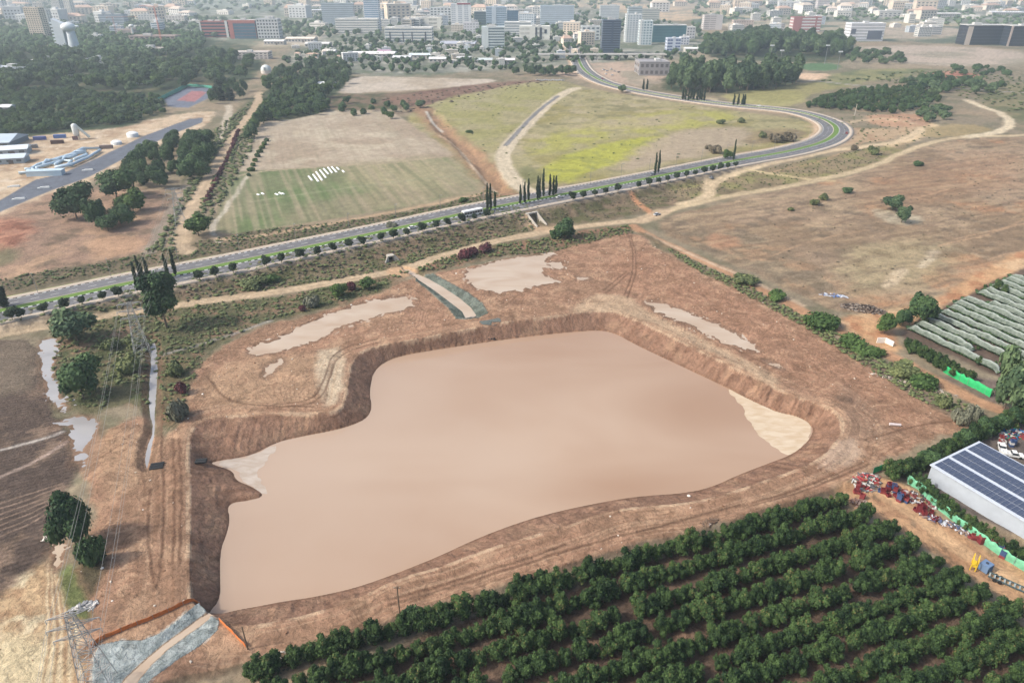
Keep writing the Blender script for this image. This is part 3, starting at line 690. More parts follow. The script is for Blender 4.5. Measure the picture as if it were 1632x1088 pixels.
# ---------------------------------------------------------------- water
def water_mat(name, deep, pale, rough=.1, sc=.03, spec=.5, bump=.02):
    m, nt, ns, ls, b = newmat(name)
    g = ns.new("ShaderNodeNewGeometry")
    mp = ns.new("ShaderNodeMapping"); mp.inputs["Rotation"].default_value = (0, 0, .5); mp.inputs["Scale"].default_value = (1, 2.2, 1)
    ls.new(g.outputs["Position"], mp.inputs[0])
    f = noise(nt, mp.outputs[0], sc, 3, .45, .6)
    r = ns.new("ShaderNodeValToRGB"); ls.new(f, r.inputs[0])
    r.color_ramp.elements[0].position = .35; r.color_ramp.elements[1].position = .68
    r.color_ramp.elements[0].color = tuple(deep) + (1,); r.color_ramp.elements[1].color = tuple(pale) + (1,)
    ls.new(r.outputs[0], b.inputs["Base Color"])
    b.inputs["Roughness"].default_value = rough; b.inputs["IOR"].default_value = 1.33; b.inputs["Specular IOR Level"].default_value = spec
    h = noise(nt, g.outputs["Position"], 1.6, 3, .5)
    bp = ns.new("ShaderNodeBump"); bp.inputs["Strength"].default_value = bump; bp.inputs["Distance"].default_value = .1
    ls.new(h, bp.inputs["Height"]); ls.new(bp.outputs[0], b.inputs["Normal"])
    return m
def silt_sheen(mat, px, py, rad, col):
    """paler colour around an inlet: silt, with the sky sheen painted in"""
    nt = mat.node_tree; ns = nt.nodes; ls = nt.links; b = ns["Principled BSDF"]
    src = b.inputs["Base Color"].links[0].from_socket
    g = ns.new("ShaderNodeNewGeometry"); vm = ns.new("ShaderNodeVectorMath"); vm.operation = 'DISTANCE'
    n = ns.new("ShaderNodeTexNoise"); n.inputs["Scale"].default_value = .035; n.inputs["Detail"].default_value = 3; ls.new(g.outputs["Position"], n.inputs["Vector"])
    ls.new(g.outputs["Position"], vm.inputs[0]); vm.inputs[1].default_value = (px, py, ZW)
    d = mth(nt, 'ADD', vm.outputs["Value"], mth(nt, 'MULTIPLY_ADD', n.outputs["Fac"], 70, -35))
    r = ns.new("ShaderNodeMapRange"); ls.new(d, r.inputs[0]); r.inputs[1].default_value = 0; r.inputs[2].default_value = rad; r.inputs[3].default_value = .6; r.inputs[4].default_value = 0
    r.interpolation_type = 'SMOOTHSTEP'
    mx = ns.new("ShaderNodeMix"); mx.data_type = 'RGBA'; ls.new(r.outputs[0], mx.inputs[0]); ls.new(src, mx.inputs[6]); mx.inputs[7].default_value = tuple(col) + (1,)
    ls.new(mx.outputs[2], b.inputs["Base Color"])
MUDWATER = water_mat("muddy_water", C(172,141,117), C(192,166,144), .08, .010)
silt_sheen(MUDWATER, -62, 165, 115, C(200,180,162))  # pale left part painted for sky sheen as well as inlet silt
POOLWATER = water_mat("pool_water", C(190,166,142), C(206,188,168), .08, .05)
PALEWATER = water_mat("pale_water", C(164,162,162), C(186,184,184), .04, .05, .9)  # grey base colour raised to carry the bright sky reflection
FOAM = water_mat("foamy_water", C(204,182,154), C(220,204,180), .5, .25, .2, .3)
FOAM2 = water_mat("silty_inflow", C(184,168,152), C(202,190,178), .3, .3, .3, .2)
import mathutils
def ragged(p, amp, seed):
    out = []
    for i in range(len(p)):
        a = np.array(p[i]); b = np.array(p[(i + 1) % len(p)]); n = max(1, int(np.hypot(*(b - a)) / .5))
        for k in range(n): out.append(a + (b - a) * k / n)
    out = np.array(out); s = np.arange(len(out)) * .5
    nx = np.roll(out, -1, 0) - np.roll(out, 1, 0); nx /= np.hypot(nx[:, 0], nx[:, 1])[:, None] + 1e-9
    d = (fbm(s / 2.2, s * 0, seed, 3) - .5) * 2 * amp
    return out + np.stack([nx[:, 1], -nx[:, 0]], 1) * d[:, None]
def flat_poly(name, pts, z, mat, grow=0.0, kind="structure"):
    p = np.array(pts)
    if grow:
        nx = np.roll(p, -1, 0) - np.roll(p, 1, 0); L = np.hypot(nx[:, 0], nx[:, 1])[:, None] + 1e-9; nx = nx / L
        area = 0.5 * np.sum(p[:, 0] * np.roll(p[:, 1], -1) - np.roll(p[:, 0], -1) * p[:, 1])
        s = 1 if area > 0 else -1
        p = p + np.stack([nx[:, 1], -nx[:, 0]], 1) * grow * s
    vs = [Vector((a, b, 0)) for a, b in p]
    tri = mathutils.geometry.tessellate_polygon([vs])
    v = np.column_stack([p, np.full(len(p), z)])
    f = []
    for t_ in tri:
        a, b, c = (p[i] for i in t_)
        cr = (b[0]-a[0])*(c[1]-a[1]) - (b[1]-a[1])*(c[0]-a[0])
        f.append(t_ if cr > 0 else t_[::-1])
    o = link(name, np_mesh(name, v, np.array(f), mat))
    tag(o, kind=kind); return o
flat_poly("pond_water", WATER, ZW, MUDWATER, .8)
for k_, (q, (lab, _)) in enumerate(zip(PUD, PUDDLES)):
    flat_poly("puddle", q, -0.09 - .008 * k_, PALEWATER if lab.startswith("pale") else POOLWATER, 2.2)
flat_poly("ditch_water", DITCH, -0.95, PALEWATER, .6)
flat_poly("channel_water", CHAN_WATER, -0.98, POOLWATER, .35)
flat_poly("spillway_water", SPILL_WATER, -0.72, POOLWATER, .1)
flat_poly("foam_film", ragged(smooth_poly(W([(1160,617),(1185,631),(1215,645),(1240,656),(1268,661),(1290,672),(1297,684),(1290,700),(1275,715),(1259,725),(1243,718),(1222,702),(1204,688),(1190,664),(1180,645),(1166,630)], ZW), it=1), .9, 5), ZW + .012, FOAM)
flat_poly("foam_film", ragged(smooth_poly(W([(334,737),(400,728),(440,708),(436,722),(416,742),(408,756),(420,776),(430,790),(406,778),(384,760),(372,746)], ZW), it=1), 1.3, 6), ZW + .012, FOAM2)

# ---------------------------------------------------------------- the dual carriageway
ASPH = plain("asphalt", (108,108,111), .85, .3, .16)
PAVE = plain("paving", (176,164,150), .9, .14, .6)
def grass_mat(name, c1, c2, sc=1.2):
    m, nt, ns, ls, b = newmat(name)
    g = ns.new("ShaderNodeNewGeometry"); f = noise(nt, g.outputs["Position"], sc, 6, .7)
    r = ns.new("ShaderNodeValToRGB"); ls.new(f, r.inputs[0]); r.color_ramp.elements[0].position = .35; r.color_ramp.elements[1].position = .65
    r.color_ramp.elements[0].color = tuple(c1) + (1,); r.color_ramp.elements[1].color = tuple(c2) + (1,)
    ls.new(r.outputs[0], b.inputs["Base Color"]); b.inputs["Roughness"].default_value = .9
    bp = ns.new("ShaderNodeBump"); bp.inputs["Distance"].default_value = .3; ls.new(f, bp.inputs["Height"]); ls.new(bp.outputs[0], b.inputs["Normal"])
    return m
TURF = grass_mat("turf", C(96,128,58), C(122,152,74))
def stripe_mat():
    m, nt, ns, ls, b = newmat("black_white_kerb")
    a = ns.new("ShaderNodeAttribute"); a.attribute_name = "arc"
    f = mth(nt, 'FRACT', mth(nt, 'DIVIDE', a.outputs["Fac"], 2.9))
    s = mth(nt, 'GREATER_THAN', f, .5)
    r = ns.new("ShaderNodeValToRGB"); ls.new(s, r.inputs[0])
    r.color_ramp.elements[0].color = (.06, .06, .065, 1); r.color_ramp.elements[1].color = (.75, .76, .74, 1)
    ls.new(r.outputs[0], b.inputs["Base Color"]); return m
KERB = stripe_mat()
WHITEP = plain("white_paint", (225,225,220), .6, .12, 2)
PINKK = plain("pale_kerb", (206,184,172), .8, .1, 1)
SMAX = ROAD_S[-1]
def ribbon(name, prof, mat, s0=0, s1=None, step=4.0, kind="structure", closed_ends=False):
    s1 = SMAX if s1 is None else s1
    ss_ = np.linspace(s0, s1, max(2, int((s1 - s0) / step) + 1)); k = len(prof); vs = []
    for off, dz in prof:
        x, y, z, _ = road_at(ss_, off); vs.append(np.stack([x, y, z + dz], 1))
    V = np.stack(vs, 1).reshape(-1, 3); n = len(ss_)
    i = (np.arange(n - 1)[:, None] * k + np.arange(k - 1)[None, :]).ravel()
    fcs = np.stack([i, i + k, i + k + 1, i + 1], 1)
    me = np_mesh(name, V, fcs, mat, attrs={"arc": ('FLOAT', np.repeat(ss_, k))})
    return tag(link(name, me), kind=kind)
ribbon("road", [(0.0, 0), (-8.0, 0)], ASPH)
ribbon("road", [(13.0, 0), (4.8, 0)], ASPH)
ribbon("pavement", [(-8.0, -.02), (-8.0, .14), (-11.4, .14), (-11.4, -.6)], PAVE)
ribbon("pavement", [(16.6, -.6), (16.6, .14), (13.0, .14), (13.0, -.02)], PAVE)
ribbon("grass_verge", [(4.55, .16), (0.45, .16)], TURF, 0, SMAX)
ribbon("kerb", [(0.45, .12), (0.45, .28), (0.0, .28), (0.0, -.02)], KERB)
ribbon("kerb", [(4.8, -.02), (4.8, .18), (4.55, .18), (4.55, .1)], PINKK)
ribbon("kerb", [(13.3, .12), (13.3, .2), (13.0, .2), (13.0, -.02)], KERB, step=3)
for a, b, dash in ((12.7, 12.55, 0), (5.1, 4.97, 0), (-7.6, -7.75, 0), (-.3, -.45, 0), (8.98, 8.85, 1), (-3.9, -4.05, 1)):
    if not dash: ribbon("road_marking", [(a, .006), (b, .006)], WHITEP)
    else:
        s = np.arange(0, SMAX - 4, 7.0); V = []; Fq = []
        for k_, s0 in enumerate(s):
            for ssx in (s0, s0 + 3):
                for off in (a + .03, b - .03):
                    x, y, z, _ = road_at(ssx, off); V.append((x, y, z + .006))
            n4 = 4 * k_; Fq.append((n4, n4 + 2, n4 + 3, n4 + 1))
        tag(link("road_marking", np_mesh("lane_dashes", V, np.array(Fq), WHITEP)), kind="structure")
# ---------------------------------------------------------------- vegetation
def leaf_mat(name, dark, light, tint=None, rough=.75):
    m, nt, ns, ls, b = newmat(name)
    a = ns.new("ShaderNodeAttribute"); a.attribute_name = "leaf"
    oi = ns.new("ShaderNodeObjectInfo")
    f = mth(nt, 'ADD', mth(nt, 'MULTIPLY', a.outputs["Fac"], .78), mth(nt, 'MULTIPLY', oi.outputs["Random"], .34))
    r = ns.new("ShaderNodeValToRGB"); ls.new(f, r.inputs[0])
    e = r.color_ramp.elements; e[0].position = .1; e[1].position = .95
    e[0].color = tuple(dark) + (1,); e[1].color = tuple(light) + (1,)
    if tint is not None:
        k = e.new(.99); k.color = tuple(tint) + (1,)
    ls.new(r.outputs[0], b.inputs["Base Color"]); b.inputs["Roughness"].default_value = rough
    b.inputs["Specular IOR Level"].default_value = .2
    return m
BARK = plain("bark", (112, 98, 84), .95, .3, 3)
L_AVO = leaf_mat("avocado_leaves", (.008, .024, .010), (.072, .124, .036), (.14, .13, .05))
L_FIC = leaf_mat("dark_leaves", (.013, .038, .020), (.080, .140, .052))
L_EUC = leaf_mat("grey_green_leaves", (.030, .064, .036), (.130, .190, .088))
L_OLV = leaf_mat("olive_leaves", (.056, .080, .034), (.165, .190, .080))
L_CYP = leaf_mat("cypress_leaves", (.012, .026, .015), (.036, .060, .030))
L_GRN = leaf_mat("fresh_leaves", (.028, .062, .018), (.090, .150, .042))
L_RED = leaf_mat("bougainvillea_flowers", (.055, .028, .030), (.165, .048, .062))
L_GRY = leaf_mat("silvery_scrub", (.085, .095, .065), (.200, .205, .150))
L_DRY = leaf_mat("dry_scrub", (.085, .072, .048), (.200, .170, .115))

def leafcloud(rs, lobes, n, size, core=.82, up=.15):
    """leaf clumps over overlapping lobes, plus a closed uneven body under them"""
    lobes = np.array(lobes, float)                 # x y z rx rz
    w = lobes[:, 3] * lobes[:, 4]; w /= w.sum()
    k = rs.choice(len(lobes), n, p=w)
    d = rs.normal(size=(n, 3)); d /= np.linalg.norm(d, axis=1)[:, None]
    flip = (d[:, 2] < -.35) & (rs.rand(n) < .8); d[flip, 2] *= -1
    L = lobes[k]; rad = .78 + .40 * rs.rand(n)
    pos = L[:, :3] + d * np.stack([L[:, 3], L[:, 3], L[:, 4]], 1) * rad[:, None]
    nn = d + rs.normal(size=(n, 3)) * .55; nn[:, 2] += up; nn /= np.linalg.norm(nn, axis=1)[:, None]
    t1 = np.cross(nn, rs.normal(size=(n, 3))); t1 /= np.linalg.norm(t1, axis=1)[:, None] + 1e-9
    t2 = np.cross(nn, t1); s = size * (.55 + .8 * rs.rand(n))[:, None]
    asp = (.6 + .5 * rs.rand(n))[:, None]
    corners = [pos + t1 * s, pos + t2 * s * asp + nn * s * .15, pos - t1 * s * .9, pos - t2 * s * asp - nn * s * .1]
    V = np.stack(corners, 1).reshape(-1, 3)
    Fq = np.arange(4 * n).reshape(-1, 4)
    lv = rs.rand(len(lobes)) ** 1.3 * .62
    val = np.clip(lv[k] + rs.rand(n) ** 1.4 * .5, 0, 1)
    val = np.where(rs.rand(n) < .04, 1.0, val)
    vals = np.repeat(val, 4)
    VV_ = [V]; FF = [Fq]; vv_ = [vals]; off = len(V); tris = []
    if core:
        nu, nv = 9, 6
        for li, (cx, cy, cz, rx, rz) in enumerate(lobes):
            th = np.linspace(0, 2 * np.pi, nu, endpoint=False); ph = np.linspace(.12, np.pi - .12, nv)
            T, Pp = np.meshgrid(th, ph)
            r = core * (.86 + .28 * rs.rand(nv, nu))
            x = cx + rx * r * np.sin(Pp) * np.cos(T); y = cy + rx * r * np.sin(Pp) * np.sin(T); z = cz + rz * r * np.cos(Pp)
            b0 = np.stack([x, y, z], -1).reshape(-1, 3)
            i = np.arange(nu * nv).reshape(nv, nu); j = np.roll(i, -1, 1)
            q = np.stack([i[:-1], i[1:], j[1:], j[:-1]], -1).reshape(-1, 4) + off
            cap = [np.array([[off + i[0, 0], off + i[0, a], off + i[0, a + 1]] for a in range(1, nu - 1)])]
            VV_.append(b0); FF.append(q); tris += cap; vv_.append(np.clip(lv[li] + .1 + .2 * rs.rand(nu * nv), 0, 1)); off += len(b0)
    return np.concatenate(VV_), np.concatenate(FF), np.concatenate(vv_), (np.concatenate(tris) if tris else None)
def crown_mesh(name, rs, lobes, n, size, mat, **kw):
    V, Fq, vals, tr = leafcloud(rs, lobes, n, size, **kw)
    return np_mesh(name, V, [Fq] + ([tr] if tr is not None else []), mat, attrs={"leaf": ('FLOAT', vals)})
def tube_np(pts, rad, seg=6):
    pts = [Vector(p) for p in pts]; V = []; Fq = []
    for i, p in enumerate(pts):
        d = (pts[min(i + 1, len(pts) - 1)] - pts[max(i - 1, 0)]).normalized()
        a = d.orthogonal().normalized(); b = d.cross(a)
        r = rad[i] if isinstance(rad, (list, tuple)) else rad
        for k in range(seg):
            an = 2 * math.pi * k / seg; V.append(p + (a * math.cos(an) + b * math.sin(an)) * r)
    for i in range(len(pts) - 1):
        for k in range(seg):
            k2 = (k + 1) % seg; Fq.append((i * seg + k, i * seg + k2, (i + 1) * seg + k2, (i + 1) * seg + k))
    return [tuple(v) for v in V], Fq
def trunk_mesh(name, rs, h, r, limbs, mat=None):
    V, Fq = tube_np([(0, 0, -.3), (r * .3, 0, h * .5), (0, r * .4, h)], [r * 1.25, r * .9, r * .6])
    for (x, y, z) in limbs:
        v2, f2 = tube_np([(0, 0, h * .8), (x * .5, y * .5, h * .8 + (z - h * .8) * .6), (x, y, z)], [r * .6, r * .4, r * .15], 5)
        o = len(V); V += v2; Fq += [tuple(i + o for i in q) for q in f2]
    return np_mesh(name, V, np.array(Fq), mat or BARK)
PROTO = {}; PLOB = {}
def tree_proto(key, seed, h, w, kind, n, size, mat, trunk_h=None, single=False):
    rs = np.random.RandomState(seed); lobes = []
    if kind == 'round':
        lobes.append((0, 0, h * .58, w * .36, h * .36))
        for _ in range(9):
            a = rs.rand() * 6.283; q = w * .5 * (.35 + .4 * rs.rand()); zz = h * (.35 + .5 * rs.rand()); rr = w * (.13 + .12 * rs.rand())
            lobes.append((q * math.cos(a), q * math.sin(a), zz, rr, rr * 1.05))
    elif kind == 'orchard':
        lobes.append((0, 0, h * .45, w * .34, h * .40))
        for _ in range(19):
            a = rs.rand() * 6.283; q = w * .5 * (.15 + .72 * rs.rand()); zz = h * (.20 + .68 * rs.rand() * (1.25 - q / w)); rr = w * (.06 + .10 * rs.rand())
            lobes.append((q * math.cos(a), q * math.sin(a), zz, rr, rr * (1.1 + .5 * rs.rand())))
    elif kind == 'tall':
        for j in range(12):
            a = rs.rand() * 6.283; zz = h * (.3 + .62 * rs.rand()); q = w * .5 * (.1 + .6 * rs.rand()) * (1.1 - .5 * zz / h); rr = w * (.14 + .12 * rs.rand())
            lobes.append((q * math.cos(a), q * math.sin(a), zz, rr, rr * 1.5))
        lobes.append((0, 0, h * .55, w * .26, h * .34))
    elif kind == 'cypress':
        for j in range(6):
            f_ = j / 5; lobes.append((rs.normal() * .08 * w, rs.normal() * .08 * w, h * (.12 + .76 * f_), w * .5 * (1 - .55 * f_ ** 1.6) * (1 if j else .8), h * .13))
    elif kind == 'umbrella':
        for _ in range(11):
            a = rs.rand() * 6.283; q = w * .5 * math.sqrt(rs.rand()) * .75; rr = w * (.14 + .08 * rs.rand())
            lobes.append((q * math.cos(a), q * math.sin(a), h * (.72 + .1 * rs.rand()), rr, rr * .8))
    elif kind == 'bush':
        lobes.append((0, 0, h * .35, w * .36, h * .45))
        for _ in range(8):
            a = rs.rand() * 6.283; q = w * .5 * (.3 + .5 * rs.rand()); rr = w * (.12 + .1 * rs.rand())
            lobes.append((q * math.cos(a), q * math.sin(a), h * (.25 + .35 * rs.rand()), rr, rr * .95))
    th = trunk_h if trunk_h is not None else h * .3
    crown = crown_mesh("crown", rs, lobes, n, size, mat, up=.25)
    limbs = [(l[0] * .8, l[1] * .8, l[2]) for l in lobes[1:6]] if kind != 'cypress' else []
    trunk = trunk_mesh("trunk", rs, max(.4, th * 1.2), max(.06, h * .022), limbs)
    PROTO[key] = (crown, trunk, h, w)
    PLOB[key] = lobes
for s_ in range(7): tree_proto('avo%d' % s_, 10 + s_, 4.6, 5.4, 'orchard', 2400, .17, L_AVO, 1.0)
for s_ in range(4): tree_proto('fic%d' % s_, 30 + s_, 10, 11, 'round', 2600, .42, L_FIC, 2)
for s_ in range(3): tree_proto('pal%d' % s_, 40 + s_, 10, 11, 'round', 1800, .5, L_EUC, 2)
for s_ in range(3): tree_proto('grn%d' % s_, 43 + s_, 10, 11, 'round', 1800, .5, L_GRN, 2)
for s_ in range(4): tree_proto('euc%d' % s_, 50 + s_, 28, 17, 'tall', 2200, .95, L_EUC, 7)
for s_ in range(3): tree_proto('cyp%d' % s_, 60 + s_, 14, 2.1, 'cypress', 900, .3, L_CYP, 1)
for s_ in range(4): tree_proto('str%d' % s_, 70 + s_, 4.2, 3.7, 'round', 700, .22, L_CYP, 1.9)
for s_ in range(3): tree_proto('bsh%d' % s_, 80 + s_, 2.2, 4, 'bush', 700, .22, L_OLV, .3)
for s_ in range(3): tree_proto('gbs%d' % s_, 84 + s_, 2.2, 4, 'bush', 900, .20, L_GRN, .3)
for s_ in range(3): tree_proto('dbs%d' % s_, 87 + s_, 2.6, 4, 'bush', 900, .22, L_FIC, .3)
for s_ in range(2): tree_proto('red%d' % s_, 90 + s_, 2.2, 4, 'bush', 700, .22, L_RED, .3)
for s_ in range(2): tree_proto('gry%d' % s_, 92 + s_, 1.6, 4, 'bush', 700, .22, L_GRY, .3)
for s_ in range(2): tree_proto('dry%d' % s_, 94 + s_, 1.8, 4, 'bush', 700, .22, L_DRY, .3)
tree_proto('big0', 98, 21, 13, 'round', 4200, .5, L_FIC, 5)
for s_ in range(2): tree_proto('umb%d' % s_, 96 + s_, 13, 15, 'umbrella', 1300, .7, L_FIC, 8)
RND = random.Random(7)
def plant(name, key, x, y, h, w, label, cat, group=None, z=None, parts=True, rz=None):
    crown, trunk, ph, pw = PROTO[key]
    z = gz(x, y) if z is None else z
    rz = RND.random() * 6.283 if rz is None else rz
    if parts:
        r = link(name, None, loc=(x, y, z - .05), rz=rz); r.scale = (w / pw, w / pw, h / ph)
        link("crown", crown, r); link("trunk", trunk, r)
    else:
        r = link(name, crown, loc=(x, y, z - .05), rz=rz); r.scale = (w / pw, w / pw, h / ph)
    return tag(r, label, cat, group)
ORD = ["first", "second", "third", "fourth", "fifth", "sixth", "seventh", "eighth", "ninth", "tenth", "eleventh", "twelfth", "thirteenth", "fourteenth", "fifteenth", "sixteenth"]

# the avocado orchard: rows run at about 20 degrees, 5.9 m apart
OA = math.radians(20.0); ox, oy = math.cos(OA), math.sin(OA)
ends = [P(1340,806,-.9), P(1375,829,-.9), P(1415,853,-.9), P(1447,878,-.9), P(1493,903,-.9), P(1522,932,-.9), P(1558,957,-.9), P(1612,985,-.9), P(1650,1020,-.9), P(1690,1052,-.9), P(1730,1088,-.9), P(1770,1120,-.9)]
cand = []
for ri, (ex, ey) in enumerate(ends):
    s = 0.0
    while s < 150:
        x = ex - ox * s + RND.gauss(0, .25); y = ey - oy * s + RND.gauss(0, .3)
        u, v = Qn(x, y, -.9)
        if u < 405: break
        s += 3.15 + RND.uniform(-.35, .45)
        if v > 1150: continue
        gap = (ri > 1 and RND.random() < .03) or ((990 < u < 1120) and (985 < v < 1025) and RND.random() < .45)
        h = 4.0 + 1.7 * RND.random(); w = h * RND.uniform(.95, 1.16)
        if RND.random() < .12: h *= .72; w *= .75
        if not gap: cand.append((v, ri, x, y, h, w, u))
vis = [c for c in cand if -40 < c[6] < 1680 and c[0] < 1140]
vis.sort(key=lambda c: -c[0])
print("orchard", len(cand), len(vis))
for (v, ri, x, y, h, w, u) in vis[:300]:
    plant("orchard_tree", 'avo%d' % RND.randrange(7), x, y, h, w,
          "leafy dark green orchard tree in the %s row counted from the basin side" % ORD[ri], "tree", "trees of the near orchard")
rest = vis[300:]
if rest:
    rs = np.random.RandomState(77); VV_ = []; FQ = []; TR = []; LV = []; off = 0
    for (v, ri, x, y, h, w, u) in rest:
        lob = [(x + a * w / 5.4, y + b_ * w / 5.4, gz(x, y) + c * h / 4.6, d * w / 5.4, e * h / 4.6) for (a, b_, c, d, e) in PLOB['avo%d' % RND.randrange(7)]]
        V, q, vals, tr = leafcloud(rs, lob, 1800, .18, up=.25)
        VV_.append(V); FQ.append(q + off); LV.append(vals); TR.append(tr + off); off += len(V)
    tag(link("orchard_trees", np_mesh("orchard_trees", np.concatenate(VV_), [np.concatenate(FQ), np.concatenate(TR)], L_AVO, attrs={"leaf": ('FLOAT', np.concatenate(LV))})), "farther trees of the near orchard beside the earth step", "trees", kind="stuff")

# street trees on the near pavement
st_px = [(20,508),(33,498),(69,493),(103,489),(131,484),(165,478),(190,473),(227,467),(317,444),(345,441),(372,435),(427,426),(451,421),(479,413),(505,406),(529,399),(554,393),(575,388),(602,381),(622,377),(642,371),(667,366),(690,362),(709,358),(733,353),(755,350),(773,345),(904,316),(920,313),(937,309),(955,306),(974,302),(1010,297),(1026,293),(1040,290),(1055,287),(1070,284),(1086,281),(1100,278),(1114,275),(1126,272),(1142,270),(1156,268),(1170,266)]
for (u, v) in st_px:
    z = 4.0
    for _ in range(5):
        x, y = P(u, v, z); s_, o_ = road_s_of(x, y); z = float(np.interp(s_, ROAD_S, ROAD[:, 2])) + .14
    x, y, zz, _a = road_at(s_, -10.3)
    k = RND.uniform(.82, 1.12)
    plant("street_tree", 'str%d' % RND.randrange(4), float(x), float(y), 4.6 * k, 4.2 * k, "small round dark clipped tree in the row along the near pavement of the dual carriageway", "tree", "street trees along the near pavement", z=float(zz) + .12)
# cypresses
def at_h(u, v, z):
    return P(u, v, z)
cyp = [(8,488,452,'close beside the left edge of the photo'),(218,452,417,''),(226,450,408,''),(231,451,418,''),(237,445,410,''),(268,440,404,''),(280,437,398,''),(777,336,292,''),(782,334,293,''),(789,330,306,''),
       (829,325,295,''),(836,323,290,''),(842,319,284,''),(857,318,281,''),(860,316,284,''),(866,313,269,''),(876,312,278,''),(882,311,280,''),(886,309,280,''),(1044,277,243,''),(1049,275,240,''),(1169,255,222,'')]
for i, (u, v, vt, ex) in enumerate(cyp):
    z = float(np.interp(u, [0, 857, 1142, 1400], [3, 5.5, 1.5, .5])) + .15
    x, y = P(u, v, z)
    grp = 0 if i == 0 else 1 if i < 5 else 2 if i < 7 else 3 if i < 10 else 4 if i < 19 else 5 if i < 21 else 6
    lab = ["single tall dark cypress at the far left end of the road median", "slim dark cypress in the cluster on the median left of the big roadside tree", "slim dark cypress of the pair above the big roadside tree",
           "slim dark cypress of the three on the median just ahead of the white bus", "slim dark cypress in the long group on the median by the underpass", "slim dark cypress of the pair on the median beside the dry meadow", "lone thin cypress standing by the road near the bend"][grp]
    top = ZT(y, vt)
    plant("cypress", 'cyp%d' % RND.randrange(3), x, y, top - z, 1.75 if i else 4.0, lab, "tree", "cypresses of road group %s" % ORD[grp], z=z)
for i, u in enumerate((1088,1092,1097,1101,1105,1111,1115,1118,1122,1169,1176,1183,1186,1025,1031)):
    v = (158 + (i % 3)) if i < 9 else 167 if i < 13 else 143
    x, y = P(u, v, .6); top = ZT(y, v - 17)
    plant("cypress", 'cyp%d' % RND.randrange(3), x, y, top - .6, 2.6, ["thin dark cypress in the row at the foot of the tall eucalyptus grove", "thin dark cypress of the small set along the far leg of the bend", "thin dark cypress of the pair beside the far road works"][0 if i < 9 else 1 if i < 13 else 2], "tree", ["cypresses below the grove", "cypresses along the far leg", "cypresses by the road works"][0 if i < 9 else 1 if i < 13 else 2], z=.6)

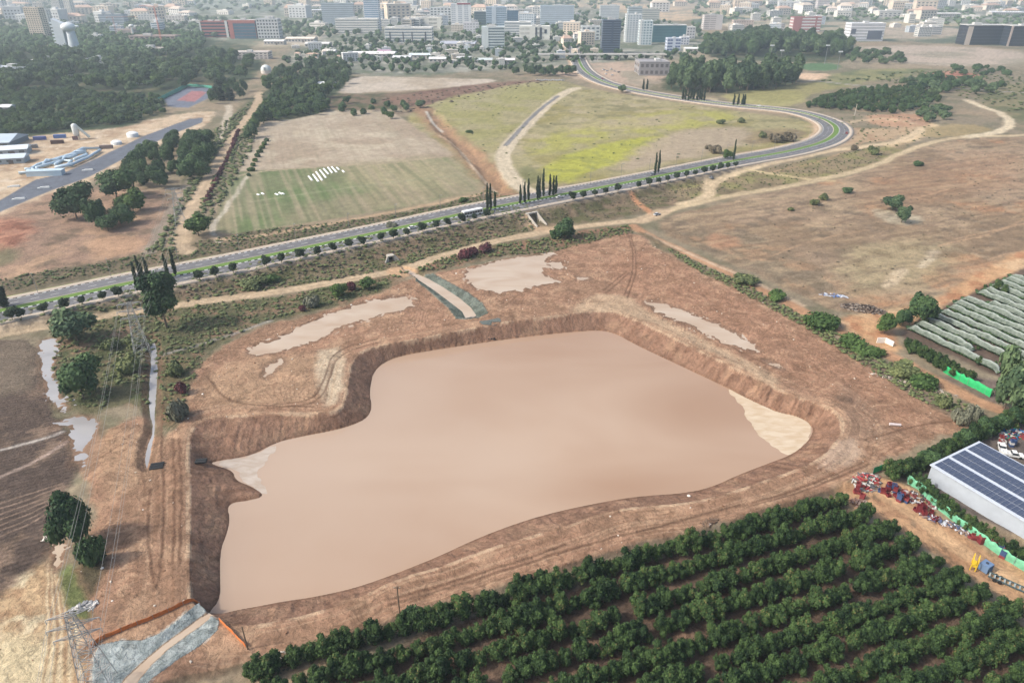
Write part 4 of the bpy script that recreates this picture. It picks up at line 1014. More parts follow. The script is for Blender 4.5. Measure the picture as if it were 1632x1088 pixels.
# single trees and bushes, one by one: name, key, base px, top row px, width px, label
def one(name, key, u, v, vt, wpx, label, cat="tree", group=None, parts=True):
    x, y, z = G(u, v); h = max(.8, ZT(y, vt) - z)
    d = y * CT + (CAMH - z) * ST
    h -= 0.0
    w = wpx * d / F
    # the crown's own depth hides part of the base
    return plant(name, key, x, y + w * .15, h, w, label, cat, group, parts=parts)
singles = [
 ("broadleaf_tree", 'big0', 262,526,436,56, "tall dark tree standing alone between the road and the dirt track"),
 ("broadleaf_tree", 'fic1', 128,640,582,66, "dense dark round tree between the pale pools and the ditch"),
 ("broadleaf_tree", 'fic2', 116,874,798,62, "dark tree at the ploughed field edge under the power lines"),
 ("broadleaf_tree", 'dbs0', 148,902,852,42, "dark spreading bush right of the tree under the power lines"),
 ("broadleaf_tree", 'pal0', 118,548,505,70, "light green spreading tree beside the dirt track under the wires"),
 ("broadleaf_tree", 'bsh2', 202,596,572,40, "low pale green bush right beneath the power lines near the ditch"),
 ("shrub", 'bsh0', 176,556,540,34, "olive shrub left of the power lines"),
 ("shrub", 'bsh1', 214,556,540,30, "olive shrub close to the top of the narrow ditch"),
 ("broadleaf_tree", 'grn1', 314,378,348,44, "green leafy tree at the foot of the dirt path beside the crop field"),
 ("broadleaf_tree", 'fic3', 118,352,300,62, "large dark tree on the brown waste ground nearest the black haul road"),
 ("broadleaf_tree", 'fic0', 152,364,320,36, "dark tree right of the large one on the waste ground"),
 ("broadleaf_tree", 'fic1', 182,318,272,62, "tall dark tree behind the group on the waste ground"),
 ("broadleaf_tree", 'grn0', 210,340,308,40, "green tree on the right side of the waste ground group"),
 ("broadleaf_tree", 'fic2', 190,360,330,42, "low dark tree at the front right of the waste ground group"),
 ("broadleaf_tree", 'fic3', 170,370,345,36, "low dark tree at the front of the waste ground group"),
 ("broadleaf_tree", 'fic1', 900,383,354,36, "round dark green tree on the bank above the wide muddy pool"),
 ("shrub", 'dbs1', 884,380,364,18, "small dark shrub touching the round tree above the wide pool"),
 ("broadleaf_tree", 'pal0', 1424,337,315,34, "grey green tree standing in the big dry field"),
 ("broadleaf_tree", 'pal1', 1438,356,330,24, "smaller grey green tree in front of its neighbour in the dry field"),
 ("broadleaf_tree", 'pal2', 1604,660,572,52, "olive coloured tree between the green fence and the netted rows"),
 ("broadleaf_tree", 'fic0', 1468,520,474,46, "dark leafy tree at the corner of the netted rows"),
 ("broadleaf_tree", 'grn2', 1412,534,506,34, "bright green round tree by the white wall on the lane"),
 ("shrub", 'fic2', 1440,520,494,26, "dark tree between the bright round tree and the corner tree"),
 ("shrub", 'red0', 291,628,609,20, "dark red flowering bush right of the narrow ditch"),
 ("shrub", 'gry0', 283,668,640,32, "grey green bush on the bank between ditch and basin"),
 ("shrub", 'bsh1', 276,600,580,30, "dull green bush above the red one by the ditch"),
 ("shrub", 'grn0', 540,474,454,26, "fresh green bush below the dirt track near the ragged pool"),
 ("shrub", 'red1', 561,464,448,16, "red flowering bush beside the fresh green bush"),
 ("shrub", 'grn1', 586,462,446,26, "green bush right of the red flowering one by the track"),
 ("shrub", 'gry1', 495,490,474,26, "grey bush on the bank left of the ragged pool"),
 ("shrub", 'red0', 482,496,486,12, "small reddish bush next to the grey one"),
 ("shrub", 'red1', 741,412,396,26, "dark red bush beside the track above the channel"),
 ("shrub", 'red0', 755,406,394,18, "dark red bush between two others above the wide pool"),
 ("shrub", 'red1', 773,402,388,26, "rightmost of the dark red bushes above the wide pool"),
 ("shrub", 'grn2', 670,420,398,0, ""),
 ("shrub", 'bsh2', 1192,452,440,44, "long green bush on the strip between mud and dry field, nearest the junction"),
 ("shrub", 'gbs0', 1240,478,464,36, "green bush second along the strip beside the mud"),
 ("shrub", 'gbs1', 1312,526,502,56, "broad green bush with a rounded top on the strip beside the mud"),
 ("shrub", 'gbs2', 1362,556,538,52, "green bush following the broad one along the strip"),
 ("shrub", 'gbs0', 1392,568,554,40, "green bush on the strip opposite the white wall"),
 ("shrub", 'bsh0', 1445,602,584,50, "dull green bush further down the strip"),
 ("shrub", 'gbs1', 1478,620,602,50, "green bush near the lower end of the strip"),
 ("shrub", 'gry0', 1530,676,652,26, "grey rounded bush at the lower end of the strip"),
 ("shrub", 'gry1', 1552,668,648,24, "grey bush right of its twin at the strip's end"),
 ("shrub", 'bsh2', 1505,650,634,26, "small olive bush at the strip's end"),
 ("shrub", 'dbs0', 1463,265,255,16, "dark low bush alone in the upper dry field"),
 ("shrub", 'dbs1', 1352,308,298,18, "dark bush upper right of the field pair"),
 ("shrub", 'bsh1', 1312,319,309,16, "round bush between the lane and the field pair"),
 ("shrub", 'bsh2', 1297,327,317,17, "round bush left of the field pair"),
 ("shrub", 'bsh0', 1261,336,330,12, "small bush at the left of the field bushes"),
 ("shrub", 'bsh0', 1394,247,233,20, "olive bush between the two sandy lanes"),
 ("shrub", 'dry0', 1362,240,230,12, "dry bush beside the bend's sandy lane"),
 ("shrub", 'dry0', 1258,226,209,24, "brown dry bush inside the road bend"),
 ("shrub", 'dry1', 1238,228,214,24, "dry bush left of the brown one inside the bend"),
 ("shrub", 'bsh1', 1215,220,210,14, "green bush inside the road bend"),
 ("shrub", 'dry0', 1140,245,230,22, "brown bush near the lone cypress"),
 ("shrub", 'dry1', 1128,238,231,12, "small brown bush left of its neighbour near the lone cypress"),
 ("shrub", 'grn0', 1160,254,240,14, "bright green young tree beside the lone cypress"),
 ("shrub", 'pal0', 992,148,137,16, "pale green tree at the top edge of the meadow"),
 ("shrub", 'bsh0', 1148,198,190,15, "round bush at the right of the yellow meadow"),
 ("shrub", 'bsh1', 1181,196,188,13, "round dark bush far right in the yellow meadow"),
 ("shrub", 'gbs2', 748,212,207,12, "green bush in the left of the meadow"),
 ("shrub", 'pal1', 670,172,160,20, "grey green tree by the gully's upper end"),
 ("shrub", 'grn2', 622,190,178,16, "bright yellow green bush at the tan field's corner"),
 ("shrub", 'bsh0', 398,460,444,46, "low wide bush on the bank above the track"),
 ("shrub", 'gbs1', 430,446,438,30, "green bush on the embankment below the street trees"),
 ("shrub", 'gry1', 625,362,356,22, "grey bush below the crop field edge"),
 ("shrub", 'gbs0', 738,322,314,16, "green bush on the verge beyond the road"),
 ("shrub", 'bsh0', 160,300,270,0, ""),
 ("shrub", 'dbs1', 885,290,276,0, ""),
 ("shrub", 'dbs2', 658,990,974,38, "dark low bush at the foot of the thin pole on the step"),
]
for (nm, key, u, v, vt, wpx, lab) in singles:
    if wpx: one(nm, key, u, v, vt, wpx, lab, "tree" if nm.endswith("tree") else "bush")

def in_poly(u, v, poly):
    c = False; n = len(poly)
    for i in range(n):
        (ax, ay), (bx, by) = poly[i], poly[(i + 1) % n]
        if (ay > v) != (by > v) and u < (bx - ax) * (v - ay) / (by - ay) + ax: c = not c
    return c
def scatter(poly, n, dmin, seed):
    """random places inside a traced outline, spaced in metres"""
    r = random.Random(seed); w = W(poly); x0, y0 = w.min(0); x1, y1 = w.max(0); out = []; tries = 0
    wl = [tuple(p) for p in w]; grid = {}
    while len(out) < n and tries < n * 60:
        tries += 1; x = r.uniform(x0, x1); y = r.uniform(y0, y1)
        if not in_poly(x, y, wl): continue
        gx, gy = int(x // dmin), int(y // dmin)
        if any((x - a) ** 2 + (y - b) ** 2 < dmin * dmin for i in (-1, 0, 1) for j in (-1, 0, 1) for a, b in grid.get((gx + i, gy + j), ())): continue
        grid.setdefault((gx, gy), []).append((x, y)); out.append((x, y))
    return out
def line_pts(px, step, z=0):
    p = smooth_poly(W(px, z), closed=False, it=1); seg = np.sqrt(((p[1:] - p[:-1]) ** 2).sum(1)); S = np.concatenate([[0], np.cumsum(seg)])
    s = np.arange(0, S[-1], step); return [(float(np.interp(a, S, p[:, 0])), float(np.interp(a, S, p[:, 1]))) for a in s]
def grove(pts, keys, hr, wr, name, label, group, seed, parts=False, cat="tree"):
    r = random.Random(seed)
    for x, y in pts:
        h = r.uniform(*hr); plant(name, r.choice(keys), x, y, h, h * r.uniform(*wr), label, cat, group, parts=parts)
# hedges and rows on the right
grove(line_pts([(1445,552),(1480,570),(1520,592),(1552,612)], 3.2) + line_pts([(1455,562),(1490,582),(1530,606)], 3.4), ['avo0','avo3','avo5'], (3.6, 4.6), (1.0, 1.2), "hedge_tree", "dark green tree in the double row between the lane and the netted rows", "trees before the netted rows", 1, True)
grove(line_pts([(1418,762),(1450,752),(1480,742),(1515,722),(1560,696),(1600,682),(1640,664)], 2.6), ['avo1','avo2','fic3'], (4.0, 5.4), (.95, 1.15), "hedge_tree", "dark tree in the hedge along the upper side of the solar shed yard", "hedge trees above the solar shed", 2, True)
grove(line_pts([(1458,772),(1480,792),(1510,812),(1540,836),(1575,860),(1610,880),(1660,908)], 2.4), ['avo4','avo6','avo2'], (3.4, 4.4), (.9, 1.05), "hedge_tree", "dark bushy tree in the hedge between the green net and the solar shed", "hedge trees beside the solar shed", 3, True)
# crop-field edge: tamarisk, red bougainvillea along the path
grove(line_pts([(380,210),(368,245),(352,275),(340,300),(330,325)], 9), ['red0','red1'], (2.5, 3.6), (1.2, 1.7), "shrub", "dark red bush in the line between the dirt path and the crop field", "red bushes by the crop field", 4, cat="bush")
grove(line_pts([(425,225),(408,255),(395,285)], 14), ['gbs0','dbs1'], (2.5, 3.5), (1.2, 1.7), "shrub", "green bush in the line along the left edge of the tilled field", "green bushes by the tilled field", 5, cat="bush")
# tree masses one can still tell apart
G1 = [(235,248),(270,232),(300,224),(340,222),(338,250),(322,295),(300,305),(240,302),(225,305),(205,292),(212,268)]
grove(scatter(G1, 34, 9, 11), ['fic0','fic1','fic2','fic3'], (9, 13), (.9, 1.2), "broadleaf_tree", "dark tree in the clump between the black haul road and the dirt paths", "clump beside the haul road", 12)
G2 = [(415,150),(440,120),(480,108),(515,104),(552,108),(560,130),(530,150),(500,178),(520,186),(440,190),(412,206),(400,226),(388,235),(395,205),(415,180),(440,160)]
grove(scatter(G2, 110, 8, 13), ['fic0','grn1','fic2','pal1','fic3'], (8, 14), (.8, 1.1), "broadleaf_tree", "leafy tree in the wood above the tan field around the white dome", "wood above the tan field", 14)
grove(scatter([(520,176),(530,164),(580,164),(640,168),(655,178),(600,184),(530,186)], 14, 9, 15), ['fic1','dbs2','pal1'], (6, 8), (1, 1.3), "broadleaf_tree", "low tree in the strip between the tan field and the levelled plot", "strip above the tan field", 16)
grove(scatter([(392,228),(408,196),(428,168),(520,158),(524,178),(470,190),(412,196),(398,222)], 60, 6.5, 90), ['fic0','grn1','fic2','fic3'], (6, 9), (1.1, 1.4), 'broadleaf_tree', 'leafy tree in the belt along the top left of the tan field', 'belt beside the tan field', 91)
G4 = [(1058,146),(1060,136),(1100,130),(1180,126),(1240,126),(1268,128),(1272,134),(1240,142),(1180,150),(1110,150)]
grove(scatter(G4, 62, 8, 17), ['euc0','euc1','euc2','euc3'], (21, 30), (.55, .75), "eucalyptus_tree", "tall grey green eucalyptus in the grove behind the bend", "eucalyptus grove behind the bend", 18, parts=True)
G3 = [(1116,88),(1140,72),(1190,64),(1260,66),(1340,74),(1356,88),(1345,92),(1250,90),(1180,91),(1130,94)]
grove(scatter(G3, 110, 14, 19), ['euc0','fic1','euc2','fic3'], (20, 28), (.75, 1.0), "forest_tree", "dark tree in the large far grove behind the floodlit field", "large grove behind the floodlit field", 20)
G5 = [(1280,172),(1300,160),(1340,150),(1390,143),(1440,142),(1490,150),(1500,162),(1470,170),(1432,182),(1400,180),(1340,176)]
grove(scatter(G5, 230, 6.5, 21), ['avo0','avo3','avo5','fic1'], (4.5, 6), (1.2, 1.5), "far_orchard_tree", "dark low tree in the far orchard block right of the road bend", "far orchard right of the bend", 22)  # trees of the far orchard, kind of fruit unknown
grove(scatter([(1430,136),(1460,126),(1500,130),(1540,134),(1600,140),(1600,150),(1530,152),(1500,158),(1460,148)], 30, 12, 23), ['fic0','fic2','pal1'], (9, 13), (1, 1.3), "broadleaf_tree", "dark tree behind the far orchard block", "trees behind the far orchard", 24)
grove(scatter([(1450,178),(1480,170),(1515,178),(1512,194),(1480,198),(1455,186)], 14, 9, 25), ['pal0','grn1','pal2'], (5, 7), (1.2, 1.5), "broadleaf_tree", "grey green low tree beside the sandy junction", "low trees by the sandy junction", 26)
grove(scatter([(1340,80),(1420,86),(1445,96),(1440,102),(1380,104),(1350,100)], 34, 14, 27), ['fic1','pal2'], (7, 11), (1.1, 1.5), "broadleaf_tree", "green tree below the white office on the far right", "trees below the white office", 28)
grove(scatter([(1515,108),(1600,110),(1612,120),(1530,122)], 14, 16, 29), ['dbs0','fic2'], (5, 8), (1.3, 1.8), "broadleaf_tree", "dark tree along the far red earth slope", "trees on the far red earth slope", 30)
grove([P(u, v) for u, v in ((385,158),(378,150),(372,142),(390,146),(362,152),(352,160),(340,166),(350,150),(368,160),(355,142))], ['fic0','cyp1','fic3'], (12, 17), (.7, .9), "broadleaf_tree", "dark tall tree beside the sports court and the paths", "trees beside the sports court", 31)
grove([P(u, v) for u, v in ((840,118),(848,121),(858,119),(866,122),(876,120),(884,122),(894,119),(904,121),(912,118),(822,120))], ['fic0','fic2'], (10, 13), (1.0, 1.2), "broadleaf_tree", "dark tree in the row left of the far road junction", "row left of the far junction", 32)
# the western wood: the nearer tree block and the tall park trees behind it
G6 = [(-30,150),(60,146),(150,150),(250,160),(262,182),(200,198),(100,207),(0,220),(-60,226)]
grove(scatter(G6, 290, 7.5, 33), ['avo1','grn0','fic2','avo6','pal0','grn2'], (5.5, 7.5), (1.2, 1.5), "grove_tree", "dark green tree in the block above the sandy building site", "tree block above the building site", 34)
G7 = [(-60,95),(40,86),(110,92),(200,96),(300,84),(400,100),(400,128),(330,136),(262,150),(120,148),(0,150),(-60,150)]
grove(scatter(G7, 240, 13, 35), ['fic0','umb0','grn1','fic3','umb1','pal2','grn2','pal1'], (12, 18), (1.0, 1.3), "park_tree", "tall green tree in the western wood between the sports court and the towers", "western wood", 36)

# masses nobody could count
def cls_at(x, y):
    u, v = Qn(x, y, 0.0); a = int(np.interp(u, cu, _ci) + .5); b = int(np.interp(v, rv, _ri) + .5)
    return CLASSES[CLS.reshape(NR, NC)[b, a]]
def mass(name, pts, hr, wr, seed, mat, label, nq=46, core=True, cat="vegetation"):
    rs = np.random.RandomState(seed); VV_ = []; FQ = []; TR = []; LV = []; off = 0
    for (x, y) in pts:
        if name == 'scrub' and cls_at(x, y) in ('dirt_track', 'asphalt_road'): continue
        h = rs.uniform(*hr); w = h * rs.uniform(*wr); z = gz(x, y)
        lob = [(x, y, z + h * .5, w * .42, h * .46)] + [(x + rs.normal() * w * .22, y + rs.normal() * w * .22, z + h * (.45 + .3 * rs.rand()), w * .26, h * .26) for _ in range(2)]
        V, q, vals, tr = leafcloud(rs, lob, nq, max(.14, w * .085), core=.85 if core else 0)
        VV_.append(V); FQ.append(q + off); LV.append(vals)
        if tr is not None: TR.append(tr + off)
        off += len(V)
    if not VV_: return None
    me = np_mesh(name, np.concatenate(VV_), [np.concatenate(FQ)] + ([np.concatenate(TR)] if TR else []), mat, attrs={"leaf": ('FLOAT', np.concatenate(LV))})
    return tag(link(name, me), label, cat, kind="stuff")
mass("woodland", scatter([(-200,100),(-60,60),(60,50),(200,50),(320,60),(330,78),(300,84),(200,96),(110,92),(40,86),(-60,95)], 420, 17, 40), (11, 17), (1.1, 1.5), 41, L_FIC, "far green wood around the white towers")
mass("woodland", scatter([(-200,60),(-100,30),(120,30),(330,30),(520,40),(520,60),(330,62),(120,54)], 420, 26, 42), (9, 14), (1.3, 1.8), 43, L_EUC, "distant pale wood behind the red office block")
mass("city_trees", scatter([(440,100),(560,64),(700,60),(900,60),(1000,90),(1090,84),(1120,70),(1120,96),(880,100),(820,112),(640,118),(560,112)], 520, 12, 44), (5, 10), (1.0, 1.5), 45, L_FIC, "scattered street and garden trees among the offices")
mass("city_trees", scatter([(440,60),(500,22),(900,18),(1120,40),(1120,60),(900,60),(560,64)], 420, 22, 46), (8, 13), (1.1, 1.6), 47, L_FIC, "scattered trees behind the first office towers")
mass("town_trees", scatter([(-300,40),(-300,-6),(1900,-6),(1900,40),(1100,16),(500,20)], 1500, 38, 48), (8, 14), (1.5, 2.6), 49, L_EUC, "scattered trees of the far town under the horizon", nq=22)
mass("town_trees", scatter([(1100,20),(1632,20),(1900,30),(1900,70),(1632,66),(1520,44),(1420,34),(1130,36)], 420, 26, 50), (7, 11), (1.3, 2.0), 51, L_EUC, "scattered trees on the plain to the far right", nq=22)
mass("scrub", scatter([(0,508),(200,476),(430,426),(620,384),(770,352),(840,340),(850,366),(780,382),(640,428),(400,468),(200,494),(0,528)], 900, 1.4, 52), (.3, .9), (2, 3.6), 53, L_OLV, "low scrub on the bank between pavement and dirt track", nq=14)
mass("scrub", scatter([(0,508),(200,476),(430,426),(620,384),(770,352),(960,316),(1130,284),(1130,300),(1000,344),(850,366),(780,382),(640,428),(400,468),(200,494),(0,528)], 700, 1.6, 54), (.3, .7), (2, 3.6), 55, L_DRY, "dry low scrub on the bank between pavement and dirt track", nq=14)
mass("scrub", scatter([(90,500),(230,492),(420,476),(640,438),(600,466),(500,490),(420,512),(330,556),(300,640),(262,680),(245,560),(232,545),(236,640),(190,610),(160,655),(110,640),(84,590)], 1000, 1.2, 56), (.25, .85), (1.8, 3.4), 57, L_OLV, "rough scrub around the narrow ditch and under the power lines", nq=16)
mass("scrub", scatter([(0,446),(140,424),(250,398),(420,366),(560,352),(700,328),(790,300),(820,326),(620,362),(330,406),(100,446),(0,466)], 800, 1.8, 58), (.3, .9), (2, 3.6), 59, L_OLV, "low scrub on the far side of the road", nq=12)
mass("scrub", scatter([(1030,375),(1110,418),(1210,462),(1300,506),(1400,566),(1480,612),(1570,662),(1556,676),(1470,640),(1380,585),(1280,520),(1190,470),(1100,424)], 420, 1.3, 60), (.3, 1.0), (1.8, 3.2), 61, L_OLV, "greyish scrub along the strip beside the mud", nq=16)
mass("scrub", scatter([(300,240),(420,150),(400,240),(350,330),(290,400),(240,400),(300,300)], 700, 3, 62), (.7, 1.8), (2, 3.6), 63, L_OLV, "scrub between the two dirt paths in the west", nq=14)
mass("scrub", scatter([(1060,300),(1140,286),(1300,252),(1420,230),(1400,262),(1240,300),(1100,324)], 260, 3, 64), (.4, .9), (1.5, 2.4), 65, L_OLV, "low tufts between the sandy lanes", nq=12)
mass("scrub", scatter([(1070,372),(1180,365),(1330,310),(1500,250),(1632,240),(1632,380),(1480,450),(1340,480),(1210,430)], 160, 4, 66), (.2, .5), (2, 4), 67, L_DRY, "dry tufts over the big field", nq=10)
mass("scrub", scatter([(690,160),(900,132),(1180,180),(1290,204),(1280,222),(1100,250),(900,290),(800,300),(760,270),(700,215)], 150, 6, 68), (.3, .7), (2.5, 4.5), 69, L_OLV, "tufts of weeds in the dry meadow", nq=10)
mass("scrub", scatter([(408,1062),(536,1028),(635,994),(700,974),(810,940),(908,906),(975,885),(1060,865),(1060,875),(980,898),(810,952),(640,1008),(480,1056),(400,1086)], 380, .7, 70), (.2, .6), (1.4, 2.4), 71, L_DRY, "weeds along the foot of the earth step", nq=14)
mass("scrub", scatter([(560,446),(660,422),(780,394),(900,376),(1010,358),(1012,370),(930,390),(880,402),(770,410),(700,430)], 300, 1.6, 72), (.5, 1.4), (1.3, 2.2), 73, L_OLV, "scrub on the bank above the channel and the wide pool", nq=14)
mass("scrub", scatter([(600,160),(700,145),(860,128),(880,134),(760,152),(690,172),(640,180)], 90, 8, 74), (.6, 1.2), (3, 5), 75, L_DRY, "brown scrub between the levelled plot and the meadow", nq=12)
mass("scrub", scatter([(1290,190),(1380,184),(1480,190),(1500,215),(1440,235),(1360,230)], 120, 6, 76), (.4, 1.0), (2, 3.6), 77, L_OLV, "scrub outside the road bend", nq=12)
mass("scrub", scatter([(1300,130),(1500,112),(1632,125),(1800,140),(1800,200),(1632,190),(1520,150),(1400,130)], 380, 8, 78), (1, 2.5), (2, 3.5), 79, L_OLV, "scrub on the slopes behind the far orchard", nq=14)
# ---------------------------------------------------------------- mesh builder for built things
class MB:
    def __init__(s): s.v = []; s.f = []; s.m = []
    def add(s, v, f, m=0):
        o = len(s.v); s.v += [tuple(p) for p in v]; s.f += [tuple(i + o for i in q) for q in f]; s.m += [m] * len(f); return s
    def box(s, x0, x1, y0, y1, z0, z1, m=0, bottom=True):
        v = [(x0,y0,z0),(x1,y0,z0),(x1,y1,z0),(x0,y1,z0),(x0,y0,z1),(x1,y0,z1),(x1,y1,z1),(x0,y1,z1)]
        f = [(0,1,5,4),(1,2,6,5),(2,3,7,6),(3,0,4,7),(4,5,6,7)] + ([(3,2,1,0)] if bottom else [])
        return s.add(v, f, m)
    def obox(s, c, size, rz=0, m=0, rx=0):
        M = Matrix.Translation(c) @ Matrix.Rotation(rz, 4, 'Z') @ Matrix.Rotation(rx, 4, 'X')
        a, b, d = (q / 2 for q in size)
        v = [M @ Vector(p) for p in [(-a,-b,-d),(a,-b,-d),(a,b,-d),(-a,b,-d),(-a,-b,d),(a,-b,d),(a,b,d),(-a,b,d)]]
        return s.add(v, [(0,1,5,4),(1,2,6,5),(2,3,7,6),(3,0,4,7),(4,5,6,7),(3,2,1,0)], m)
    def tube(s, pts, r, seg=6, m=0, cap=True):
        v, f = tube_np(pts, r, seg)
        if cap: f = f + [tuple(range(seg))[::-1], tuple(range(len(v) - seg, len(v)))]
        return s.add(v, f, m)
    def lathe(s, prof, seg=12, c=(0,0,0), m=0):
        v = []; f = []
        for r, z in prof:
            for k in range(seg):
                a = 2 * math.pi * k / seg; v.append((c[0] + r * math.cos(a), c[1] + r * math.sin(a), c[2] + z))
        for i in range(len(prof) - 1):
            for k in range(seg):
                k2 = (k + 1) % seg; f.append((i * seg + k, i * seg + k2, (i + 1) * seg + k2, (i + 1) * seg + k))
        f.append(tuple(range(len(v) - seg, len(v))))
        return s.add(v, f, m)
    def mesh(s, name, mats, smooth=False):
        me = bpy.data.meshes.new(name); me.from_pydata(s.v, [], s.f)
        for mm in (mats if isinstance(mats, (list, tuple)) else [mats]): me.materials.append(mm)
        me.polygons.foreach_set("material_index", s.m)
        if smooth: me.polygons.foreach_set("use_smooth", [True] * len(s.f))
        me.update(); return me
    def obj(s, name, mats, parent=None, loc=None, rz=None, smooth=False):
        return link(name, s.mesh(name, mats, smooth), parent, loc, rz)

def wall(r, g, b): return plain("wall_%d_%d_%d" % (r, g, b), (r, g, b), .85, .1, .08)
def glass(r, g, b): 
    k = "glass_%d_%d_%d" % (r, g, b)
    return MATS.get(k) or plain(k, (r, g, b), .18, .2, .05, spec=.6)
def building(label, u0, u1, vb, vt, dep, wc, gc, floors, style='rows', yaw=0.0, name="office_building", cat="building", group=None, bays=8, plant_=True, wy=None, sides=True, frame=None, gap=.5):
    """a block whose foot line and roof line were read off the photograph"""
    x0, y = P(u0, vb); x1, _ = P(u1, vb)
    w = (x1 - x0); h = max(4, ZT(y, vt)); cx = (x0 + x1) / 2
    r = link(name, None, loc=(cx, y, 0), rz=yaw); tag(r, label, cat, group)
    W_, D_ = w / 2, dep
    wm = wall(*wc); gm = glass(*gc)
    MB().box(-W_, W_, 0, D_, -1, h).obj("wall", wm, r)
    rf = MB(); e = .4
    rf.box(-W_ - .2, W_ + .2, -.2, e, h, h + 1.1).box(-W_ - .2, W_ + .2, D_ - e, D_ + .2, h, h + 1.1).box(-W_ - .2, -W_ + e, e, D_ - e, h, h + 1.1).box(W_ - e, W_ + .2, e, D_ - e, h, h + 1.1).box(-W_ + e, W_ - e, e, D_ - e, h, h + .25)
    ro = rf.obj("roof", wm if style != 'glass' else wall(200, 200, 198), r)
    if plant_:
        rr = random.Random(int(u0 * 7 + vt))
        for k in range(rr.randint(1, 3)):
            a = rr.uniform(-.6, .3) * W_; b = D_ * rr.uniform(.2, .5); ww = W_ * rr.uniform(.2, .5); hh = rr.uniform(2, 4.5)
            MB().box(a, a + ww, b, b + D_ * .3, h + .26, h + .26 + hh).obj("rooftop_unit", wall(190, 190, 188), ro)
    fh = h / floors; pr = .18
    for k in range(floors):
        z0 = k * fh + fh * .28; z1 = k * fh + fh * (.28 + gap)
        if style == 'glass': z0 = k * fh + .12; z1 = (k + 1) * fh - .3
        m = MB()
        n = bays if style == 'grid' else (1 if style in ('rows', 'glass') else bays)
        cell = (2 * W_ - 1.2) / n; inset = cell * .22 if style == 'grid' else (cell * .05 if n > 1 else 0)
        for j in range(n):
            a = -W_ + .6 + j * cell + inset; b = a + cell - 2 * inset
            if style == 'split' and j % 3 == 2: continue
            m.box(a, b, -pr, 0.05, z0, z1)
        if sides:
            ns = max(1, n // 2)
            if style in ('rows', 'glass'):
                m.box(W_ - .05, W_ + pr, .8, D_ - .8, z0, z1).box(-W_ - pr, -W_ + .05, .8, D_ - .8, z0, z1)
            else:
                c2 = (D_ - 2) / ns
                for j in range(ns):
                    a = 1 + j * c2 + c2 * .2; b = a + c2 * .6
                    m.box(W_ - .05, W_ + pr, a, b, z0, z1).box(-W_ - pr, -W_ + .05, a, b, z0, z1)
        m.obj("window_row", gm, r)
    if frame:
        fm = wall(*frame[0])
        for (a, b, c, d) in frame[1:]:           # fractions of width and height, proud strips on the front
            MB().box(-W_ + a * w, -W_ + b * w, -.55, -.19, c * h, d * h + (.6 if d >= 1 else 0)).obj("facade_panel", fm, r)
    return r, h, W_
WH = (226, 224, 218); GW = (196, 202, 206); BG = (222, 208, 190)
DG = (60, 72, 84); BLG = (78, 106, 126); TEAL = (62, 108, 118); DK = (44, 52, 62)
B = building
B("beige apartment tower at the left edge of the wood, nearest the white tower pair", 51, 74, 64, 13, 22, BG, (120,110,100), 17, 'grid', bays=6, name="apartment_tower", cat="tower")
B("pale narrow apartment tower behind the beige tower's right side", 70, 80, 44, 16, 20, (214,212,206), (140,140,140), 12, 'grid', bays=4, name="apartment_tower", cat="tower")
B("pale tall apartment tower cut by the top edge, left of its twin", 88, 100, 28, -12, 24, (208,206,202), (140,140,146), 16, 'grid', bays=5, name="apartment_tower", cat="tower")
B("pale tall apartment tower cut by the top edge, right of its twin", 101, 116, 26, -10, 24, (216,212,204), (140,140,146), 16, 'grid', bays=5, name="apartment_tower", cat="tower")
B("faint pale tower in the top left corner of the photo", -6, 10, 30, -8, 24, (206,208,210), (150,152,156), 14, 'grid', bays=5, name="apartment_tower", cat="tower")
B("red framed office block left of the white stair strip", 322, 364, 60, 35, 26, (176,110,102), DG, 5, 'rows', frame=((206,206,204), (-.02,.04,0,1), (.95,1.04,-.05,1.05)))
B("red framed glass office block in the middle of the red row", 368, 410, 62, 33, 26, (178,112,104), BLG, 6, 'glass', frame=((176,108,100), (0,.16,0,1), (.16,1,.86,1)))
B("grey white office block with punched windows at the right end of the red row", 412, 446, 62, 31, 26, (202,204,206), DG, 6, 'grid', bays=7)
B("long grey blue slab office with many window lines", 515, 565, 40, 6, 20, (178,188,196), (128,142,154), 11, 'rows', gap=.4)
B("round cornered blue white tower cut by the top edge", 583, 606, 50, -6, 24, (214,220,226), (130,156,182), 18, 'rows', gap=.6, name="office_tower", cat="tower")
B("low white office with long window bands at the foot of the blue white tower", 536, 603, 54, 31, 26, WH, (140,146,152), 6, 'rows', gap=.4)
B("white four storey office with dark vertical slots", 614, 689, 68, 45, 30, WH, (130,142,152), 5, 'rows', gap=.45, frame=((70,78,86), (.1,.125,0,.75), (.38,.4,0,.75), (.57,.59,0,.75), (.85,.875,0,.75)))
B("white stepped factory block behind the four storey office", 644, 704, 46, 29, 34, (228,224,214), (180,178,170), 3, 'split', bays=9)
B("white and dark office left of the tower with the red roof line", 686, 720, 38, 13, 24, (216,218,218), (74,88,94), 6, 'grid', bays=6)
B("tall white tower with a red line on its roof", 720, 751, 47, 7, 22, (224,226,228), (170,178,188), 13, 'split', bays=9, frame=((150,60,70), (.3,1,.985,1.03)), name="office_tower", cat="tower")
B("small white block at the foot of the red line tower", 739, 763, 54, 37, 18, (214,212,216), (170,170,176), 4, 'grid', bays=5)
B("dark teal low office between the two white towers", 756, 775, 40, 19, 20, (150,166,170), (58,84,92), 5, 'glass')
B("blue white tower with dark glass edge", 775, 807, 44, 12, 24, (190,204,216), (84,118,144), 11, 'rows', gap=.45, frame=((196,208,218), (.28,.5,0,1)), name="office_tower", cat="tower")
B("blue glass block right of the blue white tower", 808, 826, 40, 17, 22, (150,172,190), (70,104,130), 8, 'glass')
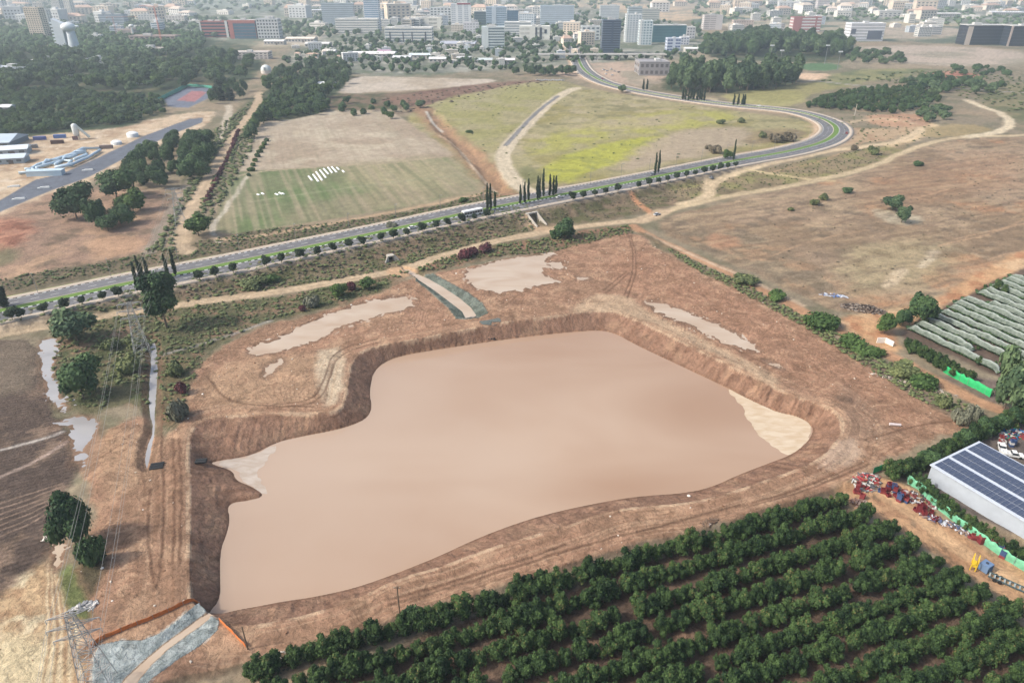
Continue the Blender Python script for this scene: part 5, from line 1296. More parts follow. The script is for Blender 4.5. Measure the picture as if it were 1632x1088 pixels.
B("white banded office standing in front of the city, rows of dark bands", 768, 804, 79, 44, 24, (204,212,214), (98,116,124), 8, 'rows', gap=.48, frame=((206,214,216), (0,.3,0,1)))
B("white office behind the banded one with close window lines", 804, 846, 56, 36, 26, (224,224,222), (140,148,156), 5, 'rows', gap=.4)
B("bright white court building with dark glass slots", 828, 876, 64, 43, 26, (232,230,222), (206,204,196), 3, 'split', bays=6, frame=((52,64,76), (.52,.58,.05,.95), (.66,.74,.05,.95), (.82,.9,.5,.8)))
B("white narrow block left of the biggest grey slab", 848, 860, 38, 12, 20, (228,226,220), (130,136,140), 8, 'grid', bays=3)
B("biggest grey slab office with ten close lines of windows", 861, 914, 44, 10, 22, (190,202,212), (150,162,174), 11, 'rows', gap=.35, name="office_tower", cat="tower")
B("white and dark small office left of the dark tower", 926, 956, 64, 43, 20, (206,210,210), (90,104,114), 4, 'grid', bays=4)
B("dark blue office tower standing foremost in the city", 958, 987, 86, 33, 20, (104,118,134), (56,72,94), 14, 'rows', gap=.62, frame=((60,76,98), (.5,.6,.3,.98)), name="office_tower", cat="tower")
B("pale office tower behind the dark blue one", 956, 986, 32, 10, 22, (206,210,212), (160,170,178), 9, 'rows', gap=.4)
B("white edged tower with grey strips right of the dark tower", 996, 1020, 68, 24, 22, (212,216,218), (150,164,176), 12, 'grid', bays=5, name="office_tower", cat="tower", frame=((230,232,230), (-.02,.1,0,1.02)))
B("grey tower behind the white edged one", 1000, 1022, 38, 12, 20, (182,192,196), (140,152,160), 7, 'rows')
B("white edged glass block at the left of the teal building", 1018, 1038, 72, 34, 20, (212,220,222), (96,132,150), 9, 'grid', bays=4, frame=((230,232,232), (-.02,.16,0,1.02)))
B("wide teal glass building with rooftop machines", 1039, 1092, 68, 41, 24, (96,136,142), TEAL, 6, 'glass')
B("pale office behind the teal building, left", 1022, 1050, 36, 15, 20, (206,206,196), (160,164,162), 6, 'rows')
B("blue and white broken block below the teal building", 1062, 1084, 82, 62, 16, (200,208,222), (90,108,150), 4, 'split', bays=5)
B("small white blue block right of the broken block", 1084, 1098, 72, 60, 14, (214,216,222), (110,124,150), 3, 'grid', bays=3)
B("white block with round windows right of the teal building", 1093, 1107, 62, 44, 18, (208,206,206), (120,122,130), 4, 'grid', bays=3)
B("pale pink double slab behind the big grove", 1120, 1150, 48, 25, 18, (206,200,198), (176,170,170), 7, 'split', bays=3)
B("low brown white row of flats behind the big grove", 1168, 1200, 46, 33, 16, (200,186,176), (160,146,140), 3, 'grid', bays=8)
B("dark red office with white window rows beyond the big grove", 1262, 1306, 52, 28, 24, (160,110,112), (214,214,216), 5, 'rows', gap=.5, frame=((166,112,112), (0,.3,0,1), (.78,.84,0,1)))
B("white office with a grey corner panel at the right", 1352, 1406, 66, 38, 28, (222,224,228), (176,180,188), 6, 'rows', gap=.45, frame=((98,106,120), (.02,.16,.42,.7), (.52,.94,.12,.6)))
B("long dark glass office at the right edge, left wing", 1536, 1604, 72, 41, 30, (84,88,96), DK, 6, 'glass', frame=((196,186,176), (0,.12,0,.95), (.97,1.02,0,1)))
B("long dark glass office at the right edge, right wing", 1605, 1690, 74, 42, 30, (84,88,96), DK, 6, 'glass', frame=((196,180,170), (-.02,.02,0,1),))
B("pale slab tower at the top edge above the dark red office", 1302, 1321, 14, -6, 24, (212,206,206), (178,172,174), 6, 'rows')
B("white hangar like block at the top edge right of centre", 1337, 1368, 13, 1, 26, (226,216,210), (200,192,188), 2, 'split', bays=4)
B("white high block in the far right town at the top edge", 1490, 1504, 10, 0, 30, (226,224,220), (180,180,180), 4, 'grid', bays=3)
B("white high block in the far right town near its twin", 1512, 1522, 10, 2, 30, (224,222,220), (180,180,180), 4, 'grid', bays=3)
B("white low hall roof on the far left horizon", 220, 258, 20, 8, 26, (200,204,212), (110,120,140), 2, 'rows')
B("pale laboratory with rows of windows behind the crane", 222, 250, 38, 24, 20, (208,206,202), (150,156,160), 4, 'grid', bays=6)
B("white flats right of the crane mast", 266, 296, 40, 26, 20, (218,212,206), (160,152,148), 4, 'grid', bays=6)
B("grey slab building behind the second crane", 160, 200, 40, 24, 22, (120,134,148), (190,196,202), 4, 'rows', gap=.25)
B("unfinished concrete building under the crane", 208, 282, 72, 58, 26, (170,152,146), (96,92,96), 3, 'grid', bays=9)
B("unfinished low building with open floor below the crane", 214, 262, 88, 78, 24, (178,170,164), (120,116,116), 2, 'grid', bays=6)
B("low white institute building among the trees below the red row", 366, 428, 95, 84, 22, (206,198,192), (130,124,124), 3, 'grid', bays=9)
B("white house among the trees left, with stepped roof", -10, 44, 124, 108, 26, (198,204,210), (120,128,140), 3, 'grid', bays=7)
B("small white house between park trees in the west", 140, 172, 108, 95, 20, (206,208,212), (140,146,154), 2, 'grid', bays=5)
B("white villa right of the white tower pair", 134, 158, 66, 57, 20, (220,218,216), (150,150,154), 2, 'grid', bays=4)
B("pink roofed low hall right of the crane base", 190, 212, 62, 47, 22, (206,186,178), (160,150,146), 2, 'rows')
# low halls with pale roofs among the trees (a roof slab over short walls)
def hall(label, u0, u1, vb, vt, dep, roofc, wallc=(190,186,180), rise=2.0, name="hall", yaw=0.0, h=None):
    x0, y = P(u0, vb); x1, _ = P(u1, vb); w = x1 - x0; hh = h or max(4.0, min(11.0, ZT(y, vb - 6)))
    r = link(name, None, loc=((x0 + x1) / 2, y, 0), rz=yaw); tag(r, label, "building")
    MB().box(-w/2, w/2, 0, dep, -1, hh).obj("wall", wall(*wallc), r)
    e = .8; m = MB()
    v = [(-w/2-e,-e,hh+.02),(w/2+e,-e,hh+.02),(w/2+e,dep+e,hh+.02),(-w/2-e,dep+e,hh+.02),(-w/2-e,dep/2,hh+rise),(w/2+e,dep/2,hh+rise)]
    m.add(v, [(0,1,5,4),(2,3,4,5),(1,2,5),(3,0,4),(3,2,1,0)]); m.obj("roof", wall(*roofc), r)
    n = max(3, int(w / 6)); c = w / n
    for k in range(min(n, 14)):
        MB().box(-w/2 + k*c + c*.25, -w/2 + k*c + c*.75, -.12, .03, hh*.35, hh*.72).obj("window", glass(90,100,110), r)
    MB().box(w*.1, w*.1+3.2, -.16, .03, -.5, hh*.65).obj("door", wall(110,104,100), r)
    return r
for args in [
 ("long white roofed hall in front of the low white office", 560, 628, 92, 80, 38, (236,230,228)), ("grey sawtooth roofed hall left of the banded office", 701, 757, 76, 60, 60, (176,180,192)),
 ("bluish flat roofed shed right of the long white hall", 652, 686, 94, 84, 22, (206,216,222)), ("small white shed in the middle of the shed row", 626, 654, 98, 90, 20, (220,222,224)),
 ("bright white flat shed near the shed row's centre", 684, 710, 100, 93, 18, (232,236,238)), ("low hall with grey pitched roof, left of the two pavilions", 728, 750, 99, 91, 22, (188,190,190)),
 ("wide pavilion with stepped grey roof", 756, 784, 102, 91, 24, (196,204,204)), ("white walled shed beside the car park", 800, 820, 102, 94, 18, (222,218,222)),
 ("small shed with purple roof at the left of the shed row", 602, 622, 88, 82, 14, (180,150,170)), ("white low shed at the wood's edge", 514, 534, 88, 80, 16, (214,214,210)),
 ("white arched sand coloured hall on the bare ground", 455, 500, 68, 56, 36, (226,214,200)), ("white flat hall at the left of the bare ground", 421, 452, 72, 67, 20, (232,232,230)),
 ("second white hall at the bare ground's edge", 486, 524, 76, 64, 28, (222,220,214)), ("small white hut left of the levelled plot", 507, 532, 140, 133, 12, (236,238,240)),
 ("tiny white hut at the corner of the levelled plot", 542, 552, 127, 122, 6, (232,232,230)), ("long flat white roof by the cone of earth right of the broken block", 1092, 1136, 84, 74, 16, (220,222,220)),
 ("white halls by the right edge of the plain", 1380, 1400, 44, 38, 20, (226,224,220)), ("white long hall on the far right plain", 1440, 1478, 30, 22, 26, (226,226,222)),
 ("second white long hall on the far right plain", 1490, 1530, 28, 21, 26, (232,230,228)), ("white hall by the horizon at right", 1580, 1632, 26, 18, 30, (222,224,226)),
 ("pale hall near the top of the photo above the slab office", 497, 515, 22, 14, 20, (220,222,226)), ("white flat hut on the west edge of the photo", -8, 16, 178, 170, 12, (206,208,210))]:
    hall(*args)
# white accelerator-like tower pair: comb edged slab and flared cylinder with an egg-shaped head
x, y = P(112, 82)
r = link("observatory_tower", None, loc=(x, y, 0)); tag(r, "white twin tower, comb edged slab beside a flared shaft with an egg shaped head", "tower")
hh = ZT(y, 30); WT = wall(206, 214, 220)
MB().add([(-20,0,-1),(-5,0,-1),(-5,12,-1),(-20,12,-1),(-19,0,hh),(-3,0,hh*.86),(-3,12,hh*.86),(-19,12,hh)], [(0,1,5,4),(1,2,6,5),(2,3,7,6),(3,0,4,7),(4,5,6,7)]).obj("slab", WT, r)
for k in range(9): MB().box(-24, -19.8, 1, 11, hh*(.04+k*.1), hh*(.04+k*.1)+2.4).obj("balcony", WT, r)
MB().lathe([(9.5,-1),(8.5,hh*.2),(7.2,hh*.45),(6.8,hh*.62)], 20, (6,6,0)).obj("shaft", WT, r, smooth=True)
MB().lathe([(1,hh*.60),(9,hh*.64),(12.2,hh*.72),(11,hh*.80),(7,hh*.86),(2,hh*.885),(.2,hh*.89)], 20, (5,5,0)).obj("head", wall(222,228,230), r, smooth=True)
MB().tube([(16,5,hh*.76),(23,5,hh*.76)], 1.6, 8).obj("side_pod", WT, r)
# small dome buildings
def dome(label, u, v, rad, hb):
    x, y, z = G(u, v); r = link("observatory_dome", None, loc=(x, y, z)); tag(r, label, "dome")
    MB().lathe([(rad*1.02,-1),(rad*1.02,hb)], 16).obj("drum", wall(206,200,192), r)
    MB().lathe([(rad, hb+.02)] + [(rad*math.cos(a), hb + rad*math.sin(a)) for a in (0.25,.5,.75,1.0,1.25,1.5)], 18).obj("dome_shell", wall(206,212,210), r, smooth=True)
    MB().box(-rad*.14, rad*.14, -rad*1.0, -rad*.72, hb+.3, hb+rad*.6).obj("shutter", wall(150,154,156), r)
dome("pale green white dome in the wood above the tan field", 425, 117, 7, 4)
dome("small white ball dome on a low white house right of the big dome", 447, 122, 3, 3)
def water_tower(label, u, v, vt):
    x, y = P(u, v); h = ZT(y, vt); r = link("water_tower", None, loc=(x, y, 0)); tag(r, label, "water tower")
    MB().lathe([(2.2,-1),(1.8,h*.78)], 12).obj("shaft", wall(210,212,212), r)
    MB().lathe([(2.2,h*.78),(5,h*.86),(5.2,h*.93),(3,h*.99),(.3,h)], 14).obj("tank", wall(226,228,228), r, smooth=True)
water_tower("slim white water tower left of the crane", 214, 62, 39)
def crane(label, u, v, vt, jib):
    x, y = P(u, v); h = ZT(y, vt); r = link("tower_crane", None, loc=(x, y, 0), rz=jib); tag(r, label, "crane")
    om = wall(206, 120, 96); m = MB()
    for sx in (-1, 1):
        for sy in (-1, 1): m.box(sx*.9-.14, sx*.9+.14, sy*.9-.14, sy*.9+.14, -1, h)
    for k in range(int(h/2.4)):
        m.tube([(-.9,-.9,k*2.4),(.9,-.9,k*2.4+2.4)], .09, 4).tube([(.9,.9,k*2.4),(.9,-.9,k*2.4+2.4)], .09, 4)
    m.obj("mast", om, r)
    j = MB()
    for yy in (-.6, .6): j.box(-12, 44, yy-.12, yy+.12, h, h+.24)
    j.box(-12, 44, -.12, .12, h+1.3, h+1.5)
    for k in range(27): j.tube([(-11+2*k,-.6,h+.1),(-10+2*k,0,h+1.4),(-9+2*k,.6,h+.1)], .07, 4)
    j.obj("jib", om, r)
    MB().box(-12, -9, -1.2, 1.2, h-2, h-.1).obj("counterweight", wall(150,146,140), r)
    MB().box(.95, 2.4, -.7, .7, h-2.2, h-.2).obj("cab", wall(220,220,215), r)
crane("orange tower crane over the unfinished building, right one", 259, 74, 11, 2.6)
crane("orange tower crane behind the park trees, left one", 188, 64, 28, .4)
# far town: individual small houses
hm = []
for k, (wc, rc) in enumerate([((226,222,214),(214,212,208)), ((220,210,196),(196,168,150)), ((230,228,224),(208,194,180)), ((202,204,206),(222,222,220)), ((222,206,188),(226,218,206))]):
    m = MB(); w_, d_, h_ = (18, 14, 9 + 2 * k)
    m.box(-w_/2, w_/2, -d_/2, d_/2, -3, h_, 0)
    if k in (1, 2): m.add([(-w_/2-.6,-d_/2-.6,h_+.02),(w_/2+.6,-d_/2-.6,h_+.02),(w_/2+.6,d_/2+.6,h_+.02),(-w_/2-.6,d_/2+.6,h_+.02),(-w_/2+4,0,h_+4),(w_/2-4,0,h_+4)], [(0,1,5,4),(1,2,5),(2,3,4,5),(3,0,4)], 1)
    else: m.box(-w_/2-.3, w_/2+.3, -d_/2-.3, d_/2+.3, h_+.02, h_+.9, 1).box(-2, 3, -2, 2, h_+.92, h_+3, 0)
    for f_ in range(int(h_ / 3.2)):
        for j in range(5): m.box(-w_/2+1.2+j*3.4, -w_/2+2.9+j*3.4, -d_/2-.12, -d_/2+.03, 1+3.2*f_, 2.5+3.2*f_, 2)
    hm.append(m.mesh("house", [wall(*wc), wall(*rc), glass(90,96,104)]))
rr = random.Random(99); nh = 0
zones = [([(0,34),(0,4),(330,4),(330,30),(230,44),(60,46)], 48, "small pale house in the far town at the upper left"), ([(330,24),(330,0),(860,0),(860,30),(640,44),(520,30)], 70, "small pale house in the far town above the office towers"),
         ([(1040,22),(1040,0),(1632,0),(1632,34),(1420,30),(1200,26)], 130, "small pale house in the far town at the upper right"), ([(560,118),(560,100),(820,102),(820,108),(700,112)], 0, ""), ([(450,96),(470,76),(560,80),(560,100)], 10, "small pale house among the trees left of the long white hall"),
         ([(870,78),(920,50),(952,46),(950,92),(880,94)], 8, "small pale house beside the street into the city")]
for zi, (poly, n, lab) in enumerate(zones):
    for (x, y) in (scatter(poly, n, 24, 200 + zi) if n else []):
        o = link("house", hm[rr.randrange(5)], loc=(x, y, gz(x, y)), rz=rr.uniform(-.5, .5)); s_ = rr.uniform(.7, 1.5) * (1.6 if y > 2000 else 1 if y > 1400 else .55)
        o.scale = (s_ * rr.uniform(.9, 1.8), s_, s_ * rr.uniform(.6, 1.2)); tag(o, lab, "house", "houses %s" % lab[17:].replace(",", "")); nh += 1

# mid-sized pale blocks that fill the business quarter
mm_ = []
for k, (wc, gc, fl_, st_) in enumerate([((228,226,220),(130,140,148),4,0),((214,214,210),(96,108,118),5,1),((232,228,222),(160,160,156),3,0),((206,212,218),(90,118,138),6,1),((222,212,198),(120,116,110),4,1)]):
    m = MB(); w_, d_, h_ = 26, 18, fl_ * 3.6; m.box(-w_/2, w_/2, -d_/2, d_/2, -2, h_, 0); m.box(-w_/2-.2, w_/2+.2, -d_/2-.2, d_/2+.2, h_+.02, h_+1.0, 2).box(-6, 2, -4, 4, h_+1.02, h_+4, 0).box(5, 8, -3, 1, h_+1.02, h_+2.8, 2)
    for f_ in range(fl_):
        if st_:
            for j in range(8): m.box(-w_/2+.8+j*3.1, -w_/2+2.7+j*3.1, -d_/2-.15, -d_/2+.03, 1.1+3.6*f_, 2.9+3.6*f_, 1)
        else: m.box(-w_/2+1, w_/2-1, -d_/2-.15, -d_/2+.03, 1.2+3.6*f_, 2.6+3.6*f_, 1)
        for sx in (-1, 1): m.box(min(sx*w_/2, sx*(w_/2+.15)), max(sx*w_/2, sx*(w_/2+.15)), -d_/2+2, d_/2-2, 1.2+3.6*f_, 2.6+3.6*f_, 1)
    mm_.append(m.mesh("city_block", [wall(*wc), glass(*gc), wall(200,198,194)]))
for zi, (poly, n, lab, sc) in enumerate([([(500,58),(520,24),(900,22),(950,40),(940,58),(700,56)], 46, "pale mid height block between the office towers", 1.15), ([(700,92),(720,62),(960,66),(1010,80),(1000,92),(880,94)], 12, "low pale block near the car park and the dark tower", .6),
       ([(1120,50),(1130,30),(1340,24),(1520,44),(1500,60),(1420,56),(1340,60)], 16, "pale block on the plain beyond the big grove", 1.0), ([(120,66),(130,40),(330,36),(330,66)], 8, "pale institute block among the western trees", .8), ([(0,96),(120,92),(300,88),(330,110),(240,136),(60,140),(0,130)], 10, "small pale roof showing between the western park trees", .42), ([(560,100),(580,70),(760,72),(820,90),(800,104)], 22, "low pale building between the sheds and the offices", .42)]):
    for (x, y) in scatter(poly, n, 34 if sc > .7 else 22, 300 + zi):
        o = link("city_block", mm_[rr.randrange(5)], loc=(x, y, 0), rz=rr.choice((0, .2, -.25, .1, 1.5))); s_ = sc * rr.uniform(.75, 1.25); o.scale = (s_ * rr.uniform(.8, 1.5), s_, s_ * rr.uniform(.7, 1.3)); tag(o, lab, "building", "blocks: " + lab)

# road bridge, portal building and cars of the city edge
def bridge():
    x0, y = P(878, 96); x1, _ = P(1062, 96); h = 8
    r = link("road_bridge", None, loc=(x0, y, 0)); tag(r, "grey road bridge crossing the street at the edge of the city", "bridge"); L = x1 - x0; cm = wall(186, 182, 178)
    MB().box(-20, L, 0, 12, h - 1.2, h).obj("deck", cm, r)
    MB().box(-20, L, -.3, 0.0, h - .6, h + 1).obj("parapet", wall(206,204,200), r); MB().box(-20, L, 12.0, 12.3, h - .6, h + 1).obj("parapet", wall(206,204,200), r)
    for k in range(6): MB().box(4 + k * (L - 10) / 5, 5.4 + k * (L - 10) / 5, 1, 11, -1, h - 1.22).obj("pier", cm, r)
bridge()
B("bare concrete hall with dark openings between road works and grove", 1018, 1066, 121, 100, 40, (150,148,150), (104,100,102), 2, 'grid', bays=6, name="concrete_building")
def car_parts(col):
    b = MB(); b.add([(-2.1,-.85,.3),(2.1,-.85,.3),(2.1,.85,.3),(-2.1,.85,.3),(-2.15,-.88,.75),(2.1,-.86,.7),(2.1,.86,.7),(-2.15,.88,.75),(-2.05,-.8,.98),(1.2,-.8,.98),(1.2,.8,.98),(-2.05,.8,.98),(2.0,-.75,.8),(2.0,.75,.8)],
      [(0,1,5,4),(1,2,6,5),(2,3,7,6),(3,0,4,7),(4,5,12,9,8),(5,6,13,12),(6,7,11,10,13),(7,4,8,11),(9,12,13,10),(8,9,10,11),(3,2,1,0)])
    g = MB(); g.add([(-1.9,-.76,.985),(1.1,-.76,.985),(1.1,.76,.985),(-1.9,.76,.985),(-1.3,-.64,1.42),(.35,-.64,1.42),(.35,.64,1.42),(-1.3,.64,1.42)], [(0,1,5,4),(1,2,6,5),(2,3,7,6),(3,0,4,7)])
    t_ = MB(); t_.add([(-1.32,-.66,1.43),(.37,-.66,1.43),(.37,.66,1.43),(-1.32,.66,1.43),(-1.25,-.6,1.5),(.3,-.6,1.5),(.3,.6,1.5),(-1.25,.6,1.5)], [(0,1,5,4),(1,2,6,5),(2,3,7,6),(3,0,4,7),(4,5,6,7)])
    w = MB(); w.lathe([(.0,-.11),(.33,-.11),(.33,.11),(.16,.115)], 12)
    return b, g, t_, w
BLACKR = plain("tyre_rubber", (40,40,42), .9, .1); GLS = glass(40, 48, 56)
CARB = {}
def car(x, y, z, rz, colname, rgb, label, group=None, name="car", cat="car", small=False):
    if small:
        k = ('s', colname)
        if k not in CARB:
            b, g, t_, w = car_parts(rgb); m = MB(); m.add(b.v, b.f, 0); m.add(g.v, g.f, 1); m.add(t_.v, t_.f, 0)
            for sx in (-1.35, 1.35): m.box(sx-.32, sx+.32, -.9, .9, 0, .5, 2)
            CARB[k] = m.mesh("car", [plain("paint_" + colname, rgb, .35, .05, spec=.5), GLS, BLACKR])
        return tag(link(name, CARB[k], loc=(x, y, z), rz=rz), label, cat, group)
    k = ('b', colname)
    if k not in CARB:
        b, g, t_, w = car_parts(rgb); pm = plain("paint_" + colname, rgb, .35, .05, spec=.5)
        CARB[k] = (b.mesh("body", pm), g.mesh("windows", GLS), t_.mesh("roof", pm), w.mesh("wheel", BLACKR))
    b, g, t_, w = CARB[k]; r = link(name, None, loc=(x, y, z), rz=rz); tag(r, label, cat, group)
    link("body", b, r); link("windows", g, r); link("roof", t_, r)
    for sx in (-1.35, 1.35):
        for sy in (-.8, .8):
            o = link("wheel", w, r, loc=(sx, sy, .33)); o.rotation_euler = (math.pi/2, 0, 0)
    return r
cr = random.Random(5); PAL = [("white",(226,226,224)),("silver",(176,178,182)),("grey",(120,122,126)),("black",(40,42,46)),("blue",(60,84,130)),("red",(150,44,44))]
pk = [(826,86),(860,71),(884,72),(882,86)]
w0, w1, w2_, w3 = P(826,86), P(838,72), P(886,72), P(884,86)
for i in range(5):
    for j in range(13):
        if cr.random() < .18: continue
        a = j / 12; b = i / 4; x = (w0[0]*(1-a)+w3[0]*a)*(1-b) + (w1[0]*(1-a)+w2_[0]*a)*b; y = w0[1]*(1-b) + w1[1]*b
        cn, cc = cr.choice(PAL[:4] + PAL[:2]); car(x + cr.uniform(-.5,.5), y + cr.uniform(-1,1), gz(x, y), math.pi/2 + cr.uniform(-.1,.1), cn, cc, "%s car parked on the crowded car park below the bright white court building" % cn, "cars on the crowded car park", small=True)
for j in range(11):
    x, y = P(857 + j*4, 128.5 + (j % 3) * .4); cn, cc = cr.choice([PAL[0], PAL[0], PAL[1]])
    car(x, y, gz(x, y), .2, cn, cc, "%s car in the single line at the top edge of the dry meadow" % cn, "cars at the meadow's top edge", small=True)
for (u, v) in ((962,112),(968,114),(974,111),(980,115),(986,118),(966,119),(976,121)):
    x, y = P(u, v); cn, cc = cr.choice(PAL[:3]); car(x, y, gz(x, y), cr.random(), cn, cc, "%s car parked by the road works right of the street" % cn, "cars by the road works", small=True)
for (off, s, cn, label) in [(-2.0, None, "white", None)]: pass
def on_road(u, v, off, cn, label, flip=False, small=False):
    z = 3.0
    for _ in range(6):
        x, y = P(u, v, z); s_, o_ = road_s_of(x, y); z = float(np.interp(s_, ROAD_S, ROAD[:, 2]))
    x, y, z, a = road_at(s_, off); return car(float(x), float(y), float(z) + .02, float(a) + (math.pi if flip else 0), cn, dict(PAL)[cn], label, small=small)
on_road(891, 315, -2.2, "white", "white car on the near carriageway just right of the cypress group")
on_road(661, 366, -2.2, "white", "white car on the near carriageway behind the street trees left of the bus")
on_road(1026, 276, 6.5, "grey", "grey car on the far carriageway left of the cypress pair", True)
on_road(1350, 213, -6, "red", "dark red car at the outermost point of the bend")
on_road(1133, 272, -2, "white", "white car on the near carriageway beyond the cypress pair")
on_road(945, 121, 6, "silver", "silver car at the head of the street into the city", True)
on_road(952, 126, -4, "red", "red car on the street into the city")
on_road(1220, 163, -3, "white", "white car on the far leg of the bend")
x, y, z = G(1133, 284); car(x, y, z, 2.0, "grey", (120,122,126), "grey car turning off the road onto the sandy lane")
x, y, z = G(1047, 343); car(x, y, z, .6, "silver", (176,178,182), "silver car on the dirt track at the junction above the mud")
# white bus
z = 5.3; x, y = P(765, 349, z); s_, _o = road_s_of(x, y); x, y, z, a = road_at(s_, -2.3)
r = link("bus", None, loc=(float(x), float(y), float(z) + .02), rz=float(a)); tag(r, "long white bus driving on the near carriageway", "bus")
pw = plain("bus_paint", (226,228,226), .4, .05, spec=.5)
MB().box(-6, 6, -1.25, 1.25, .35, 3.0).obj("body", pw, r); MB().box(-5.9, 5.9, -1.15, 1.15, 3.01, 3.2).obj("roof", plain("bus_roof", (240,242,240), .5, .04), r)
for k in range(7):
    for sy in (-1, 1): MB().box(-5.5 + k*1.6, -4.1 + k*1.6, sy*1.27-.02, sy*1.27+.02, 1.3, 2.5).obj("window", GLS, r)
MB().box(6.0, 6.04, -1.1, 1.1, 1.2, 2.7).obj("windscreen", GLS, r); MB().box(-6.04, -6.0, -1.0, 1.0, 1.5, 2.5).obj("rear_window", GLS, r)
for sx in (-3.9, 4):
    for sy in (-1.1, 1.1):
        o = MB().lathe([(0,-.16),(.5,-.16),(.5,.16),(.2,.17)], 14).obj("wheel", BLACKR, r, loc=(sx, sy, .5)); o.rotation_euler = (math.pi/2, 0, 0)
# ---------------------------------------------------------------- objects around the basin
STEEL = plain("galvanised_steel", (136,138,140), .5, .1, 1, metal=.3)
CONC = plain("concrete", (180,174,164), .9, .15, .5)
def lamp_post(s, off, name="street_lamp", label="", group=None):
    x, y, z, a = road_at(s, off)
    return dict(x=float(x), y=float(y), z=float(z), a=float(a))
lp = MB().tube([(0,0,0),(0,0,9)], .09, 6).tube([(0,0,8.8),(0,-1.6,9.3)], .06, 5).mesh("pole", STEEL); lh = MB().box(-.16,.16,-2.2,-1.4,9.22,9.38).mesh("lamp_head", STEEL)
for i, s in enumerate(np.arange(60, 640, 27.0)):
    q = lamp_post(s, 13.8); r = link("street_lamp", None, loc=(q['x'], q['y'], q['z'] + .1), rz=q['a']); link("pole", lp, r); link("lamp_head", lh, r)
    tag(r, "thin grey street lamp on the far pavement of the dual carriageway", "street lamp", "street lamps on the far pavement")
def mast(u, v, vt, label, name="floodlight_mast"):
    x, y = P(u, v); h = ZT(y, vt); r = link(name, None, loc=(x, y, 0)); tag(r, label, "mast")
    MB().tube([(0,0,-1),(0,0,h)], [.45,.25], 8).obj("pole", STEEL, r); MB().box(-3,3,-.3,.3,h-.6,h+1.2).obj("lamp_rack", wall(210,214,218), r)
mast(1226,104,73,"floodlight mast at the far left corner of the sports field"); mast(1242,108,81,"shorter floodlight mast in front of the far left one"); mast(1314,102,73,"floodlight mast at the far right corner of the sports field"); mast(1334,112,83,"floodlight mast nearest the orchard side of the sports field")
def pole(u, v, vt, label, r_=.12, mat=None, name="utility_pole", arm=True):
    x, y, z = G(u, v); h = ZT(y, vt) - z; r = link(name, None, loc=(x, y, z)); tag(r, label, "pole")
    MB().tube([(0,0,-.3),(0,0,h)], [r_*1.3, r_], 7).obj("pole", mat or BARK, r)
    if arm:
        MB().box(-.7,.7,-.06,.06,h-.5,h-.38).obj("crossarm", mat or BARK, r)
        for k in (-.6, 0, .6): MB().lathe([(.05,0),(.08,.1),(.05,.22)], 6, (k,0,h-.37)).obj("insulator", CONC, r)
pole(637,976,934,"thin wooden pole standing on the step above the orchard"); pole(1362,184,166,"pale concrete pole between the far orchard and the bend",.3,CONC)
pole(395,1034,998,"thin pole where the orange netting ends near the spillway",arm=False); pole(1124,848,836,"short post near the junk by the orchard's upper edge",.08,arm=False)
# lattice pylons and their wires
PST = plain("pylon_steel", (170,170,168), .6, .1, 1)
def pylon(x, y, h, rz, label):
    r = link("pylon", None, loc=(x, y, gz(x, y)), rz=rz); tag(r, label, "pylon"); m = MB()
    def wd(z): return 2.1 * (1 - z / h) + .55
    zs = [0, h*.16, h*.31, h*.44, h*.56, h*.67, h*.77, h*.86, h*.94, h]
    for sx in (-1, 1):
        for sy in (-1, 1): m.tube([(sx*wd(z), sy*wd(z), z) for z in zs], .07, 4)
    for a, b in zip(zs[:-1], zs[1:]):
        wa, wb = wd(a), wd(b)
        for q in range(4):
            c, s_ = [(1,0),(0,1),(-1,0),(0,-1)][q]
            def R_(px, py): return (c*px - s_*py, s_*px + c*py)
            p1 = R_(-wa, -wa) + (a,); p2 = R_(wb, -wb) + (b,); p3 = R_(wa, -wa) + (a,); p4 = R_(-wb, -wb) + (b,)
            m.tube([p1, p2], .05, 4).tube([p3, p4], .05, 4).tube([p4, p2], .05, 4)
    m.obj("lattice_tower", PST, r)
    for zz, L in ((h*.99, 3.6), (h*.86, 4.2), (h*.73, 3.8)):
        am = MB()
        for sy in (-.35, .35): am.tube([(-L,0,zz+.1),(0,sy,zz-.35),(L,0,zz+.1)], .07, 4).tube([(-L,0,zz+.1),(0,sy,zz+.4),(L,0,zz+.1)], .06, 4)
        am.obj("crossarm", PST, r)
        for sx in (-L, L): MB().lathe([(.03,0),(.09,.15),(.05,.3),(.09,.45),(.05,.6),(.09,.75),(.03,.95)], 6, (sx,0,zz-.9)).obj("insulator", wall(196,200,196), r)
PYL = [(-20.0,-52.0,21),(-78.2,85.2,20.5),(-131.2,215.1,20.5),(-178.9,359.9,20)]
pa = math.atan2(-53, 130)
labs = ["", "steel lattice pylon at the lower left edge of the photo", "steel lattice pylon in the scrub beside the big roadside tree", "steel lattice pylon between the dirt paths beyond the road"]
for i, (x, y, h) in enumerate(PYL[1:], 1): pylon(x, y, h, -pa*0 + math.atan2(y - PYL[i-1][1], x - PYL[i-1][0]) - math.pi/2, labs[i])
WIRE = plain("bare_cable", (150,150,146), .5, .05)
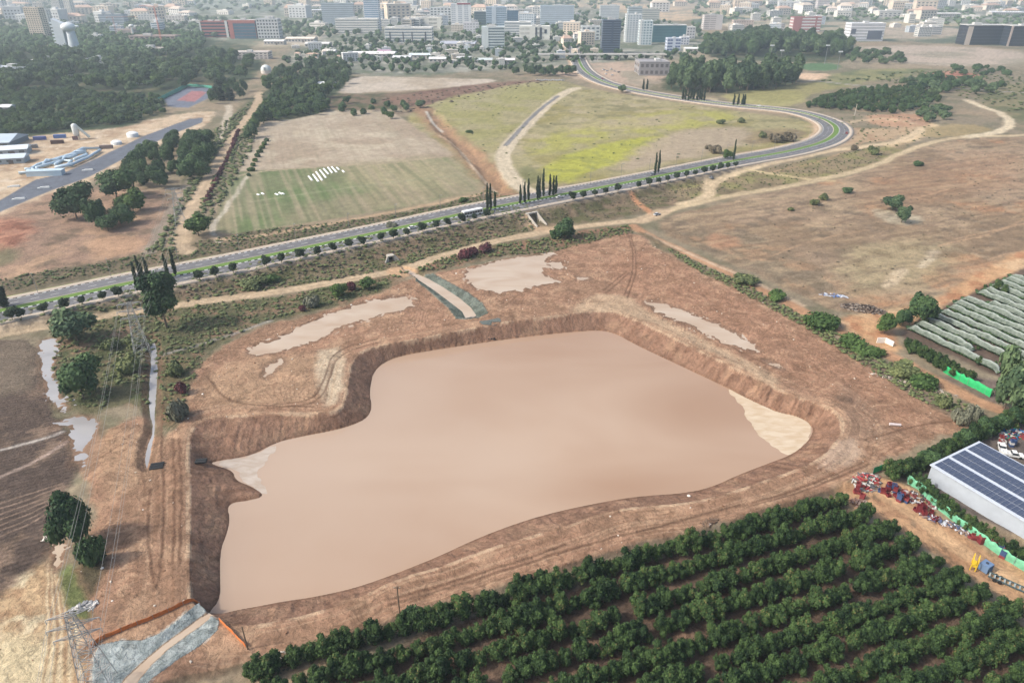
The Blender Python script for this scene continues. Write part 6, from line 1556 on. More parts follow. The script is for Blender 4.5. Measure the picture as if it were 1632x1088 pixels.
for i in range(3):
    (xa, ya, ha), (xb, yb, hb) = PYL[i], PYL[i+1]; d = Vector((xb-xa, yb-ya, 0)).normalized(); n_ = Vector((-d.y, d.x, 0))
    for j, (zf, L) in enumerate(((.99,3.6),(.86,4.2),(.73,3.8))):
        for sx in (-1, 1):
            A = Vector((xa, ya, gz(xa, ya) + ha*zf - .9)) + n_*L*sx; Bp = Vector((xb, yb, gz(xb, yb) + hb*zf - .9)) + n_*L*sx; pts = []
            for k in range(17):
                t_ = k/16; p = A.lerp(Bp, t_); p.z -= 4*2.6*t_*(1-t_); pts.append(tuple(p))
            o = MB().tube(pts, .03, 4, cap=False).obj("power_line", WIRE)
            tag(o, ["cable sagging from the lower left pylon out of the photo's bottom edge", "cable sagging between the lower left pylon and the one by the big tree", "cable sagging across the road between the two farther pylons"][i], "cable", "cables of span %s" % ORD[i])
# underpass and culverts
def box_culvert(label, u, v, wd, h, rz, wing, name="underpass"):
    x, y, z = G(u, v)
    x -= 1.6; y += 3.0
    r = link(name, None, loc=(x, y, z - .1), rz=rz); tag(r, label, "underpass" if name == "underpass" else "culvert")
    dk = plain("painted_inner_shade", (34,32,32), .95, .1); D = 7 if name == "underpass" else 2.5
    MB().box(-wd/2-.4,-wd/2,0,D,-.3,h+.4).obj("side_wall", CONC, r); MB().box(wd/2,wd/2+.4,0,D,-.3,h+.4).obj("side_wall", CONC, r)
    MB().box(-wd/2-.4,wd/2+.4,-.25,D,h+.41,h+.95).obj("lintel", CONC, r); MB().box(-wd/2,wd/2,D-.3,D,-.3,h).obj("shade_panel", dk, r)  # near-black panel closes the bore, its colour standing in for inner shade
    for s_ in (-1, 1):
        m = MB(); x0 = s_*(wd/2+.42); x1 = s_*(wd/2+.42+wing); y1 = -wing*.75
        v_ = [(x0,-.02,-.4),(x1,y1,-.4),(x1,y1,.5),(x0,-.02,h+.9),(x0+s_*.35,.2,-.4),(x1+s_*.35,y1+.2,-.4),(x1+s_*.35,y1+.2,.5),(x0+s_*.35,.2,h+.9)]
        m.add(v_, [(0,1,2,3),(5,4,7,6),(3,2,6,7),(1,5,6,2),(4,0,3,7)]); m.obj("wing_wall", CONC, r)
ux_, uy_, uz_, ua_ = (float(q) for q in road_at(UPS, -15.0))
r = link("underpass", None, loc=(ux_, uy_, 0), rz=ua_); tag(r, "concrete underpass below the dual carriageway", "underpass")
dk = plain("painted_inner_shade", (34,32,32), .95, .1)
MB().box(-3.3,-2.8,-.1,4,-.4,4.3).obj("side_wall", CONC, r); MB().box(2.8,3.3,-.1,4,-.4,4.3).obj("side_wall", CONC, r)
MB().box(-3.6,3.6,-.35,1.2,4.31,5.0).obj("lintel", CONC, r); MB().box(-2.8,2.8,3.4,3.6,-.3,4.3).obj("shade_panel", dk, r); MB().box(-2.8,2.8,1.21,3.4,4.2,4.4).obj("ceiling_slab", dk, r)  # near-black panel and ceiling colour stand in for the shade of the passage
for sx in (-1, 1):
    x0, x1 = sorted((sx*2.85, sx*3.3)); m = MB()
    m.add([(x0,-.36,-.4),(x1,-.36,-.4),(x1,-.36,4.9),(x0,-.36,4.9),(x0,-9.5,-.4),(x1,-9.5,-.4),(x1,-9.5,.5),(x0,-9.5,.5)], [(0,3,2,1),(4,5,6,7),(0,4,7,3),(1,2,6,5),(3,7,6,2),(0,1,5,4)]); m.obj("wing_wall", CONC, r)
box_culvert("dark square culvert mouth in the bank by the channel head", 628, 420, 2.4, 2.0, .5, 1.6, "culvert")
HDPE = plain("black_pipe_plastic", (30,32,34), .45, .1, spec=.4)
def pipe_pair(label, u, v, rz, L=3.0, n=3, r_=.45):
    x, y, z = G(u, v); r = link("culvert_pipes", None, loc=(x, y, z + r_), rz=rz); tag(r, label, "pipes")
    for k in range(n):
        m = MB(); pts = [(0,(k-(n-1)/2)*r_*2.25,0),(L,(k-(n-1)/2)*r_*2.25,0)]
        v1, f1 = tube_np(pts, r_, 12); v2, f2 = tube_np(pts, r_*.86, 12); m.add(v1, f1); m.add(v2, [q[::-1] for q in f2])
        m.add([v1[i] for i in range(12)] + [v2[i] for i in range(12)], [(i, (i+1)%12, 12+(i+1)%12, 12+i) for i in range(12)])
        m.add([v1[12+i] for i in range(12)] + [v2[12+i] for i in range(12)], [((i+1)%12, i, 12+i, 12+(i+1)%12) for i in range(12)])
        m.obj("pipe", HDPE, r)
pipe_pair("black drain pipes at the lower end of the narrow ditch", 240, 746, .25, 3.4)
pipe_pair("black drain pipes opening through the left bank of the basin", 312, 737, .15, 3.0, 2)
x, y = P(783, 540, ZW)
r = link("outlet_pipes", None, loc=(x, y, ZW + .45), rz=-math.pi/2+.1); tag(r, "three black pipe mouths on a grey apron in the far bank of the basin", "pipes")
for k in (-1, 0, 1): MB().tube([(-1.5,k*1.05,.3),(1.6,k*1.05,0)], .48, 12).obj("pipe", HDPE, r)
ap = MB(); x, y, z = G(781, 530)
gr_ = [[G(u0 + (u1 - u0) * k / 4, v) for k in range(5)] for v, u0, u1 in ((518,770,791),(524,767,794),(530,765,797),(537,764,799))]
vv_ = [(p[0]-x, p[1]-y, p[2]-z+.22) for row in gr_ for p in row]
ap.add(vv_, [(i*5+k, i*5+5+k, i*5+6+k, i*5+1+k) for i in range(3) for k in range(4)])
o = ap.obj("rock_apron", plain("grey_stone_lining", (100,106,102), .9, .35, 1.4, bump=.8)); o.location = (x, y, z); tag(o, "grey stone apron around the pipe mouths in the far bank", "stone apron")
# orange netting beside the spillway
ORN = plain("orange_netting", (200,118,66), .8, .25, 2.5)
def netting(label, px, h, mat, name="netting_fence", post=True, wob=.15, zadd=0):
    p = line_pts(px, 1.0); m = MB(); r = link(name, None, loc=(p[0][0], p[0][1], gz(*p[0]))); tag(r, label, "fence"); rr = random.Random(len(p)); V = []; Fq = []
    b = Vector((p[0][0], p[0][1], gz(*p[0])))
    for i, (x, y) in enumerate(p):
        z = gz(x, y); dx, dy = rr.uniform(-wob, wob), rr.uniform(-wob, wob); hh = h * rr.uniform(.8, 1.05)
        V += [(x-b.x, y-b.y, z-b.z-.05), (x-b.x+dx, y-b.y+dy, z-b.z+hh*.5), (x-b.x+dx*.5, y-b.y+dy*.5, z-b.z+hh), (x-b.x+.05, y-b.y+.05, z-b.z+hh), (x-b.x+dx+.05, y-b.y+dy+.05, z-b.z+hh*.5), (x-b.x+.05, y-b.y+.05, z-b.z-.05)]
    for i in range(len(p)-1):
        for k in range(5): Fq.append((i*6+k, i*6+6+k, i*6+7+k, i*6+1+k))
    m.add(V, Fq); m.obj("netting", mat, r, smooth=True)
    if post:
        for i in range(0, len(p), 3):
            x, y = p[i]; z = gz(x, y); MB().tube([(x-b.x, y-b.y, z-b.z-.2), (x-b.x, y-b.y, z-b.z+h+.15)], .05, 5).obj("post", STEEL, r)
netting("orange safety netting running from the basin corner along the spillway", [(316,954),(290,966),(250,984),(210,1000),(170,1016),(152,1026),(140,1040)], 1.1, ORN)
netting("short orange netting on the orchard side of the spillway", [(350,990),(366,1006),(380,1020),(394,1034)], 1.1, ORN)
GRN = plain("green_shade_netting", (48,170,104), .8, .2, 1.2); GRN2 = plain("pale_green_netting", (110,176,142), .8, .25, 1.0)
netting("bright green netting fence on the lane before the netted rows", [(1503,592),(1530,607),(1560,622),(1582,634)], 3.0, GRN)
netting("bright green netting at the right edge beside the olive tree", [(1614,658),(1640,668),(1680,682)], 3.0, GRN)
netting("small green netting piece at the near end of the hedge", [(1390,756),(1402,750),(1414,746)], 2.4, GRN)
netting("green netting patch half hidden on the hedge top", [(1530,706),(1545,699),(1560,693)], 2.2, GRN)
netting("pale green netting fence along the lane in front of the shed hedge", [(1446,770),(1462,782),(1480,797),(1500,810),(1520,826),(1545,846),(1575,868),(1610,892),(1660,922)], 2.6, GRN2, wob=.35)
# solar shed
A = Vector(P(1485, 742, 5) + (0,)); Bv = Vector(P(1559.5, 709, 5) + (0,)); ex = (Bv - A); WD = ex.length; ex.normalize(); ang = math.atan2(ex.y, ex.x)
r = link("solar_shed", None, loc=(A.x, A.y, gz(A.x, A.y)), rz=ang); tag(r, "long white shed whose whole roof carries dark solar panels", "shed")
base = gz(A.x, A.y); HT = 5 - base; LN = 40; WL = plain("corrugated_white_wall", (172,180,190), .6, .08, .5)
MB().box(0, WD, -LN, 0, -.5, HT).obj("wall", WL, r)
SL = .035
rm = MB(); rm.add([(-.4,.4,HT+.05),(WD+.4,.4,HT+.05+SL*WD),(WD+.4,-LN-.4,HT+.05+SL*WD),(-.4,-LN-.4,HT+.05),(-.4,.4,HT+.3),(WD+.4,.4,HT+.3+SL*WD),(WD+.4,-LN-.4,HT+.3+SL*WD),(-.4,-LN-.4,HT+.3)], [(3,2,6,7),(2,1,5,6),(1,0,4,5),(0,3,7,4),(7,6,5,4),(0,1,2,3)])
rm.obj("roof", plain("white_sheet_roof", (186,194,206), .5, .06, .4), r)
def solar_mat():
    m, nt, ns, ls, b = newmat("solar_cells")
    g = ns.new("ShaderNodeTexCoord"); bk = ns.new("ShaderNodeTexBrick"); bk.offset = 0; bk.inputs["Scale"].default_value = 1.0
    mp = ns.new("ShaderNodeMapping"); ls.new(g.outputs["Object"], mp.inputs[0]); ls.new(mp.outputs[0], bk.inputs["Vector"])
    bk.inputs["Color1"].default_value = (.055,.07,.115,1); bk.inputs["Color2"].default_value = (.065,.08,.13,1); bk.inputs["Mortar"].default_value = (.13,.15,.19,1)
    bk.inputs["Mortar Size"].default_value = .02; bk.inputs["Brick Width"].default_value = 1.02; bk.inputs["Row Height"].default_value = .84
    ls.new(bk.outputs[0], b.inputs["Base Color"]); b.inputs["Roughness"].default_value = .15; b.inputs["Specular IOR Level"].default_value = .5
    return m
SOL = solar_mat()
pw_, pl_ = 2.75, 1.12; pm = MB(); pm.box(0, pw_, -pl_, 0, 0, .06); pmesh = pm.mesh("solar_panel", SOL)
xs = [.5, .5+pw_+.18, .5+2*pw_+1.35, .5+3*pw_+1.53, .5+4*pw_+2.7, .5+5*pw_+2.88]
cnt = 0; stuff = MB()
for j in range(32):
    for xx in xs:
        zz = HT + .36 + SL * (xx + .0)
        if cnt < 100:
            o = link("solar_panel", pmesh, r, loc=(xx, -.3 - j * (pl_ + .1), zz)); o.rotation_euler = (0, -math.atan(SL), 0); cnt += 1
        else: stuff.box(xx, xx+pw_, -.3-j*(pl_+.1)-pl_, -.3-j*(pl_+.1), zz, zz+.12)
if stuff.v: o = stuff.obj("solar_panel", SOL, r); o["kind"] = "stuff"
MB().box(6, 9.5, .0, .08, 0, 3.4).obj("gate", wall(150,156,162), r)
# netted orchard rows
def net_mat():
    m, nt, ns, ls, b = newmat("hail_net")
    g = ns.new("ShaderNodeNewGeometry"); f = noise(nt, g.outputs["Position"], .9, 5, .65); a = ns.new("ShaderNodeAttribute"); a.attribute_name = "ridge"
    f2 = mth(nt, 'ADD', mth(nt, 'MULTIPLY', f, .7), mth(nt, 'MULTIPLY', a.outputs["Fac"], .55))  # ridge lightened, sides darkened: side shade painted into the net colour
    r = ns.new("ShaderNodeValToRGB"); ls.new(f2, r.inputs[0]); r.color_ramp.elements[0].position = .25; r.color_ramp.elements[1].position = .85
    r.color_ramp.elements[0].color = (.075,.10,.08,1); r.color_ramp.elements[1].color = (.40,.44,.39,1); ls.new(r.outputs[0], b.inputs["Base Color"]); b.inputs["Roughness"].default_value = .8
    bp = ns.new("ShaderNodeBump"); bp.inputs["Strength"].default_value = .6; bp.inputs["Distance"].default_value = .3; ls.new(f, bp.inputs["Height"]); ls.new(bp.outputs[0], b.inputs["Normal"])
    return m
NET = net_mat()
starts = [(1448,524),(1463,517),(1478,511),(1506,503),(1512,495),(1525,487),(1540,481),(1553,472),(1596,476),(1578,458),(1595,452),(1611,444),(1620,438),(1634,430),(1650,421)]
d0 = math.radians(-67); ux, uy = math.cos(d0), math.sin(d0)
x_0, y_0 = P(1448, 524); sp = 6.1; px_, py_ = math.cos(d0 + math.pi/2), math.sin(d0 + math.pi/2)
offs = [0, 6.0, 11.5, 18.0, 24, 30, 36, 42, 48.3, 54.5, 60.5, 66.5, 73, 79, 85]
lens = [36, 24, 40, 40, 42, 46, 50, 54, 56, 62, 66, 70, 74, 78, 80]
nr = random.Random(3)
for i, off in enumerate(offs):
    # left ends follow the orange lane's edge
    along = -off * .30 + nr.uniform(-1.2, 1.2) - (1 if i in (1,) else 0) + (9 if i == 8 else 0)
    bx, by = x_0 + px_ * off - ux * along * 0 , y_0 + py_ * off
    bx -= ux * (-along) * -1 if False else 0
    # slide the start along the row so that it lies on the traced edge
    ax_, ay_ = P(1448, 524); ex_, ey_ = P(1634, 430)
    den = ux * (ey_ - ay_) - uy * (ex_ - ax_)
    tt_ = ((ax_ - bx) * (ey_ - ay_) - (ay_ - by) * (ex_ - ax_)) / den
    bx += ux * (tt_ + nr.uniform(-1, 1.4) + (8 if i == 8 else 0)); by += uy * (tt_ + (8 if i == 8 else 0))
    n = int(lens[i] / .9); V = []; Fq = []; RG = []; K = 9; ph = nr.random() * 6; hs = nr.uniform(2.6, 3.1)
    z0 = gz(bx, by)
    for k in range(n + 1):
        s = k * .9; wob = math.sin(s * .55 + ph) * .22 + math.sin(s * 1.3 + ph * 2) * .12 + nr.uniform(-.1, .1)
        side = math.sin(s * .23 + ph) * .3 + nr.uniform(-.08, .08); endf = min(1, (k + .4) / 2.2, (n - k + .4) / 2.2) ** .6
        for q in range(K):
            t_ = q / (K - 1); th = math.pi * (.12 + .76 * t_); cxx = -math.cos(th) * 1.5 * (1 + .08 * wob) ; czz = (math.sin(th) ** .7) * (hs + wob) * endf
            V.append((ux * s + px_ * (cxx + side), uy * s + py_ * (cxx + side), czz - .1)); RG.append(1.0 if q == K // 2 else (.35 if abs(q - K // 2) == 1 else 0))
    for k in range(n):
        for q in range(K - 1): Fq.append((k*K+q, k*K+q+1, (k+1)*K+q+1, (k+1)*K+q))
    Fq = np.array(Fq)
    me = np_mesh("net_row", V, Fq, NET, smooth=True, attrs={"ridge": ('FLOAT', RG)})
    o = link("net_row", me, loc=(bx, by, z0)); tag(o, "grey green net tunnel over a tree row, %s from the lane corner" % ORD[i], "net tunnel", "net covered rows")
    UNDP = globals().setdefault('UNDP', [])
    for k in range(int(lens[i] / 1.3)): UNDP.append((bx + ux * k * 1.3, by + uy * k * 1.3))
    # trees peeping out at the uncovered ends and between rows
    for q in range(5):
        s = nr.uniform(-2.5, lens[i]); ww = nr.uniform(1.8, 2.6); sx = bx + ux * s + px_ * 3.0; sy = by + uy * s + py_ * 3.0
        plant("hedge_shrub", 'avo%d' % nr.randrange(7), sx, sy, ww * .9, ww, "small dark green bush growing in the gap between two net tunnels", "bush", "bushes between the net rows", parts=False)
for (u, v, w_) in ((1480,505,3.5),(1588,462,4.5),(1600,468,4.0),(1583,466,3.6),(1472,520,3.2),(1560,580,3.0)):
    x, y, z = G(u, v); plant("hedge_shrub", 'avo%d' % nr.randrange(7), x, y, w_, w_, "leafy green bush at an uncovered spot of the netted orchard", "bush", "bushes at uncovered spots", parts=False)
mass("orchard_understory", UNDP, (1.5, 1.9), (1.5, 1.9), 81, L_FIC, "dark tree rows showing under the net tunnels", nq=30)
# white wall by the lane
pts = [G(u, v) for u, v in ((1397,546),(1410,546),(1423,552))]
r = link("boundary_wall", None, loc=pts[0]); tag(r, "short bent white wall at the corner of the lane", "wall")
for a, b in zip(pts[:-1], pts[1:]):
    d = Vector((b[0]-a[0], b[1]-a[1], 0)); c = (Vector(a) + Vector(b)) / 2 - Vector(pts[0]); MB().obox((c.x, c.y, .9), (d.length + .1, .3, 2.4), math.atan2(d.y, d.x)).obj("wall_panel", wall(226,220,212), r)
# debris
def heap(label, u, v, rx, ry, hgt, n, cols, size, seed, name="scrap_heap", rz=0, kind=None, cat="heap"):
    rr = random.Random(seed); x, y, z = G(u, v); m = MB()
    for k in range(n):
        a = rr.random() * 6.283; q = math.sqrt(rr.random()); px = q * rx * math.cos(a); py = q * ry * math.sin(a); zz = hgt * (1 - q * q) * rr.random()
        c, s_ = math.cos(rz), math.sin(rz); wx_, wy_ = c*px - s_*py, s_*px + c*py; gzz = gz(x + wx_, y + wy_) - z
        m.obox((wx_, wy_, gzz + zz + .1), (size * rr.uniform(.4, 2.2), size * rr.uniform(.2, .7), size * rr.uniform(.1, .5)), rr.random() * 3.14, rr.randrange(len(cols)), rr.uniform(-.5, .5))
    o = m.obj(name, [plain("junk_%d_%d_%d" % c, c, .7, .2) for c in cols], loc=(x, y, z)); return tag(o, label, cat, kind=kind)
heap("pile of dark cut branches and rubble beside the lane", 1376, 493, 9, 3.4, 2.0, 420, [(92,80,72),(70,62,58),(120,104,92),(150,140,130)], .9, 1, "brush_pile", -.35)
heap("scattered blue and white sheets beside the branch pile", 1328, 471, 5.5, 1.6, .5, 60, [(96,124,176),(190,196,206),(120,110,106)], 1.0, 2, "rubbish_heap", -.3)
heap("scrap of pale sheets and pipes at the near end of the hedge", 1382, 766, 4.5, 3, .9, 120, [(196,196,190),(130,122,116),(160,70,70),(90,90,94)], .8, 3, "rubbish_heap", .4)
heap("long line of mixed scrap below the pale green netting, upper part", 1462, 797, 7, 1.6, .8, 160, [(190,190,190),(120,60,60),(80,74,76),(150,130,120)], .8, 4, "rubbish_heap", -.62)
heap("long line of mixed scrap below the pale green netting, lower part", 1510, 836, 8, 1.4, .7, 170, [(200,204,210),(100,80,78),(90,100,130),(150,130,120)], .7, 5, "rubbish_heap", -.68)
heap("broken boards near the orchard's upper edge", 1131, 832, 2.4, 1.0, .5, 40, [(100,80,66),(120,100,84)], .7, 6, "rubbish_heap", .5)
heap("brown rubble bits on the verge by the orchard's row ends", 1370, 802, 2.5, 1.8, .5, 60, [(130,104,92),(160,140,130),(110,84,76)], .6, 7, "rubbish_heap")
heap("pale concrete lumps beside the pylon's right leg", 133, 968, 2.6, 1.4, .8, 70, [(214,210,204),(150,150,150)], .7, 9, "rubble_heap", .4)
heap("pale slabs left of the dark tree under the power lines", 82, 858, 2.6, .8, .4, 26, [(206,200,190),(180,170,160)], .8, 10, "rubble_heap", .3)
heap("junk mound of bottles and sacks in the yard at the right edge", 1612, 690, 4.5, 3, 1.4, 200, [(214,216,216),(60,110,160),(176,84,84),(50,54,60),(60,140,100)], .7, 11, "rubbish_heap")
heap("stones along the foot of the earth step near the spillway", 440, 1046, 5, .8, .3, 60, [(190,184,174),(160,150,140)], .35, 12, "rubble_heap", .3, "stuff")
heap("pale rubble at the scrub strip's lower end", 1452, 612, 14, 1.6, .4, 160, [(196,184,170),(160,150,140)], .5, 13, "rubble_heap", -.6, "stuff")
heap("stones at the mouth of the grey channel", 750, 507, 3.2, .8, .4, 60, [(120,118,112),(150,146,138)], .5, 14, "rubble_heap", .1, "stuff")
# boulders, single ones
def rock(u, v, s, label):
    s *= .6
    rr = random.Random(int(u * v)); x, y, z = G(u, v); m = MB(); prof = [(.55,-.2),(1.0,.15),(.85,.5),(.45,.72)]
    m.lathe([(a * s * rr.uniform(.85, 1.1), b * s) for a, b in prof], 7)
    m.v = [(p[0] * rr.uniform(.85, 1.15), p[1] * rr.uniform(.85, 1.15), p[2]) for p in m.v]
    tag(m.obj("boulder", wall(222,216,206), loc=(x, y, z)), label, "boulder")
for u, v, s, l in [(158,878,.5,"pale round stone right of the dark bush under the wires, upper one"),(163,905,.6,"pale round stone on the earth below the dark bush"),(179,957,.4,"small stone on the tracks left of the basin"),(228,812,.4,"small white stone on the left berm"),(323,628,.6,"white stone lying right of the red flowering bush"),(727,436,.7,"white stone beside the wide muddy pool"),(1098,789,.9,"white stone at the near water's edge"),(1131,835,.7,"white stone by the broken boards"),(985,853,.35,"small white stone on the near berm"),(560,486,.7,"white stone at the ragged pool's upper shore"),(480,668+2*0,.001,"")]:
    if s > .01: rock(u, v, s, l)
# white pipe section on the mud
x, y, z = G(1426, 678); tag(MB().tube([(-1.6,0,.42),(1.6,0,.42)], .42, 12).obj("pipe_section", wall(196,186,186), loc=(x, y, z), rz=-.15), "short pale pipe section lying on the mud right of the basin", "pipe")
# small stones and clods strewn over the earthworks
rr = random.Random(17); m = MB(); q = 0
for (x, y) in scatter(MUD, 900, 1.5, 92):
    if cls_at(x, y) not in ('bare_earth', 'footpath') : continue
    s_ = rr.choice((.12, .16, .22, .3)); z = gz(x, y)
    m.obox((x, y, z + s_ * .3), (s_ * rr.uniform(1, 2), s_ * rr.uniform(.8, 1.4), s_), rr.random() * 3, rr.choice((0, 0, 1)), rr.uniform(-.5, .5))
tag(m.obj("stones", [plain("clod", (140,108,86), .95, .2), plain("pale_stone", (200,190,176), .9, .2)]), "small stones and clods strewn over the bare earth", "stones", kind="stuff")
# crates
def crate_mesh(rgb):
    m = MB(); t_ = .06; m.box(-.6,.6,-.5,.5,0,t_).box(-.6,.6,-.5,-.5+t_,t_,.75).box(-.6,.6,.5-t_,.5,t_,.75).box(-.6,-.6+t_,-.5+t_,.5-t_,t_,.75).box(.6-t_,.6,-.5+t_,.5-t_,t_,.75)
    return m.mesh("crate", plain("crate_%d_%d_%d" % rgb, rgb, .6, .2))
CM = {"red": crate_mesh((132,62,64)), "blue": crate_mesh((62,82,120)), "white": crate_mesh((196,194,192)), "maroon": crate_mesh((112,44,50))}
def hsh(i, j): return random.Random(i * 31 + j * 17).uniform(-1, 1)
def crates(u0, v0, u1, v1, n, cols, where, group, seed, wd=2.0):
    rr = random.Random(seed); a = Vector(P(u0, v0)); b = Vector(P(u1, v1)); d = (b - a).normalized(); nn = Vector((-d.y, d.x)); stack = {}
    for k in range(n):
        i = rr.randrange(max(1, int((b - a).length / 1.3))); j = rr.randrange(-1, 2)
        lvl = stack.get((i, j), 0)
        if lvl > 2: continue
        stack[(i, j)] = lvl + 1; p = a + d * (i * 1.3 + hsh(i, j) * .7) + nn * (j * 1.15 + hsh(j, i) * .9); c = rr.choice(cols)
        o = link("crate", CM[c], loc=(p.x, p.y, gz(p.x, p.y) + lvl * .76), rz=math.atan2(d.y, d.x) + hsh(i + 7, j) * 1.2 + rr.uniform(-.1, .1)); tag(o, "%s open crate %s" % (c, where), "crate", group + " " + c)
crates(1412,775,1448,800,34,["red","blue","maroon","red"],"in the heap at the near end of the pale netting","crates at the netting's near end",1)
crates(1556,848,1622,892,52,["red","maroon","blue","maroon","white"],"in the long heap beside the yellow frame on the lane","crates beside the yellow frame",2)
crates(1366,782,1382,778,8,["red","maroon"],"in the small heap by the orchard's corner","crates by the orchard corner",3)
crates(1470,806,1500,830,14,["maroon"],"in the middle of the scrap line","crates in the scrap line",4)
crates(1598,706,1630,690,16,["red","blue","white"],"in the yard behind the solar shed","crates in the yard",5)
# yellow frame, blue tank, trailer
x, y, z = G(1551, 903); r = link("loading_frame", None, loc=(x, y, z), rz=.9); tag(r, "yellow steel frame standing beside the crates", "frame"); YM = plain("yellow_paint", (222,186,50), .6, .15)
for sx in (-1.4, 1.4):
    for sy in (-.5, .5): MB().box(sx-.1, sx+.1, sy-.1, sy+.1, -.1, 2.6).obj("post", YM, r)
MB().box(-1.5,1.5,-.6,-.4,2.61,2.8).obj("beam", YM, r); MB().box(-1.5,1.5,.4,.6,2.61,2.8).obj("beam", YM, r); MB().box(-1.3,1.3,-.4,.4,1.0,1.08).obj("shelf", YM, r)
x, y, z = G(1569, 908); r = link("water_tank", None, loc=(x, y, z), rz=.5); tag(r, "grey blue square tank right of the yellow frame", "tank")
MB().box(-1.1,1.1,-1,1,.16,2.1).obj("tank_body", wall(104,128,160), r); MB().box(-1.2,1.2,-1.1,1.1,0,.14).obj("pallet", wall(120,100,80), r); MB().lathe([(.3,0),(.3,.2)], 10, (0,0,2.11)).obj("lid", wall(60,66,80), r)
MB().box(-.9,.9,-1.05,-1.01,.5,1.8).obj("front_panel", wall(80,100,130), r)
x, y, z = G(1607, 932); r = link("flatbed_trailer", None, loc=(x, y, z), rz=-.72); tag(r, "long dark green grey trailer frame lying along the lane", "trailer"); TM = wall(74,90,92)
MB().box(-4,4,-.9,-.7,.5,.8).obj("rail", TM, r); MB().box(-4,4,.7,.9,.5,.8).obj("rail", TM, r)
for k in range(9): MB().box(-3.9+k*.96,-3.6+k*.96,-.69,.69,.55,.72).obj("cross_member", wall(150,160,160), r)
for sx in (-2.6,-1.6):
    for sy in (-.98,.98):
        o = MB().lathe([(0,-.12),(.42,-.12),(.42,.12),(.2,.13)], 12).obj("wheel", BLACKR, r, loc=(sx, sy, .42)); o.rotation_euler = (math.pi/2,0,0)
# white pickups in the yard
def pickup(u, v, rz, label):
    x, y, z = G(u, v); r = link("pickup_truck", None, loc=(x, y, z), rz=rz); tag(r, label, "pickup"); pm = plain("paint_white", (226,226,224), .35, .05, spec=.5)
    MB().box(-2.6,2.6,-.95,.95,.45,.95).obj("body", pm, r); b = MB(); b.box(-2.55,-.5,-.93,-.83,.96,1.3).box(-2.55,-.5,.83,.93,.96,1.3).box(-2.6,-2.5,-.83,.83,.96,1.3); b.obj("cargo_bed", pm, r)
    MB().add([(-.45,-.85,.96),(1.5,-.85,.96),(1.5,.85,.96),(-.45,.85,.96),(-.3,-.75,1.6),(.75,-.75,1.6),(.75,.75,1.6),(-.3,.75,1.6)], [(0,1,5,4),(1,2,6,5),(2,3,7,6),(3,0,4,7)]).obj("cab_windows", GLS, r)
    MB().box(-.35,.8,-.78,.78,1.61,1.72).obj("cab_roof", pm, r); MB().box(1.55,2.55,-.85,.85,.96,1.08).obj("bonnet", pm, r)
    for sx in (-1.6,1.7):
        for sy in (-.88,.88):
            o = MB().lathe([(0,-.13),(.4,-.13),(.4,.13),(.2,.14)], 12).obj("wheel", BLACKR, r, loc=(sx, sy, .4)); o.rotation_euler = (math.pi/2,0,0)
pickup(1613, 727, -.3, "white pickup parked beside the solar shed, the one nearer the right edge"); pickup(1596, 717, 1.1, "white pickup standing across behind the other by the solar shed")
# west building site: silver pipes, tanks, sheds
PM = plain("coated_steel_pipe", (186,206,220), .35, .08, .4, spec=.5)
zig = [[(44,272),(60,262),(92,252),(112,246),(132,236),(158,236)],[(58,268),(78,262),(100,256),(104,250),(118,246),(138,244)],[(70,262),(74,256),(90,256),(96,252),(110,252),(122,248)],[(90,266),(108,262),(114,256),(98,256),(88,262)],[(60,270),(52,274),(30,276)],[(88,268),(112,264),(130,256),(140,252),(160,240)],[(118,242),(136,240),(138,246),(118,254)],[(40,270),(50,268),(54,272),(70,273)]]
for i, p in enumerate(zig):
    pts = [P(u, v, 1.2) + (1.2 + .0,) for u, v in p]; x, y, z = pts[0]; m = MB().tube([(a-x, b-y, 0) for a, b, _ in pts], 1.05, 10)
    tag(m.obj("steel_pipe", PM, loc=(x, y, gz(x, y) + 1.0 + .25 * (i % 3)), smooth=True), ["pale blue steel pipe with several bends, longest at the rear of the pipe field", "bent pale pipe in the middle of the pipe field", "short zigzag pipe at the centre of the pipe field", "looped pale pipe at the near side of the pipe field", "low pipe leading left out of the pipe field", "long straightish pipe along the near right edge of the pipe field", "bent pale pipe at the right end of the pipe field", "small pale pipe at the pipe field's left end"][i], "pipe")
for u0, u1, v0, v1 in ((58,90,276,270),):
    x, y = P(74, 279); tag(MB().box(-11,11,-3,3,-.5,3.2).box(-11.3,11.3,-3.3,3.3,3.21,3.6).obj("pipe_manifold", PM, loc=(x, y, gz(x, y)), rz=.15), "broad pale steel block at the near end of the pipe field", "manifold")
def tank(u, v, rad, h, label):
    x, y, z = G(u, v); r = link("storage_tank", None, loc=(x, y, z)); tag(r, label, "tank"); MB().lathe([(rad,-.5),(rad,h)], 16).obj("tank_wall", wall(214,216,216), r, smooth=True); MB().lathe([(rad*1.02,0),(rad*.6,.9),(.3,1.3)], 16, (0,0,h+.02)).obj("tank_roof", wall(224,226,226), r, smooth=True)
tank(212,218,4.5,3,"white round tank on the sand above the black haul road"); tank(186,230,4,2,"low white round basin left of the white tank")
x, y, z = G(124, 222); r = link("batching_plant", None, loc=(x, y, z), rz=.3); tag(r, "white silo plant with a sloping feed tube on the sand", "silo")
MB().lathe([(.8,2),(2.4,4.5),(2.4,11),(1.6,12),(.2,12.6)], 12, (0,0,0)).obj("silo", wall(216,220,218), r, smooth=True); MB().tube([(1,0,11),(9,0,1)], 1.1, 8).obj("feed_tube", wall(206,212,206), r)
for sx, sy in ((-1.6,-1.6),(1.6,-1.6),(1.6,1.6),(-1.6,1.6)): MB().box(sx-.2,sx+.2,sy-.2,sy+.2,-.5,4).obj("leg", STEEL, r)
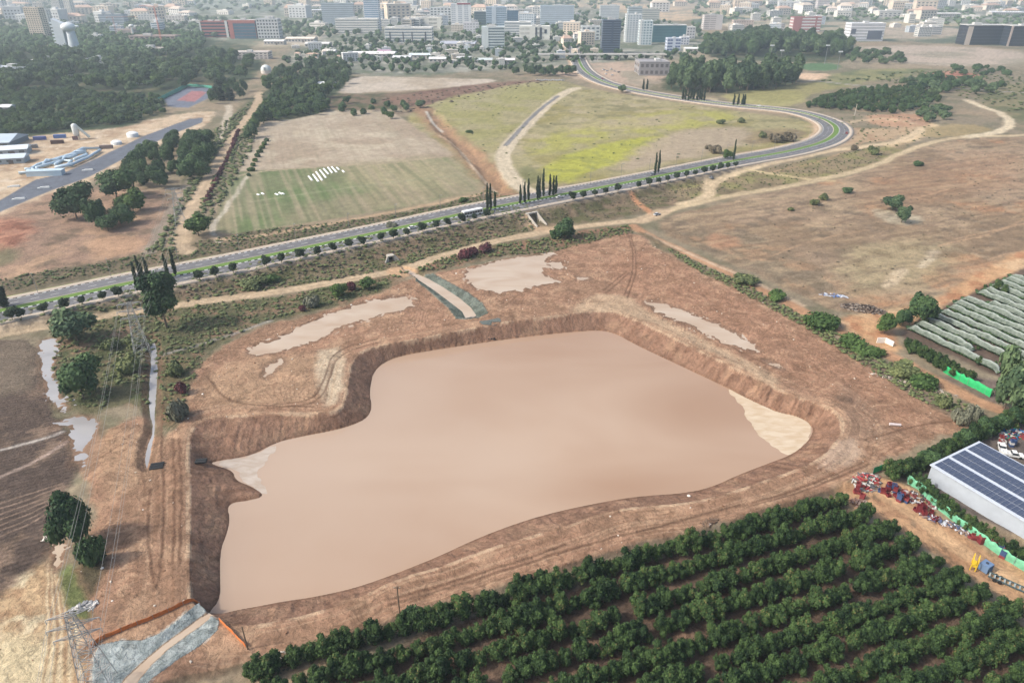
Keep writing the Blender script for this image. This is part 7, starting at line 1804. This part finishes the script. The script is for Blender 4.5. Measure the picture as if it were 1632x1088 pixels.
MB().box(-3,1,-3.2,-2.2,-.3,3).obj("control_cabin", wall(120,96,96), r)
for k, (u, v, c, l) in enumerate([(64,223,(80,92,150),"blue container left on the sand above the pipe field"),(96,220,(84,112,170),"blue container right, nearest the silo plant"),(92,229,(84,60,56),"dark box below the right blue container"),(50,236,(120,120,122),"grey container stack left of the blue one"),(170,237,(130,116,112),"brown machine box at the right end of the pipe field")]):
    x, y, z = G(u, v); r = link("container", None, loc=(x, y, z), rz=.25); tag(r, l, "container"); MB().box(-4.5,4.5,-1.3,1.3,.02,2.7).obj("container_body", wall(*c), r); MB().box(4.51,4.56,-1.1,1.1,.2,2.5).obj("door", wall(*[min(255,q+20) for q in c]), r)
hall("pale blue steep roofed shed at the left edge above the building site", -24, 15, 236, 222, 30, (176,190,202), (120,130,140), 4, yaw=.12); hall("long pale roofed shed below the steep roofed one at the left edge", -20, 40, 248, 236, 14, (206,216,224), (160,170,178), 2, yaw=.35); hall("third pale low shed at the left edge above the pipe field", -20, 36, 262, 250, 12, (196,208,220), (160,170,178), 2, yaw=.25)
for k, (u, v) in enumerate(((70,300),(30,318),(22,298),(140,272),(108,266))):
    x, y, z = G(u, v); tag(MB().obox((0,0,.3),(7,1.6,.6),.25).obox((.5,.3,.8),(5,1.2,.4),.4).obj("stacked_slabs", wall(214,216,214), loc=(x, y, z)), ["white slab stack beside the lower haul road, right one","white slab stack on the sand far left","white slab stack left of its neighbour on the sand","white slabs at the haul road's edge by the pipes","white slab stack between the pipes and the haul road"][k], "slabs")
# court fence
netting("green mesh fence along the upper left side of the sports court", [(246,166),(262,157),(282,147),(300,138)], 4.0, plain("court_netting", (84,160,140), .8, .2), name="court_fence")
netting("green mesh fence behind the sports court", [(300,138),(322,139),(342,142)], 3.0, plain("court_netting", (84,160,140), .8, .2), name="court_fence")
# white fleece strips in the crop field
FL = plain("white_fleece", (224,226,226), .7, .08)
k = 0
for (u, v, du, dv) in [(492,281,6,7),(499,278,9,12),(504,274,10,14),(510,271,10,13),(516,269,8,9),(523,267,7,9),(529,266,8,9),(537,267,4,4),(546,272,3,3),(410,310,4,1),(417,308,4,2),(439,309,5,2),(445,307,5,3),(450,308,3,2)]:
    a = G(u, v); b = G(u + du, v + dv); d = Vector((b[0]-a[0], b[1]-a[1], 0)); c = ((a[0]+b[0])/2, (a[1]+b[1])/2, (a[2]+b[2])/2)
    m = MB(); L = d.length/2; m.add([(-L,-.7,0),(L,-.7,0),(L,.7,0),(-L,.7,0),(-L,-.35,.45),(L,-.35,.45),(L,.35,.45),(-L,.35,.45)], [(0,1,5,4),(1,2,6,5),(2,3,7,6),(3,0,4,7),(4,5,6,7)])
    tag(m.obj("fleece_strip", FL, loc=c, rz=math.atan2(d.y, d.x)), "white fleece strip over a crop row in the %s" % ("upper middle of the green field" if k < 9 else "left part of the green field"), "crop cover", "fleece strips %s" % ("upper" if k < 9 else "left")); k += 1

# ---------------------------------------------------------------- the air
hz = MB().box(-16000, 16000, -300, 12500, -9, 135).obj("haze", None); hz["kind"] = "stuff"
m = bpy.data.materials.new("haze"); m.use_nodes = True; nt = m.node_tree; nt.nodes.clear()
o = nt.nodes.new("ShaderNodeOutputMaterial"); pv = nt.nodes.new("ShaderNodeVolumePrincipled"); pv.inputs["Color"].default_value = (.76,.89,1,1); pv.inputs["Density"].default_value = .00018; pv.inputs["Anisotropy"].default_value = .2
nt.links.new(pv.outputs[0], o.inputs["Volume"]); hz.data.materials.clear(); hz.data.materials.append(m)
tag(hz, "pale blue haze filling the air over the whole landscape", "haze")
